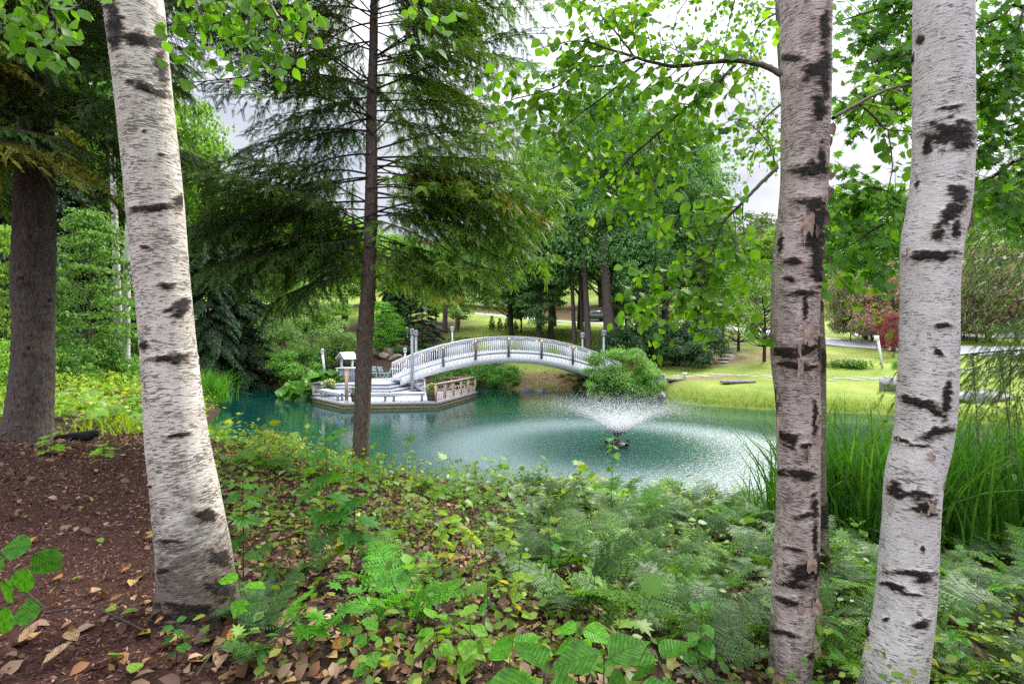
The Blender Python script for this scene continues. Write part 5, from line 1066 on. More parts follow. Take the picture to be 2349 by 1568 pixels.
# left hemlock: dark heavy boughs over the left quarter
for i in range(66):
    v = rs.uniform(-300, 420); z = zpx(v, 7.6); az = rs.uniform(-1.9, 1.5) if i % 4 else rs.uniform(2, 4.2)
    sc = rs.uniform(.75, 1.18) * np.interp(v, [-300, 100, 430], [1.0, 1.1, 1.0]); tq = on_trunk(hlq, z)
    add_bough(hemL, BG[i % 6], tq[:3], az, sc, rs.uniform(-.25, .3), rs.uniform(-.2, .2), (.8, .9, .7) if rs.uniform() > .06 else (3.5, 1.8, .7))
for i in range(16):
    v = rs.uniform(-80, 370); tq = on_trunk(hlq, zpx(v, 7.6)); add_bough(hemL, BG[i % 6], tq[:3], -1.45 + rs.uniform(-.8, .8), rs.uniform(.6, .95), rs.uniform(0, .35), rs.uniform(-.2, .2), (.85, .95, .7))
# spruce at the right edge: trunk outside the frame, hanging sprays reach in
spR = thing('spruce_tree', 'dark spruce whose drooping boughs hang into the picture at the right edge', 'spruce', (9.4, 7.6, gz(9.4, 7.6)))
obj('trunk', MB().tube(spline([(9.4, 7.6, gz(9.4, 7.6) - .2), (9.45, 7.6, 4), (9.4, 7.6, 11)], 20), np.linspace(.2, .09, 20), 16), hem2_m, spR)
for i, (v, az, sc, pt, pr) in enumerate([(600, PI + .03, 1.12, .0, 0), (812, PI - .02, 1.45, .03, 1), (700, PI + .12, 1.05, .12, 0), (480, PI + .05, 1.15, .05, 0), (720, PI + .3, 1.05, .05, 1), (420, PI, .95, 0, 1), (850, PI - .3, .9, 0, 1), (350, PI, .9, 0, 0), (500, 1.2, .9, 0, 1), (620, -.8, .9, 0, 0), (400, 2.2, .9, 0, 0)]):
    add_bough(spR, BGH[pr], (9.35, 7.6, zpx(v, 7.6)), az, sc, pt, 0, (1.6, 1.6, 1.2))

# --- leafy limbs -----------------------------------------------------------
class Leafy:
    def __init__(s, tpl, size, seed): s.wood = MB(); s.woods = []; s.p = []; s.d = []; s.n = []; s.tpl = tpl; s.size = size; s.rs = np.random.RandomState(seed)
    def twig(s, o, d, ln, r, lvl, gap=.042, droop=.5):
        n = max(4, int(ln / .05)); rs_ = s.rs; path = [np.array(o, float)]; d = unit(d)
        for i in range(n): d = unit(d + np.array([0, 0, -droop * .09]) + rs_.normal(size=3) * .09); path.append(path[-1] + d * ln / n)
        path = np.array(path); s.wood.tube(path, r * np.linspace(1, .35, len(path)), 5, False)
        m_ = int(ln / gap); t_ = np.linspace(.12, 1, m_); sg = 1
        for k in t_:
            q = np.array([np.interp(k, np.linspace(0, 1, len(path)), path[:, c]) for c in range(3)]); sg = -sg
            sd = unit(np.cross(d, (0, 0, 1)) + 1e-6) * sg
            s.p.append(q + sd * .012); s.d.append(unit(d * .45 + sd * .8 + np.array([0, 0, -.55]) + rs_.normal(size=3) * .35)); s.n.append(unit(np.array([0, -.55, .75]) + rs_.normal(size=3) * .55))
            if lvl and rs_.uniform() < .30: s.twig(q, d * .6 + sd * .8 + rs_.normal(size=3) * .2, ln * rs_.uniform(.3, .5), r * .6, lvl - 1, gap, droop)
    def limb(s, px, D0, D1, r0, r1, nsub, sub=(.3, .6), gap=.042, droop=.5, t0=.08, spread=.55):
        pts = [P(u, v, D0 + (D1 - D0) * i / (len(px) - 1)) for i, (u, v) in enumerate(px)]; path = spline(pts, 8 * len(px))
        path += np.cumsum(s.rs.normal(size=path.shape) * .0012, 0); s.wood = MB(); s.woods.append(s.wood)
        s.wood.tube(path, np.linspace(r0, r1, len(path)), 7, False); tn = unit(np.gradient(path, axis=0))
        nsub = int(nsub * 1.3)
        for i in range(nsub):
            k = t0 + (1 - t0) * (i + s.rs.uniform(0, .9)) / nsub; j = min(len(path) - 1, int(k * (len(path) - 1))); a = s.rs.uniform(0, 2 * PI)
            up = np.cross(tn[j], (0, 1, 0)); sg = 1 if i % 2 else -1
            d = tn[j] * .7 + unit(up) * sg * .8 + np.array([0, 1, 0]) * s.rs.normal() * spread
            s.twig(path[j], d, s.rs.uniform(*sub) * (1 - .35 * k), r1 * .7, 1, gap, droop)
        s.twig(path[-1], tn[-1], sub[0], r1, 1, gap, droop)
    def finish(s, tree, mat, wmat, near=300, sz=(.72, 1.2), pname='leaf'):
        for w_ in (s.woods or [s.wood]): obj('limb', w_, wmat, tree, True)
        p, d, n = map(np.array, (s.p, s.d, s.n)); sc = s.size * s.rs.uniform(*sz, len(p)); R_ = frame(d, n)
        u, v = CX + p[:, 0] / p[:, 1] * F, CY - (p[:, 2] - EYE) / p[:, 1] * F; vis = (u > 0) & (u < 2348) & (v > 0) & (v < 1568) & (p[:, 1] > .3)
        key = np.where(vis, sc / p[:, 1], 0); order = np.argsort(-key); near = min(near, int(vis.sum())); one = order[:near]; rest = order[near:]
        me = MB().add(s.tpl[0], *s.tpl[1]).mesh(pname, mat, True); base = np.array(wloc(tree))
        from mathutils import Matrix
        for k in one:
            o = bpy.data.objects.new(pname, me); COL.objects.link(o); o.parent = tree
            M = Matrix([[*(R_[k][r] * sc[k]), p[k][r] - base[r]] for r in range(3)] + [[0, 0, 0, 1]]); o.matrix_local = M
        if len(rest): obj('leaves', MB().cloud(s.tpl[0], s.tpl[1], p[rest], R_[rest], sc[rest]), mat, tree, True, 'stuff')
def vx(pts, ox, oy, k): return [(ox + x * k, oy + y * k) for x, y in pts]
c7 = lambda *p: vx(p, 1100.7, 0, .4289)
lb = Leafy(OV, .074, 3)
lb.limb(c7((1610,400),(1500,345),(1340,325),(1100,350),(1000,350),(830,310),(640,250),(560,230)), 3.15, 3.5, .019, .006, 22, (.28, .5), t0=.12)
lb.limb(c7((830,310),(740,190),(650,80),(540,0),(480,-60)), 3.4, 3.7, .008, .003, 13)
lb.limb(c7((830,315),(700,350),(540,370),(420,460),(300,500),(180,530)), 3.4, 3.3, .008, .003, 15)
lb.limb(c7((1360,350),(1250,450),(1100,570),(950,710),(820,820),(730,920),(640,1050)), 3.2, 3.5, .012, .004, 26, (.25, .48))
lb.limb(c7((950,710),(980,850),(930,1000),(900,1100)), 3.4, 3.3, .006, .003, 10, (.2, .38))
lb.limb(c7((880,340),(700,490),(560,590),(440,690),(400,740)), 3.45, 3.3, .007, .003, 16, (.22, .4))
lb.limb(c7((1590,895),(1500,980),(1400,1080),(1300,1170),(1250,1300),(1180,1430),(1175,1560)), 3.1, 3.15, .012, .006, 16, (.22, .42), t0=.3)
lb.limb([(1607,655),(1609,677),(1626,703),(1645,722),(1680,731),(1720,745)], 3.15, 3.1, .005, .002, 9, (.15, .28))
lb.limb([(1625,600),(1570,640),(1520,660),(1480,672),(1445,690)], 3.2, 3.3, .005, .002, 11, (.18, .32))
lb.limb([(1600,650),(1560,690),(1525,735),(1515,775)], 3.15, 3.2, .004, .002, 6, (.12, .22))
lb.limb([(1780,395),(1760,330),(1700,280),(1640,300)], 3.2, 3.6, .006, .002, 9, (.2, .35))
lb.limb([(1640,510),(1690,560),(1720,610),(1700,660)], 3.3, 3.5, .005, .002, 9, (.18, .3))
lb.limb([(1910,272),(1971,238),(2021,214),(2064,199),(2110,185)], 3.3, 3.7, .014, .006, 8, (.2, .35), t0=.2)
lb.limb([(1971,240),(2002,265),(2033,296),(2103,300)], 3.4, 3.7, .008, .004, 7, (.2, .3))
lb.limb([(2036,296),(2045,380),(2030,460),(2055,520)], 3.5, 3.6, .005, .002, 4, (.15, .25))
lb.limb([(1900,585),(1910,615),(1922,637),(1955,669),(1977,701),(2010,725)], 3.4, 3.3, .006, .002, 8, (.12, .24))
lb.limb([(1790,60),(1770,-20),(1700,-60)], 3.3, 3.8, .010, .004, 6, (.3, .5))
lb.finish(birchB, birch_leaf, limb_m, 300, (.5, 1.22))
lt = Leafy(OV, .05, 9)          # smaller, more distant leaves at the top centre, on the thin birch behind
for px in ([(1795,-60),(1700,-50),(1620,-40),(1560,20),(1540,90)], [(1700,-50),(1680,20),(1660,110)], [(1795,20),(1740,60),(1720,130),(1730,220)], [(1620,-40),(1500,-60),(1440,-20),(1400,40)], [(1790,240),(1750,280),(1730,350)]): lt.limb(px, 4.9, 5.2, .010, .003, 15, (.3, .55), .05, 1.2)
lt.finish(birchD, birch_leaf, limb_m, 200)
# rest of that birch crown, above the frame
la = Leafy(ROUND, .062, 12)
for px, D0, n in (([(380,-150),(440,-60),(500,10),(560,60)], 2.6, 12), ([(440,-60),(455,20),(450,80),(440,130)], 2.55, 8), ([(520,-120),(600,-20),(640,60),(640,130)], 2.6, 12), ([(560,-60),(570,30),(560,110),(575,150)], 2.5, 9), ([(600,-100),(680,-20),(700,50)], 2.6, 9),
                  ([(-60,-80),(20,-20),(70,30),(110,100)], 2.3, 9), ([(20,-60),(90,-20),(130,40),(135,90)], 2.3, 8), ([(-60,10),(0,50),(40,60)], 2.3, 4), ([(870,-110),(920,-30),(960,30),(1010,60)], 2.7, 6)):
    la.limb(px, D0 + .1, D0, .006, .002, n, (.12, .26), .04, .9)
la.finish(birchA, birch_leaf, limb_m, 300)
# maple / oak leaved tree at the top right
mpR = thing('maple_tree', 'leafy green maple filling the top right corner behind the two big birches', 'maple', (8.6, 6.4, gz(8.6, 6.4)))
obj('trunk', MB().tube(spline([(8.6, 6.4, gz(8.6, 6.4) - .2), (8.5, 6.4, 4), (8.7, 6.5, 11)], 20), np.linspace(.16, .07, 20), 16), hem2_m, mpR)
lm_ = Leafy(LOBE, .115, 21)
for px, D0, D1, n in (([(2700,300),(2500,150),(2348,18),(2294,43),(2220,74),(2100,120),(1990,150)], 6.2, 5.2, 30), ([(2700,200),(2400,-60),(2200,-40),(2084,0),(2021,23),(1912,58)], 6.2, 5.4, 30), ([(2700,400),(2500,320),(2348,361),(2291,398),(2236,429),(2160,470),(2084,503),(2021,519),(1963,558),(1900,585)], 6.2, 5.6, 34),
                      ([(2500,150),(2400,180),(2300,200),(2240,230)], 6, 5.6, 20), ([(2500,320),(2400,280),(2310,290),(2240,330)], 6, 5.8, 18), ([(2200,-40),(2120,20),(2060,80),(1990,90)], 5.6, 5.9, 22), ([(2100,120),(2060,160),(2000,230),(1950,260)], 5.6, 5.4, 14),
                      ([(2084,503),(2050,450),(1990,430),(1940,470)], 5.7, 5.7, 20), ([(2291,398),(2300,440),(2340,520)], 5.8, 5.6, 8), ([(2348,18),(2330,80),(2300,130),(2310,200)], 5.7, 5.4, 18), ([(2084,503),(2040,560),(1990,600)], 5.6, 5.4, 12), ([(2220,74),(2180,180),(2100,230),(2040,250)],5.5,5.8,16), ([(2348,361),(2380,420),(2330,470)],6,5.7,8)):
    lm_.limb(px, D0, D1, .030 if D0 > 6 else .014, .006, n, (.35, .75), .065, .35, .12)
lm_.finish(mpR, oak_leaf, twig_m, 300, (.65, 1.15))

# --- ferns -------------------------------------------------------------------
def fern_plant(seed, nf, L_, bend=.55, spread=1.0):
    rs = np.random.RandomState(seed); st = MB(); fr = MB()
    pv = [(0, 0, 0)]; pf = []
    pv = []; k = 7
    for i in range(k):
        y = (i + .4) / k; w_ = .24 * (1 - y) ** .75 + .035; hw = .072 * (1 - .3 * y)
        for sg in (-1, 1): a = len(pv); pv += [(0, y - .01, 0), (sg * w_ * .5, y + w_ * .22 - hw, .012), (sg * w_, y + w_ * .45, -.02), (sg * w_ * .45, y + w_ * .22 + hw, .012)]; pf.append([a, a + 1, a + 2, a + 3] if sg > 0 else [a, a + 3, a + 2, a + 1])
    a = len(pv); pv += [(-.008, 0, 0), (.008, 0, 0), (0, 1.03, -.01)]; pf3 = [[a, a + 1, a + 2]]
    pv = np.array(pv); pf = [np.array(pf), np.array(pf3)]
    P_, R_, S_ = [], [], []
    for f in range(nf):
        az = f * 2.4 + rs.uniform(-.4, .4); ln = L_ * rs.uniform(.75, 1.15); s = np.linspace(0, 1, 14); el = rs.uniform(.75, 1.2) if spread <= 1 else rs.uniform(.6, 1.1)
        ang = el - bend * 1.9 * s ** 1.3; stp = ln / 13; h = np.concatenate([[0], np.cumsum(np.cos(ang[:-1]) * stp)]); z = np.concatenate([[0], np.cumsum(np.sin(ang[:-1]) * stp)])
        o = rs.normal(size=2) * .05; path = np.stack([o[0] + np.cos(az) * h, o[1] + np.sin(az) * h, z], -1); st.tube(path, .0035 * (1 - .7 * s), 4, False)
        tn = unit(np.gradient(path, axis=0)); m_ = 14
        for j in range(m_):
            t_ = .30 + .70 * (j + .5) / m_; q = np.array([np.interp(t_, s, path[:, c]) for c in range(3)]); i0 = int(t_ * 12.9); T0 = tn[i0]; sd = unit(np.cross(T0, (0, 0, 1))); up = np.cross(sd, T0)
            wl = ln * .34 * (1.02 - (t_ - .30) / .70) ** .8 * rs.uniform(.82, 1.12)
            for sg in (-1, 1):
                d = unit(sd * sg + T0 * .38 - np.array([0, 0, .10]) + rs.normal(size=3) * .11); P_.append(q); R_.append(frame(d[None], up + rs.normal(size=3) * .12)[0]); S_.append(wl)
    fr.cloud(pv, pf, np.array(P_), np.array(R_), np.array(S_)); return st.mesh('stem', twig_m), fr.mesh('frond', fern_m)
FERN = [fern_plant(300 + i, [5, 6, 4, 7][i], [.52, .46, .60, .42][i], [.62, .52, .55, .6][i]) for i in range(4)]
def fern(p, i, sc, label, col=(1, 1, 1), group=None, rz=None):
    t_ = thing('fern', label, 'fern', p, group); r = rz if rz is not None else random.uniform(0, 6.28); tilt = (random.uniform(-.12, .12), random.uniform(-.12, .12), r)
    link('stem', FERN[i][0], t_, rot=tilt, scale=(sc,) * 3); f = link('frond', FERN[i][1], t_, rot=tilt, scale=(sc,) * 3); f.color = (*col, 1); return t_
rs = np.random.RandomState(31); random.seed(31)
pts = []
def scatter(n, x0, x1, y0, y1, cond, mind):
    out_ = []
    for _ in range(n * 30):
        x, y = rs.uniform(x0, x1), rs.uniform(y0, y1)
        if cond(x, y) and all((x - a) ** 2 + (y - b) ** 2 > mind ** 2 for a, b in out_): out_.append((x, y))
        if len(out_) >= n: break
    return out_
def tr_ok(x, y): return all((x - a) ** 2 + (y - b) ** 2 > .25 ** 2 for a, b in ((1.77, 3.2), (2.2, 2.95), (3.02, 4.9)))
for k, (x, y) in enumerate(scatter(150, .1, 7, 2.55, 9.4, lambda x, y: x > .15 + (4.2 - y) * .45 * (y < 4.2) + (y > 6) * -1.4 * (rs.uniform() < .5) and pond_sd(np.array([x]), np.array([y]))[0] > .15 and x / y < 1.1 and tr_ok(x, y), .26)):
    sh = rs.uniform(.8, 1.3); far = y > 6.5
    fern((x, y, gz(x, y)), k % 4, rs.uniform(.95, 1.4), 'feathery green fern in the dense fern bed on the right of the near bank', (sh * .82, sh * .85, sh * .95) if k % 3 else (1.15 * sh, 1.3 * sh, .6 * sh), 'ferns of the right hand bed')
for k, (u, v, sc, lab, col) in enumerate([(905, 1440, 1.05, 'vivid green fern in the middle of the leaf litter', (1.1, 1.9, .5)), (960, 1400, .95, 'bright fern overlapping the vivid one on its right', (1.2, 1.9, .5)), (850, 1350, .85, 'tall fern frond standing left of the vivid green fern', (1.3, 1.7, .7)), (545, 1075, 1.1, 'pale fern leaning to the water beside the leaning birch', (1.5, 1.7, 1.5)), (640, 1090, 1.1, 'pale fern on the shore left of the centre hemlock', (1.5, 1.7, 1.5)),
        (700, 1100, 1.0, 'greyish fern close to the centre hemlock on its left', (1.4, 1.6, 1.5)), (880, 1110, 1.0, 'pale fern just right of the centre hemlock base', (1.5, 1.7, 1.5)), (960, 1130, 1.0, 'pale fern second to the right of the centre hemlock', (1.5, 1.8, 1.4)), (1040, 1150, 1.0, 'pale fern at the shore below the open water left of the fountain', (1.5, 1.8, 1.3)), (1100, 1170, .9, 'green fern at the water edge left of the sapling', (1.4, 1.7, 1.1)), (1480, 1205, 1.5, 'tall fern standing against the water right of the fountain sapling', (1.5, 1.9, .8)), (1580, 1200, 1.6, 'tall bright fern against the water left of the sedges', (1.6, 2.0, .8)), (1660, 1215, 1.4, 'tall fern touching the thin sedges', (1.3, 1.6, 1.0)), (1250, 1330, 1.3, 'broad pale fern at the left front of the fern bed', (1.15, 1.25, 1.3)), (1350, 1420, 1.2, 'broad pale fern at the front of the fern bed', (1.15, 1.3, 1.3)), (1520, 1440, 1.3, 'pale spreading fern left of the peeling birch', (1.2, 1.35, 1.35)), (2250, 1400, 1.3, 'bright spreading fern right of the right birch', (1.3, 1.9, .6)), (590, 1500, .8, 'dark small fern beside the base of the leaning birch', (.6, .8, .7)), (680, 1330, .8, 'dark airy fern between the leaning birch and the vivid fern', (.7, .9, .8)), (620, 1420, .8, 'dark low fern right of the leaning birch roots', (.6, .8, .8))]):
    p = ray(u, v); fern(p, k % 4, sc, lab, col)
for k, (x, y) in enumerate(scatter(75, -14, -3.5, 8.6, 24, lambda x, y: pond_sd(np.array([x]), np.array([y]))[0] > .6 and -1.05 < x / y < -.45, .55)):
    sh = rs.uniform(.9, 1.25); fern((x, y, gz(x, y)), k % 4, rs.uniform(.9, 1.4), 'pale green fern in the sunny fern patch behind the mulch bed', (2.4 * sh, 2.2 * sh, 1.6 * sh), 'ferns of the sunny left patch')  # sunlight on this patch is put into the brighter frond tint

# --- ground plants, leaves, chips -------------------------------------------------
rs = np.random.RandomState(41)
def field(n, x0, x1, y0, y1, keep, bias=1.0):
    y = y0 + (y1 - y0) * rs.uniform(size=n) ** bias; x = x0 + (x1 - x0) * rs.uniform(size=n); m_ = (np.abs(x) < 1.12 * y + .5) & (pond_sd(x, y) > .05); x, y = x[m_], y[m_]; m_ = rs.uniform(size=len(x)) < keep(x, y); x, y = x[m_], y[m_]
    return x, y, hgt(x, y)
def norm_up(n, s): return unit(np.array([0, 0, 1.]) + rs.normal(size=(n, 3)) * s)
mulch_s = lambda x, y: mulch_mask(x, y)
# fallen leaves
x, y, z = field(46000, -7, 7, 1.7, 9.5, lambda x, y: np.where(mulch_s(x, y) > .5, .10 + .25 * np.exp(-((x - .10 + .655 * y) / .35) ** 2), .95 * sstep(4.5, 0, x)), 1.35)
n = len(x); R_ = frames_n(norm_up(n, .55), rs); CURL = leaf_tpl([.30, .30], .45, -.22)
obj_ = obj('leaf_litter', MB().cloud(CURL[0], CURL[1], np.stack([x, y, z + rs.uniform(.004, .035, n)], -1), R_, .022 + .085 * rs.uniform(0, 1, n) ** 1.7), litter_m, smooth=True); tag(obj_, 'layer of fallen brown and tan leaves on the near bank', 'leaf litter', kind='stuff')
# bark chips
x, y, z = field(90000, -8, .5, 1.6, 8.6, lambda x, y: np.clip(mulch_s(x, y) + .12, 0, 1), 1.9); n = len(x)
chip = (np.array([(-.16, 0, 0), (0, -.5, .05), (.16, .0, .08), (.03, .5, 0)]), [np.array([[0, 1, 2, 3]])])
tag(obj('mulch_chips', MB().cloud(chip[0], chip[1], np.stack([x, y, z + rs.uniform(.0, .02, n)], -1), frames_n(norm_up(n, .45), rs), rs.uniform(.012, .038, n) * (1 + .12 * np.maximum(y - 3, 0))), chip_m), 'dark red brown shredded bark mulch', 'mulch', kind='stuff')
# larger single fallen leaves
tan_ = mat_leaf('single_fallen_leaf', [(.42, .26, .14), (.5, .33, .2)], .15, .6, (1, 1, 1), 5, True)
FL = [MB().add(*[(tt := leaf_tpl(w_, f_, c_))[0]], *tt[1]).mesh('fallen_leaf', tan_, True) for w_, f_, c_ in (([.28, .36, .22], .35, -.2), ([.22, .26, .2], .6, .25), ([.34, .4, .3], .2, -.35))]
LCOL = [((1, 1, 1), 'tan'), ((.6, .45, .35), 'brown'), ((1.1, .75, .3), 'orange'), ((1.1, 1.2, .25), 'yellow'), ((.35, .95, .16), 'yellow green')]
flp = [(75,1480,.13,1),(40,1490,.12,0),(150,1462,.10,0),(262,1515,.13,1),(95,1540,.14,0),(320,1412,.10,4),(265,1410,.11,4),(285,1520,.12,4),(300,1560,.10,4),(345,1465,.10,3),(352,1445,.08,2),(165,1437,.08,0),(350,1405,.07,0),(120,1140,.07,0),(85,1238,.07,2),(150,1232,.06,0),(180,1180,.07,4),(160,1165,.07,4),(240,1100,.06,4),(238,1175,.06,4),(272,1178,.07,4),(310,1170,.06,2),(255,1215,.07,1),(225,1243,.07,4),(330,1195,.06,2),(60,1190,.07,4),(140,1335,.08,2),(105,1310,.08,2),(190,1330,.07,4),(300,1310,.07,2),(210,1370,.09,0),(250,1390,.08,1),(430,1530,.11,1),(620,1560,.10,0),(700,1520,.11,2),(760,1500,.12,2),(800,1545,.11,1),(865,1520,.10,0),(905,1515,.11,1),(960,1490,.10,2),(520,1480,.11,2),(1000,1540,.09,0),(620,1190,.09,0),(560,1180,.09,0),(700,1200,.09,2),(90,1390,.08,4)]
for k, (u, v, s_, c_) in enumerate(flp):
    p = ray(u, v) + (0, 0, .03); col, nm = LCOL[c_]
    o = link('fallen_leaf', FL[k % 3], None, tuple(p), (random.uniform(-.4, .4), random.uniform(-.3, .3), random.uniform(0, 6.28)), (s_ * .85,) * 3); o.color = (*col, 1)
    where = 'on the dark mulch left of the leaning birch' if u < 380 else 'in the leaf litter right of the leaning birch roots'
    tag(o, f'{nm} fallen leaf lying {where}', 'leaf', f'{nm} fallen leaves ' + ('on the mulch' if u < 380 else 'in the litter'))
# low leafy plants (unfenced mix of little broad leaves)
def cover(n, region, keep, size, hmax, col, name, label, tpl=OV3, bias=1.4, mat=None, tilt=.45):
    x, y, z = field(n, *region, keep, bias); m_ = len(x); zz = z + .02 + rs.uniform(0, 1, m_) ** 1.5 * hmax * (.5 + vnoise(x * 2, y * 2, 3))
    o = obj(name, MB().cloud(tpl[0], tpl[1], np.stack([x, y, zz], -1), frames_n(norm_up(m_, tilt), rs), rs.uniform(*size, m_)), mat or herb_m, smooth=True); o.color = (*col, 1); tag(o, label, 'ground cover', kind='stuff'); return o
cl = lambda x, y, f=1.1, s=0: sstep(.42, .62, fbm(x * f, y * f, s, 3) * 1.12)
cover(24000, (-4, 5, 1.9, 7.5), lambda x, y: (1 - mulch_s(x, y)) * (1 - .6 * sstep(.3, 1.2, x) * sstep(2.6, 3.2, y)) * (1 - .75 * np.exp(-((x / y + .28) / .22) ** 2) * sstep(3.6, 2.8, y)) * (.04 + .85 * cl(x, y, 1.3, 2) ** 1.3) * (.35 + .65 * sstep(-1.2, .8, x)), (.04, .085), .14, (1.25, 1.1, 1.0), 'ground_cover', 'low broad leaved ground cover mixed with litter in the foreground')
cover(9000, (-1.5, 6, 1.9, 9.5), lambda x, y: (1 - mulch_s(x, y)) * .8 * cl(x, y, .8, 7), (.03, .065), .28, (.9, 1.0, .9), 'ground_cover', 'darker small leaved ground cover between the ferns', mat=None)
cover(11000, (-5, 5, 7.2, 10.4), lambda x, y: .15 + .75 * cl(x, y, .9, 4) * 1.0, (.04, .10), .42, (2.0, 1.6, .9), 'shore_herbs', 'light green and yellow herbs along the near shore', bias=1)
cover(34000, (-26, -2.6, 8.3, 30), lambda x, y: np.clip(sstep(8.2, 9.2, y), 0, 1) * (.35 + .65 * cl(x, y, .35, 9)), (.07, .16), .55, (2.6, 2.0, 1.3), 'meadow_herbs', 'sunny yellow green herbs covering the left bank behind the mulch bed', bias=1, tpl=(RH_V, RH_F), tilt=.8)  # raised leaf tint paints in the sunlight of the left bank
cover(9000, (-30, -14, 18, 46), lambda x, y: .6 + 0 * x, (.15, .32), .7, (1.6, 1.6, 1.1), 'woodland_undergrowth', 'green undergrowth on the floor of the left woods', bias=1, tpl=(RH_V, RH_F), tilt=.9)
cover(9000, (-22, 4, 31, 46), lambda x, y: sstep(2.2, .4, pond_sd(x, y)) * .9, (.10, .22), .6, (1.2, 1.5, .9), 'far_shore_herbs', 'green plants fringing the far left shore', bias=1, tpl=(RH_V, RH_F), tilt=.9)
cover(9000, (-3, 5, 2.2, 8.5), lambda x, y: (1 - mulch_s(x, y)) * sstep(.5, .66, fbm(x * .8, y * .8, 13, 3) * 1.12), (.035, .08), .34, (1.5, 1.3, 1.0), 'tall_herbs', 'taller green and yellowish herbs rising over the litter', tilt=.6)
# leafy herb plants scattered through the cover
def herb_proto(seed, tpl, n, h, size):
    rs_ = np.random.RandomState(seed); path = spline([(0, 0, -.03), (rs_.normal() * .02, rs_.normal() * .02, h * .5), (rs_.normal() * .05, rs_.normal() * .05, h)], 10); P_, D_ = [], []
    for i in range(n):
        k = .3 + .7 * i / (n - 1); q = np.array([np.interp(k, np.linspace(0, 1, 10), path[:, c]) for c in range(3)]); a = (i // 2) * 1.57 + (i % 2) * PI + rs_.normal() * .25; P_.append(q); D_.append([math.cos(a), math.sin(a), .1 + rs_.normal() * .25 + .6 * (i > n - 3)])
    D_ = unit(np.array(D_)); P_ = np.array(P_) + D_ * size * .12
    return MB().tube(path, np.linspace(.003, .0015, 10), 5).mesh('stem', twig_m), MB().cloud(tpl[0], tpl[1], P_, frame(D_, np.array([0, 0, 1.]) + rs_.normal(size=D_.shape) * .2), size * rs_.uniform(.7, 1.1, n)).mesh('foliage', herb_m, True)
HP = [herb_proto(1, OV, 10, .34, .10), herb_proto(2, LOBE, 8, .38, .12), herb_proto(3, LONG, 12, .42, .12), herb_proto(4, OV, 8, .22, .075), herb_proto(5, LOBE, 6, .20, .09)]
HN = ['round leaved', 'lobed leaved', 'narrow leaved', 'small round leaved', 'small lobed leaved']
for k, (x, y) in enumerate(scatter(170, -4, 5.5, 2.5, 9.3, lambda x, y: (x < .8 or y > 6.5 or rs.uniform() < .25) and (mulch_mask(np.array([x]), np.array([y]))[0] < .3 or rs.uniform() < .04) and (y > 3.4 or x / y > -.05 or rs.uniform() < .35) and pond_sd(np.array([x]), np.array([y]))[0] > .2 and abs(x / y) < 1.05 and tr_ok(x, y) and np.hypot(x + 1.85, y - 2.95) > .3, .17)):
    i = k % 5; zone = 'near shore' if y > 6.5 else ('litter slope left of the ferns' if x < .3 else 'edge of the fern bed'); sh = rs.uniform(.8, 1.5); ye = rs.uniform() < .12
    t_ = thing('leafy_herb', f'{HN[i]} green herb growing on the {zone}', 'herb', (x, y, gz(x, y)), f'{HN[i]} herbs on the {zone}'); sc = rs.uniform(.7, 1.35) * (1.25 if y > 6.5 else 1)
    for nm, me in zip(('stem', 'foliage'), HP[i]):
        o = link(nm, me, t_, rot=(rs.normal() * .12, rs.normal() * .12, k * 1.1), scale=(sc,) * 3); o.color = (2.6, 1.7, .7, 1) if ye else (1.3 * sh, 1.3 * sh, 1.0 * sh, 1)
# --- grass ------------------------------------------------------------------------
BL = (np.array([(-.05, 0, 0), (.05, 0, 0), (.02, .6, .06), (0, 1, .22)]), [np.array([[0, 1, 2]]), np.array([[0, 2, 3]])])
def grass(n, region, keep, size, name, label, col=(1, 1, 1), lean=.35, bias=1.0):
    x, y, z = field(n, *region, keep, bias); m_ = len(x); d = unit(np.array([0, 0, 1.]) + rs.normal(size=(m_, 3)) * lean); R_ = frame(d, unit(rs.normal(size=(m_, 3)) * (1, 1, .1)))
    o = obj(name, MB().cloud(BL[0], BL[1], np.stack([x, y, z - .02], -1), R_, rs.uniform(*size, m_)), grass_m); o.color = (*col, 1); tag(o, label, 'grass', kind='stuff')
sdv = lambda x, y: pond_sd(x, y)
grass(60000, (4.5, 26, 20, 32), lambda x, y: sstep(1.0, .1, sdv(x, y)), (.10, .30), 'shore_grass', 'long bright grass hanging over the water on the far right shore', (1.0, 1.05, .9), .5)
grass(90000, (5, 40, 22, 48), lambda x, y: lawn_mask(x, y) * (1 - .8 * bare(x, y)) * sstep(60, 24, y), (.04, .09), 'lawn_grass', 'short yellow green grass of the lawn', (1.15, 1.05, .9), .45)
grass(26000, (-8, 14, 40, 62), lambda x, y: lawn_mask(x, y) * .8, (.10, .2), 'lawn_grass', 'short green grass of the lawn behind the bridge', (1.0, 1.0, .8), .45)
grass(12000, (-14, -2, 8.2, 20), lambda x, y: sstep(.55, .7, fbm(x * .7, y * .7, 2, 3) * 1.15), (.15, .4), 'meadow_grass', 'tufts of grass among the ferns on the left bank', (1.2, 1.2, .9))
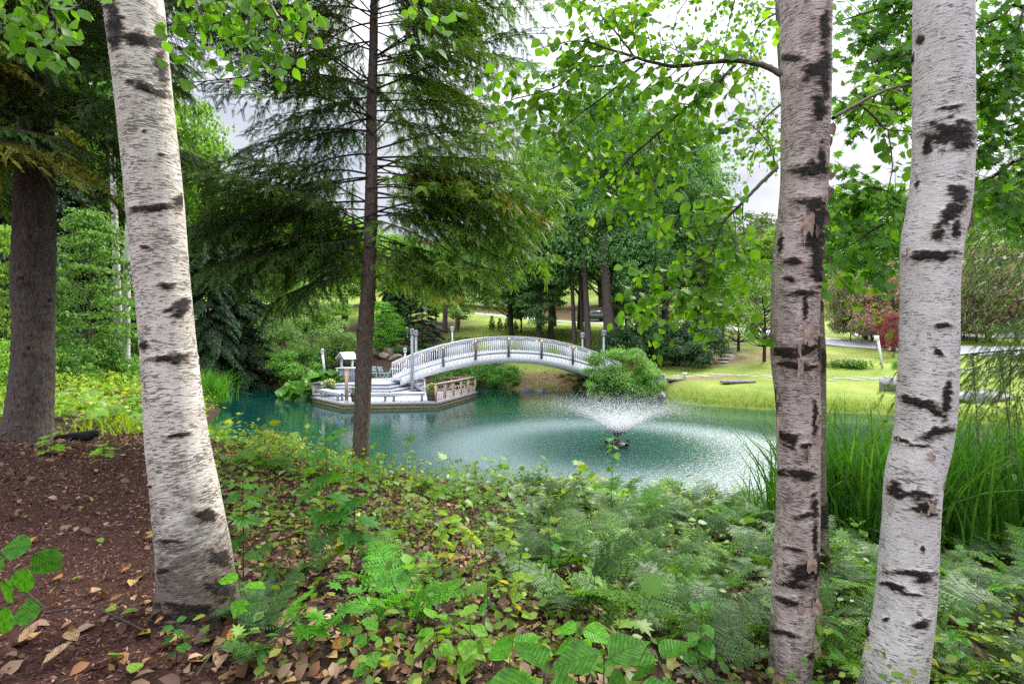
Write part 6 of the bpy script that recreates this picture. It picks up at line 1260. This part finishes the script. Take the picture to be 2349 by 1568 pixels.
# --- reeds ---------------------------------------------------------------------------
def reed_mesh(seed, nb, h, spread, lean, w_=.018):
    rs_ = np.random.RandomState(seed); mb = MB()
    for i in range(nb):
        a = rs_.uniform(0, 2 * PI); o = rs_.normal(size=2) * spread; hh = h * rs_.uniform(.55, 1.1); l = lean * rs_.uniform(.1, 1) ** 1.2; s = np.linspace(0, 1, 7)
        bend = l * s ** 2 * (1 + (rs_.uniform() < .18) * 1.0); z = hh * (s - .35 * l * s ** 3 * (1 + (rs_.uniform() < .15) * 1.4)); wd = w_ * (1 - s ** 2.2) * rs_.uniform(.6, 1.2); fa = rs_.uniform(0, PI)
        c = np.stack([o[0] + np.cos(a) * bend * hh, o[1] + np.sin(a) * bend * hh, z], -1); sd = np.array([math.cos(fa), math.sin(fa), 0])
        v = np.stack([c - sd * wd[:, None], c + sd * wd[:, None]], 1).reshape(-1, 3); k = np.arange(6)[:, None] * 2; mb.add(v, np.concatenate([k, k + 1, k + 3, k + 2], 1))
    return mb.mesh('blades', reed_m)
RD = [reed_mesh(400 + i, 52, 2.15, .22, .6, .021) for i in range(3)]; RS_ = reed_mesh(410, 14, 1.5, .09, .75, .012); RG = reed_mesh(411, 420, 1.5, .35, .95, .016)
def clump(me, p, sc, label, group=None, col=(1, 1, 1), nm='cattail_clump', cat='cattails', rz=0):
    t_ = thing(nm, label, cat, p, group); o = link('blades', me, t_, rot=(0, 0, rz), scale=(sc,) * 3); o.color = (*col, 1)
k = 0
for x, y in scatter(66, 3.2, 12, 5.2, 10.5, lambda x, y: -1.9 < pond_sd(np.array([x]), np.array([y]))[0] < 1.9 and (.56 < x / y < 1.15), .36):
    k += 1; u = x / y * F + CX
    clump(RD[k % 3], (x, y, max(gz(x, y), -.1)), rs.uniform(.8, 1.08), 'clump of tall cattail leaves ' + ('in the water between the two right birches' if u < 2100 else 'right of the right hand birch'), 'cattails ' + ('between the birches' if u < 2100 else 'at the right edge'), (rs.uniform(.8, 1.2),) * 3, rz=k)
for (u, v, D, sc) in ((1760, 1180, 7.4, 1.0), (1720, 1170, 7.8, .85), (1790, 1200, 7.0, .9)):
    x, y = gxy(u, D); clump(RS_, (x, y, gz(x, y)), sc, {1760: 'tallest thin sedge clump left of the peeling birch', 1720: 'thin sedge clump arching over the water left of the peeling birch', 1790: 'thin sedge clump touching the peeling birch on its left'}[u], nm='sedge_clump', cat='sedge', rz=u)
for (u, D, sc, lab, col) in ((484, 25.5, 1.25, 'big fountain shaped clump of green grass at the left shore', (1.5, 1.6, 1.2)), (462, 27, 1.2, 'grass clump partly behind the leaning birch at the left shore', (1.4, 1.6, 1.2)), (310, 13.5, .75, 'dark green iris like clump left of the leaning birch', (1.1, 1.5, 1.0)), (335, 13, .7, 'green blade clump touching the leaning birch on its left', (1.1, 1.5, 1.0)), (1488, 31, .85, 'fine pale ornamental grass behind the round bush', (2.2, 2.1, 1.4)), (1970, 33, .4, 'small daylily clump on the lawn by the path', (2.6, 2.4, 1.2)), (2060, 32, .45, 'leafy clump beside the marker post', (1.8, 2.0, 1.3))):
    b = at(u, D); clump(RG, (b[0], b[1], max(b[2], .02)), sc, lab, None, col, 'grass_clump', 'ornamental grass', rz=u)
# --- big leaved plants by the deck --------------------------------------------------
bl = thing('butterbur_patch', 'patch of very large round green leaves beside the left corner of the deck', 'butterbur', (-12.6, 30, .1))
but_m = mat_leaf('butterbur_leaf', [(.07, .19, .03), (.10, .25, .035), (.14, .30, .045)], .35, .45, (1.3, 1.4, .5), 1.0)
RL = [(0, .35, -.02)] + [(.5 * math.cos(a) * (1 + .06 * math.sin(5 * a)), .42 + .5 * math.sin(a), .08 - .10 * math.cos(3 * a)) for a in np.linspace(-PI / 2, 1.5 * PI, 16, endpoint=False)]; RLF = [np.array([[0, 1 + i, 1 + (i + 1) % 16] for i in range(16)])]
lme = MB().add(RL, *RLF).mesh('leaf', but_m, True); rs = np.random.RandomState(8)
for i in range(110):
    u = rs.uniform(655, 790); D = rs.uniform(28.6, 32.5); 
    if u > 715 and D < 30.6: D = rs.uniform(30.8, 32.8) if u < 745 else 30.2 + rs.uniform(0, .5)
    x, y = gxy(u, D); h = rs.uniform(.15, 1.0) * (1.15 if u > 700 else .8) + (.35 if u > 700 else 0); z = .1 + h; s_ = rs.uniform(.5, .95)
    if x > -11.2 and y < 30.4: y = 30.5
    link('leaf', lme, bl, Vector((x, y, z)) - bl.location, (-.5 + rs.normal() * .35, rs.normal() * .35, rs.uniform(-1.2, 1.2) + PI), (s_,) * 3)
    if i % 3 == 0: obj('stalk', MB().tube([(x, y, -.1), (x + .05, y, z)], .015, 5), mat_plain('green_stalk', (.10, .2, .05)) if i == 0 else bpy.data.materials['green_stalk'], bl)
# --- seedlings and broad leaved plants in front ---------------------------------------
seed_m = mat_leaf('seedling_leaf', [(.07, .18, .022), (.10, .24, .03), (.14, .28, .035)], .42, .42, (1.5, 1.5, .5), 4, True)
def add_veins(m, k=62, dark=.62):
    t = m.node_tree; sp = N(t, 'ShaderNodeSeparateXYZ'); tcn = N(t, 'ShaderNodeTexCoord'); t.links.new(tcn.outputs['Object'], sp.inputs[0]); ax = math_(t, 'ABSOLUTE', sp.outputs['X'])
    w_ = math_(t, 'SINE', math_(t, 'MULTIPLY', math_(t, 'SUBTRACT', sp.outputs['Y'], math_(t, 'MULTIPLY', ax, .9)), k)); v1 = ramp(t, [(.80, 0), (.98, 1)], math_(t, 'ADD', math_(t, 'MULTIPLY', w_, .5), .5)); mid = ramp(t, [(.010, 1), (.022, 0)], ax)
    v = math_(t, 'MAXIMUM', v1, mid); bl_ = noise(t, 9, 5, tcn.outputs['Object'], .7)
    for nd in [n for n in t.nodes if n.type in ('BSDF_PRINCIPLED', 'BSDF_TRANSLUCENT')]:
        i = nd.inputs['Base Color' if nd.type == 'BSDF_PRINCIPLED' else 'Color']; src = i.links[0].from_socket
        c = mixc(t, 1.0, src, ramp(t, [(.35, .72), (.62, 1.18)], bl_), 'MULTIPLY'); c = mixc(t, math_(t, 'MULTIPLY', v, 1 - dark), c, (.02, .06, .01)); t.links.new(c, i)
        if nd.type == 'BSDF_PRINCIPLED': t.links.new(bump(t, math_(t, 'ADD', math_(t, 'MULTIPLY', v, -1.0), math_(t, 'MULTIPLY', w_, .25)), .6, .004), nd.inputs['Normal'])
add_veins(seed_m); add_veins(tan_, 50, .5)
SL = {k: MB().add(t_[0], *t_[1]).mesh('leaf', seed_m, True) for k, t_ in (('ov', OV), ('lobe', LOBE), ('long', LONG), ('big', leaf_tpl([.17, .30, .355, .35, .30, .22, .13, .05], .25, -.34, .02)))}
def seedling(base, top, n, kind, size, label, cat='seedling', col=(1, 1, 1), name='seedling', t0=.35, down=.25, pair=True, r=.004, seed=0):
    rs_ = np.random.RandomState(seed + n); base, top = np.array(base, float), np.array(top, float); t_ = thing(name, label, cat, base)
    path = spline([base - (0, 0, .03), (base + top) / 2 + rs_.normal(size=3) * .015, top], 12); obj('stem', MB().tube(path, np.linspace(r, r * .4, 12), 6), twig_m, t_)
    a0 = rs_.uniform(0, 6)
    for i in range(n):
        k = t0 + (1 - t0) * i / max(1, n - 1); q = np.array([np.interp(k, np.linspace(0, 1, 12), path[:, c]) for c in range(3)]); a = a0 + (i // 2) * 1.57 + (i % 2) * PI if pair else a0 + i * 2.4
        d = np.array([math.cos(a), math.sin(a), -down + .5 * k * (i > n - 3)]) + rs_.normal(size=3) * .12; R_ = frame(unit(d)[None], np.array([0, -.15, 1.]) + rs_.normal(size=3) * .2)[0]; s_ = size * rs_.uniform(.75, 1.15) * (.65 + .5 * math.sin(PI * min(1, .25 + .6 * (1 - k))))
        from mathutils import Matrix
        o = bpy.data.objects.new('leaf', SL[kind]); COL.objects.link(o); o.parent = t_; o.color = (*col, 1)
        q = q + unit(d) * size * .12 - base; o.matrix_local = Matrix([[*(R_[r_] * s_), q[r_]] for r_ in range(3)] + [[0, 0, 0, 1]])
sd_ = [  # base px (u,v), top px v at the same distance, n, kind, size, label, colour
 (558, 1345, 1110, 12, 'lobe', .13, 'tall maple seedling with thin dark stem right of the leaning birch', (.7, .9, .9)),
 (735, 1300, 1000, 13, 'lobe', .20, 'tall dark oak seedling whose leaves overlap the pond left of the centre hemlock', (.6, .9, .7)),
 (800, 1330, 1080, 12, 'lobe', .17, 'dark leaved seedling standing in front of the centre hemlock base', (.55, .85, .9)),
 (690, 1270, 1120, 8, 'ov', .10, 'small green seedling left of the tall oak seedling', (.9, 1.1, .8)),
 (1398, 1230, 1005, 22, 'lobe', .11, 'slender young sapling rising in front of the fountain', (1.3, 1.6, .7)),
 (870, 1150, 1040, 7, 'ov', .08, 'little sprig of round leaves above the water right of the centre hemlock', (1.8, 2.0, .8)),
 (700, 1490, 1370, 8, 'lobe', .11, 'jagged leaved bright seedling below the vivid fern', (1.2, 1.6, .8)),
 (800, 1480, 1330, 9, 'lobe', .10, 'jagged leaved seedling right below the vivid fern', (.9, 1.3, .9)),
 (560, 1440, 1330, 6, 'ov', .11, 'arching light green sprig right of the leaning birch base', (1.6, 1.9, .8)),
 (850, 1560, 1430, 8, 'ov', .08, 'small mottled seedling at the bottom centre left', (1.2, 1.5, 1.0)),
 (400, 1530, 1430, 10, 'ov', .055, 'small glossy dark green plant under the leaning birch roots', (.6, .9, .9)),
 (590, 1560, 1450, 8, 'long', .07, 'thin leaved dark plant at the bottom left of centre', (.6, .9, .8)),
 (1000, 1580, 1410, 8, 'ov', .10, 'yellow green leafy plant at the bottom centre', (1.9, 1.9, 1.0)),
 (1080, 1590, 1400, 10, 'ov', .10, 'mottled pale leaved plant at the bottom centre right', (2.2, 1.9, 1.4)),
 (1120, 1450, 1290, 8, 'long', .10, 'green leafy stem in the ground cover at the centre', (1.3, 1.5, 1.0)),
 (1180, 1420, 1260, 8, 'ov', .08, 'yellowing sprig beside the green leafy stem', (2.6, 1.9, .7)),
 (1030, 1280, 1180, 8, 'ov', .10, 'flat yellow leaved seedling in the sunlit litter', (3.0, 2.2, .6)),
 (1150, 1290, 1190, 9, 'ov', .10, 'second flat yellow leaved seedling with an orange tip', (3.2, 2.1, .5)),
 (1260, 1350, 1200, 9, 'ov', .09, 'dark stemmed seedling at the left edge of the fern bed', (.8, 1.1, .9)),
 (30, 1010, 975, 6, 'ov', .14, 'yellow leaved sprig in front of the left hemlock base', (3.0, 2.0, .7)),
 (110, 1045, 1000, 8, 'lobe', .16, 'pale yellow maple seedling right of the left hemlock base', (2.6, 2.2, .9)),
 (235, 1075, 1020, 8, 'lobe', .14, 'yellow maple seedling beside the charred log', (2.6, 2.3, .8)),
 (1600, 1568, 1400, 9, 'ov', .10, 'green leafy plant under the ferns left of the peeling birch', (.9, 1.2, .8)),
 (1900, 1560, 1420, 8, 'long', .14, 'broad green leaf plant between the two right birches', (1.0, 1.4, .7)),
 (2200, 1560, 1420, 9, 'ov', .09, 'small leaved plant at the lower right corner', (1.0, 1.4, .8))]
for i, (u, v, vt, n_, kind, s_, lab, col) in enumerate(sd_):
    b = ray(u, min(v, 1560)); hh = (b[1] / F) * (min(v, 1560) - vt); seedling(b, b + np.array([random.uniform(-.04, .04), 0, hh]), n_, kind, s_ * .95, lab, col=col, seed=i, r=.0035 if hh < .5 else .005)
big = [(1248, 1545, 1.75, .30, 5, 'big broad leaf plant cut by the bottom edge below the fern bed', (.85, 1.15, .6)), (1385, 1500, 2.0, .27, 6, 'big pointed leaf plant second from the left at the bottom', (.85, 1.1, .6)), (1510, 1500, 2.05, .27, 6, 'big pointed leaf plant at the bottom below the pale ferns', (.8, 1.1, .55)), (1170, 1500, 2.1, .24, 5, 'broad leaf plant at the bottom left of the big cut leaf', (1.2, 1.6, .8)), (1450, 1570, 1.9, .25, 5, 'broad leaf plant at the very bottom between two big leaved ones', (.8, 1.2, .9)), (1330, 1440, 2.4, .2, 6, 'light green broad leaf plant above the big pointed leaves', (1.5, 1.9, .9))]
for i, (u, v, D, s_, n_, lab, col) in enumerate(big):
    q = P(u, v, D); b = np.array([q[0], q[1], gz(q[0], q[1])]); b[2] = min(b[2], q[2] - .12); seedling(b, q, n_, 'big', s_ * .72, lab, 'leafy plant', col, 'broad_leaf_plant', t0=.7, down=.35, seed=50 + i, r=.005)
# sprig entering at the left edge
q0 = P(-90, 1300, 2.0); ls = thing('leafy_sprig', 'green leafy sprig entering from the left edge above the mulch', 'sprig', (q0[0], q0[1], gz(q0[0], q0[1])))
ll = Leafy(OV, .12, 5); 
for (u, v, du, dv, s_) in ((75, 1250, -70, 5, 1.0), (30, 1330, -30, 50, 1.15), (60, 1300, -10, 60, .9), (20, 1390, -20, 60, 1.2), (100, 1390, -60, 20, .8), (10, 1300, -60, 10, .9), (75, 1270, 20, 25, .6), (-10, 1400, -30, 30, 1)):
    a, b = P(u, v, 2.0), P(u + du, v + dv, 2.0); ll.p.append(a); ll.d.append(unit(b - a + np.array([0, random.uniform(-.03, .03), 0]))); ll.n.append(unit(np.array([.1, -.8, .6])))
ll.woods = [MB().tube([q0, P(20, 1265, 2.02), P(75, 1250, 2)], .003, 5), MB().tube([q0, P(40, 1340, 2.02), P(100, 1390, 2)], .003, 5)]; ll.finish(ls, seed_m, twig_m, 300, (.95, 1.05))
for o in ls.children:
    if o.name.startswith('leaf'): o.color = (.75, 1.1, .6, 1)
# charred log, mossy log, dead twigs
b = ray(165, 1012); lg = obj('charred_log', MB().tube(spline([b + (-.35, 0, .03), b + (0, .05, .07), b + (.25, .02, .08), b + (.38, 0, .14)], 16), [.03, .04, .05, .05, .06, .06, .07, .07, .08, .08, .09, .09, .08, .07, .06, .03], 12), mat_plain('charred_wood', (.03, .027, .025), (.008, .007, .007), 20, .8, .2, .8)); tag(lg, 'short black charred log at the far edge of the mulch', 'log')
b0_, b1 = ray(1030, 1200), ray(1105, 1265); lg = obj('mossy_log', MB().tube(spline([b0_ + (0, 0, .04), (b0_ + b1) / 2 + (0, 0, .07), b1 + (0, 0, .03)], 14), .045, 10), mat_plain('bright_moss', (.30, .40, .03), (.16, .24, .02), 30, .9, .1, .8)); tag(lg, 'thin log covered in bright yellow green moss near the picture centre', 'log')
for i, (u0, v0, u1, v1) in enumerate([(100, 1415, 330, 1455), (720, 1440, 900, 1240), (540, 1500, 450, 1580), (380, 1180, 300, 1150)]):
    a, b = ray(u0, min(v0, 1560)), ray(u1, min(v1, 1560)); o = obj('fallen_twig', MB().tube(spline([a + (0, 0, .02), (a + b) / 2 + (0, 0, .09), b + (0, 0, .02 if i != 1 else .3)], 12), .006, 6), twig_m); tag(o, ['thin dead twig lying across the mulch at lower left', 'dark leaning twig crossing the litter beside the vivid fern', 'short dead twig at the foot of the leaning birch', 'tiny twig on the mulch left of the leaning birch'][i], 'twig')
# --- loose bark curls on the birches ---------------------------------------------------
peel_m = mat_plain('peeled_bark_curl', (.60, .45, .38), (.20, .12, .09), 30, .7, .2, .3)
def flake(parent, u, v, D, w_, h_, out_dir, curl, seed):
    rs_ = np.random.RandomState(seed); c = P(u, v, D); w_, h_ = w_ * 1.35 / F * D, h_ * 1.35 / F * D; mb = MB(); n1, n2 = 5, 7; v_ = []
    for i in range(n1):
        for j in range(n2):
            a = (j / (n2 - 1)) * curl; r = w_ / max(curl, .3); x = math.sin(a) * r * out_dir; y = -.004 - (1 - math.cos(a)) * r; zz = (i / (n1 - 1) - .5) * h_ * (1 - .3 * j / n2) + rs_.normal() * h_ * .05
            edge = (1 - j / (n2 - 1)) ** .5 * (1.0 + .5 * math.sin(j * 1.9 + seed)); zz = (i / (n1 - 1) - .5) * h_ * (.25 + .75 * edge) + .25 * h_ * j / n2 * math.sin(seed); v_.append(c + (x + rs_.normal() * .0015, y + rs_.normal() * .0015, zz + rs_.normal() * h_ * .04))
    k = [[i * n2 + j, i * n2 + j + 1, (i + 1) * n2 + j + 1, (i + 1) * n2 + j] for i in range(n1 - 1) for j in range(n2 - 1)]; obj('bark_curl', mb.add(v_, k), peel_m, parent, True)
for i, (u, v, w_, h_, s_) in enumerate([(1894,300,16,26,1),(1892,330,14,20,1),(1890,350,12,24,1),(1893,405,16,14,1),(1888,440,20,22,1),(1885,455,12,24,1),(1880,500,16,34,1),(1872,470,22,30,1),(1842,520,26,44,1),(1868,545,22,30,-1),(1858,530,18,30,1),(1798,180,12,30,-1),(1795,205,10,24,-1),(1797,300,8,20,-1),(1874,640,16,16,1),(1842,760,24,26,1),(1844,785,26,14,1),(1878,772,14,12,1),(1776,760,16,10,-1),(1775,790,10,40,-1),(1828,845,16,30,1),(1836,800,14,26,-1),(1844,865,10,20,1),(1782,900,8,36,-1),(1785,980,10,40,-1),(1862,960,18,22,1),(1868,1010,20,20,1),(1862,1045,22,30,-1),(1838,1120,16,22,1),(1800,1210,22,16,1),(1815,1222,20,18,-1),(1850,1290,20,30,1),(1868,1330,18,20,1),(1832,1395,8,24,1),(1862,1390,20,30,1),(1872,1420,12,16,1),(1866,1480,12,36,1)]):
    flake(birchB, u, v, 3.2 - .13 * (1 - min(1, abs(u - 1832) / 50) ** 2) ** .5 - .01, w_, h_, s_, 1.6 + (i % 3) * .5, i)
for i, (u, v, w_, h_, s_) in enumerate([(2214,360,16,22,1),(2212,425,16,20,1),(2210,500,18,40,1),(2204,470,14,16,-1),(2082,580,16,16,-1),(2168,985,14,46,1),(2060,1010,8,20,-1),(2166,1000,10,30,1),(2128,1045,14,16,1),(2148,1110,12,24,1),(2125,1165,14,20,1),(2112,1180,12,14,-1),(2026,1300,8,20,-1)]):
    flake(birchC, u, v, 2.95 - .14 * (1 - min(1, abs(u - 2130 - (0 if v < 900 else -30)) / 60) ** 2) ** .5 - .01, w_, h_, s_, 1.6 + (i % 3) * .5, i + 60)
# --- flowers in the lawn bed ------------------------------------------------------------
rs = np.random.RandomState(15)
for (u, D, w_, h, n, fm, lab) in ((1960, 33, 1.5, .5, 900, petal_w, 'daisy like white flowers on a leafy clump by the path'), (1925, 33.5, 1.3, .4, 600, petal_w, 'low pale flowering clump left of the white flowers')):
    b = at(u, D); t_ = thing('flower_clump', lab, 'flowers', b); p = b + rs.normal(size=(n, 3)) * (w_ * .3, .4, h * .3) + (0, 0, h * .5)
    o = obj('foliage', MB().cloud(RH_V, RH_F, p, rquad(n, rs), rs.uniform(.1, .2, n)), fol_m, t_, kind='stuff'); m_ = n // 9; p = b + rs.normal(size=(m_, 3)) * (w_ * .35, .4, h * .15) + (0, 0, h * 1.0)
    obj('blossoms', MB().cloud(RH_V, RH_F, p, rquad(m_, rs), rs.uniform(.06, .1, m_)), fm, t_, kind='stuff')
# ------------------------------------------------------------------ fountain
wt, t = newmat('water_droplets'); b_ = N(t, 'ShaderNodeBsdfPrincipled'); b_.inputs['Base Color'].default_value = (.95, .97, 1, 1); b_.inputs['Roughness'].default_value = .25; tr = N(t, 'ShaderNodeBsdfTranslucent'); tr.inputs['Color'].default_value = (.97, .98, 1, 1)
ms = N(t, 'ShaderNodeMixShader'); ms.inputs[0].default_value = .5; t.links.new(b_.outputs[0], ms.inputs[1]); t.links.new(tr.outputs[0], ms.inputs[2])
tp = N(t, 'ShaderNodeBsdfTransparent'); m2 = N(t, 'ShaderNodeMixShader'); m2.inputs[0].default_value = .42; t.links.new(tp.outputs[0], m2.inputs[1]); t.links.new(ms.outputs[0], m2.inputs[2]); out(t, m2.outputs[0])
fo = thing('floating_fountain', 'floating pond fountain throwing a white cone of spray', 'fountain', (FX, FY, 0))
obj('float', MB().lathe([(.01, -.05), (.26, -.05), (.32, .0), (.30, .07), (.2, .11), (.01, .12)], (FX, FY, 0), 20), iron, fo)
for k in range(5):
    a = k * 1.256 + .3; obj('lamp', MB().tube([(FX + .34 * math.cos(a), FY + .34 * math.sin(a), .02), (FX + .40 * math.cos(a), FY + .40 * math.sin(a), .16)], .06, 10), iron, fo)
obj('nozzle', MB().lathe([(.06, .1), (.06, .2), (.035, .26), (.001, .26)], (FX, FY, 0), 12), iron, fo)
rs = np.random.RandomState(3); n = 95000
a = rs.uniform(0, 2 * PI, n); jet = np.round(a / (2 * PI) * 60) / 60 * 2 * PI; a = np.where(rs.uniform(size=n) < .5, jet + rs.normal(size=n) * .012, a)
th = np.radians(np.clip(rs.normal(45, 2.6, n), 36, 70)); v0 = rs.normal(6.35, .35, n); th = np.where(rs.uniform(size=n) < .22, np.radians(rs.uniform(44, 66, n)), th); v0 = np.where(th > .87, v0 * .9, v0)
T_f = 2 * v0 * np.sin(th) / 9.81; tt = T_f * rs.uniform(0, 1, n) ** 1.9; jit = rs.normal(size=(n, 3)) * (.006 + .07 * (tt / T_f)[:, None] ** 1.2)
r = v0 * np.cos(th) * tt * (1 - .07 * tt); z = .26 + v0 * np.sin(th) * tt - 4.905 * tt ** 2
p = np.stack([FX + r * np.cos(a), FY + r * np.sin(a), z], -1) + jit; m_ = p[:, 2] > .0; vz = (v0 * np.sin(th) - 9.81 * tt); vd = unit(np.stack([v0 * np.cos(th) * np.cos(a), v0 * np.cos(th) * np.sin(a), vz], -1))
p, vd, tt_ = p[m_], vd[m_], (tt / T_f)[m_]; ST = (np.array([(0, 0, 0), (.09, .4, .06), (-.09, .4, .06), (0, 1, 0)]), [np.array([[0, 1, 2], [0, 2, 3], [0, 3, 1], [1, 3, 2]])])
ln = rs.uniform(.03, .085, len(p)) * (1 - .6 * tt_); k_ = np.where(tt_ < .35, 1.1, 1.1 - .9 * (tt_ - .35)).clip(.5); sc3 = np.stack([ln * k_, ln, ln * k_], -1)
obj('spray', MB().cloud(ST[0], ST[1], p, frame(vd, (.01, .02, 1.)), sc3), wt, fo, kind='stuff')
# splash crowns where the drops land
n = 3500; a = rs.uniform(0, 2 * PI, n); r = np.clip(rs.normal(4.7, .75, n), 2, 7.5); h = rs.exponential(.035, n); p = np.stack([FX + r * np.cos(a), FY + r * np.sin(a), .01 + h], -1)
obj('splash', MB().cloud(ST[0], ST[1], p, frame(unit(rs.normal(size=(n, 3)) * (.3, .3, 0) + (0, 0, 1)), (.5, .5, .1)), rs.uniform(.006, .018, n)), wt, fo, kind='stuff')
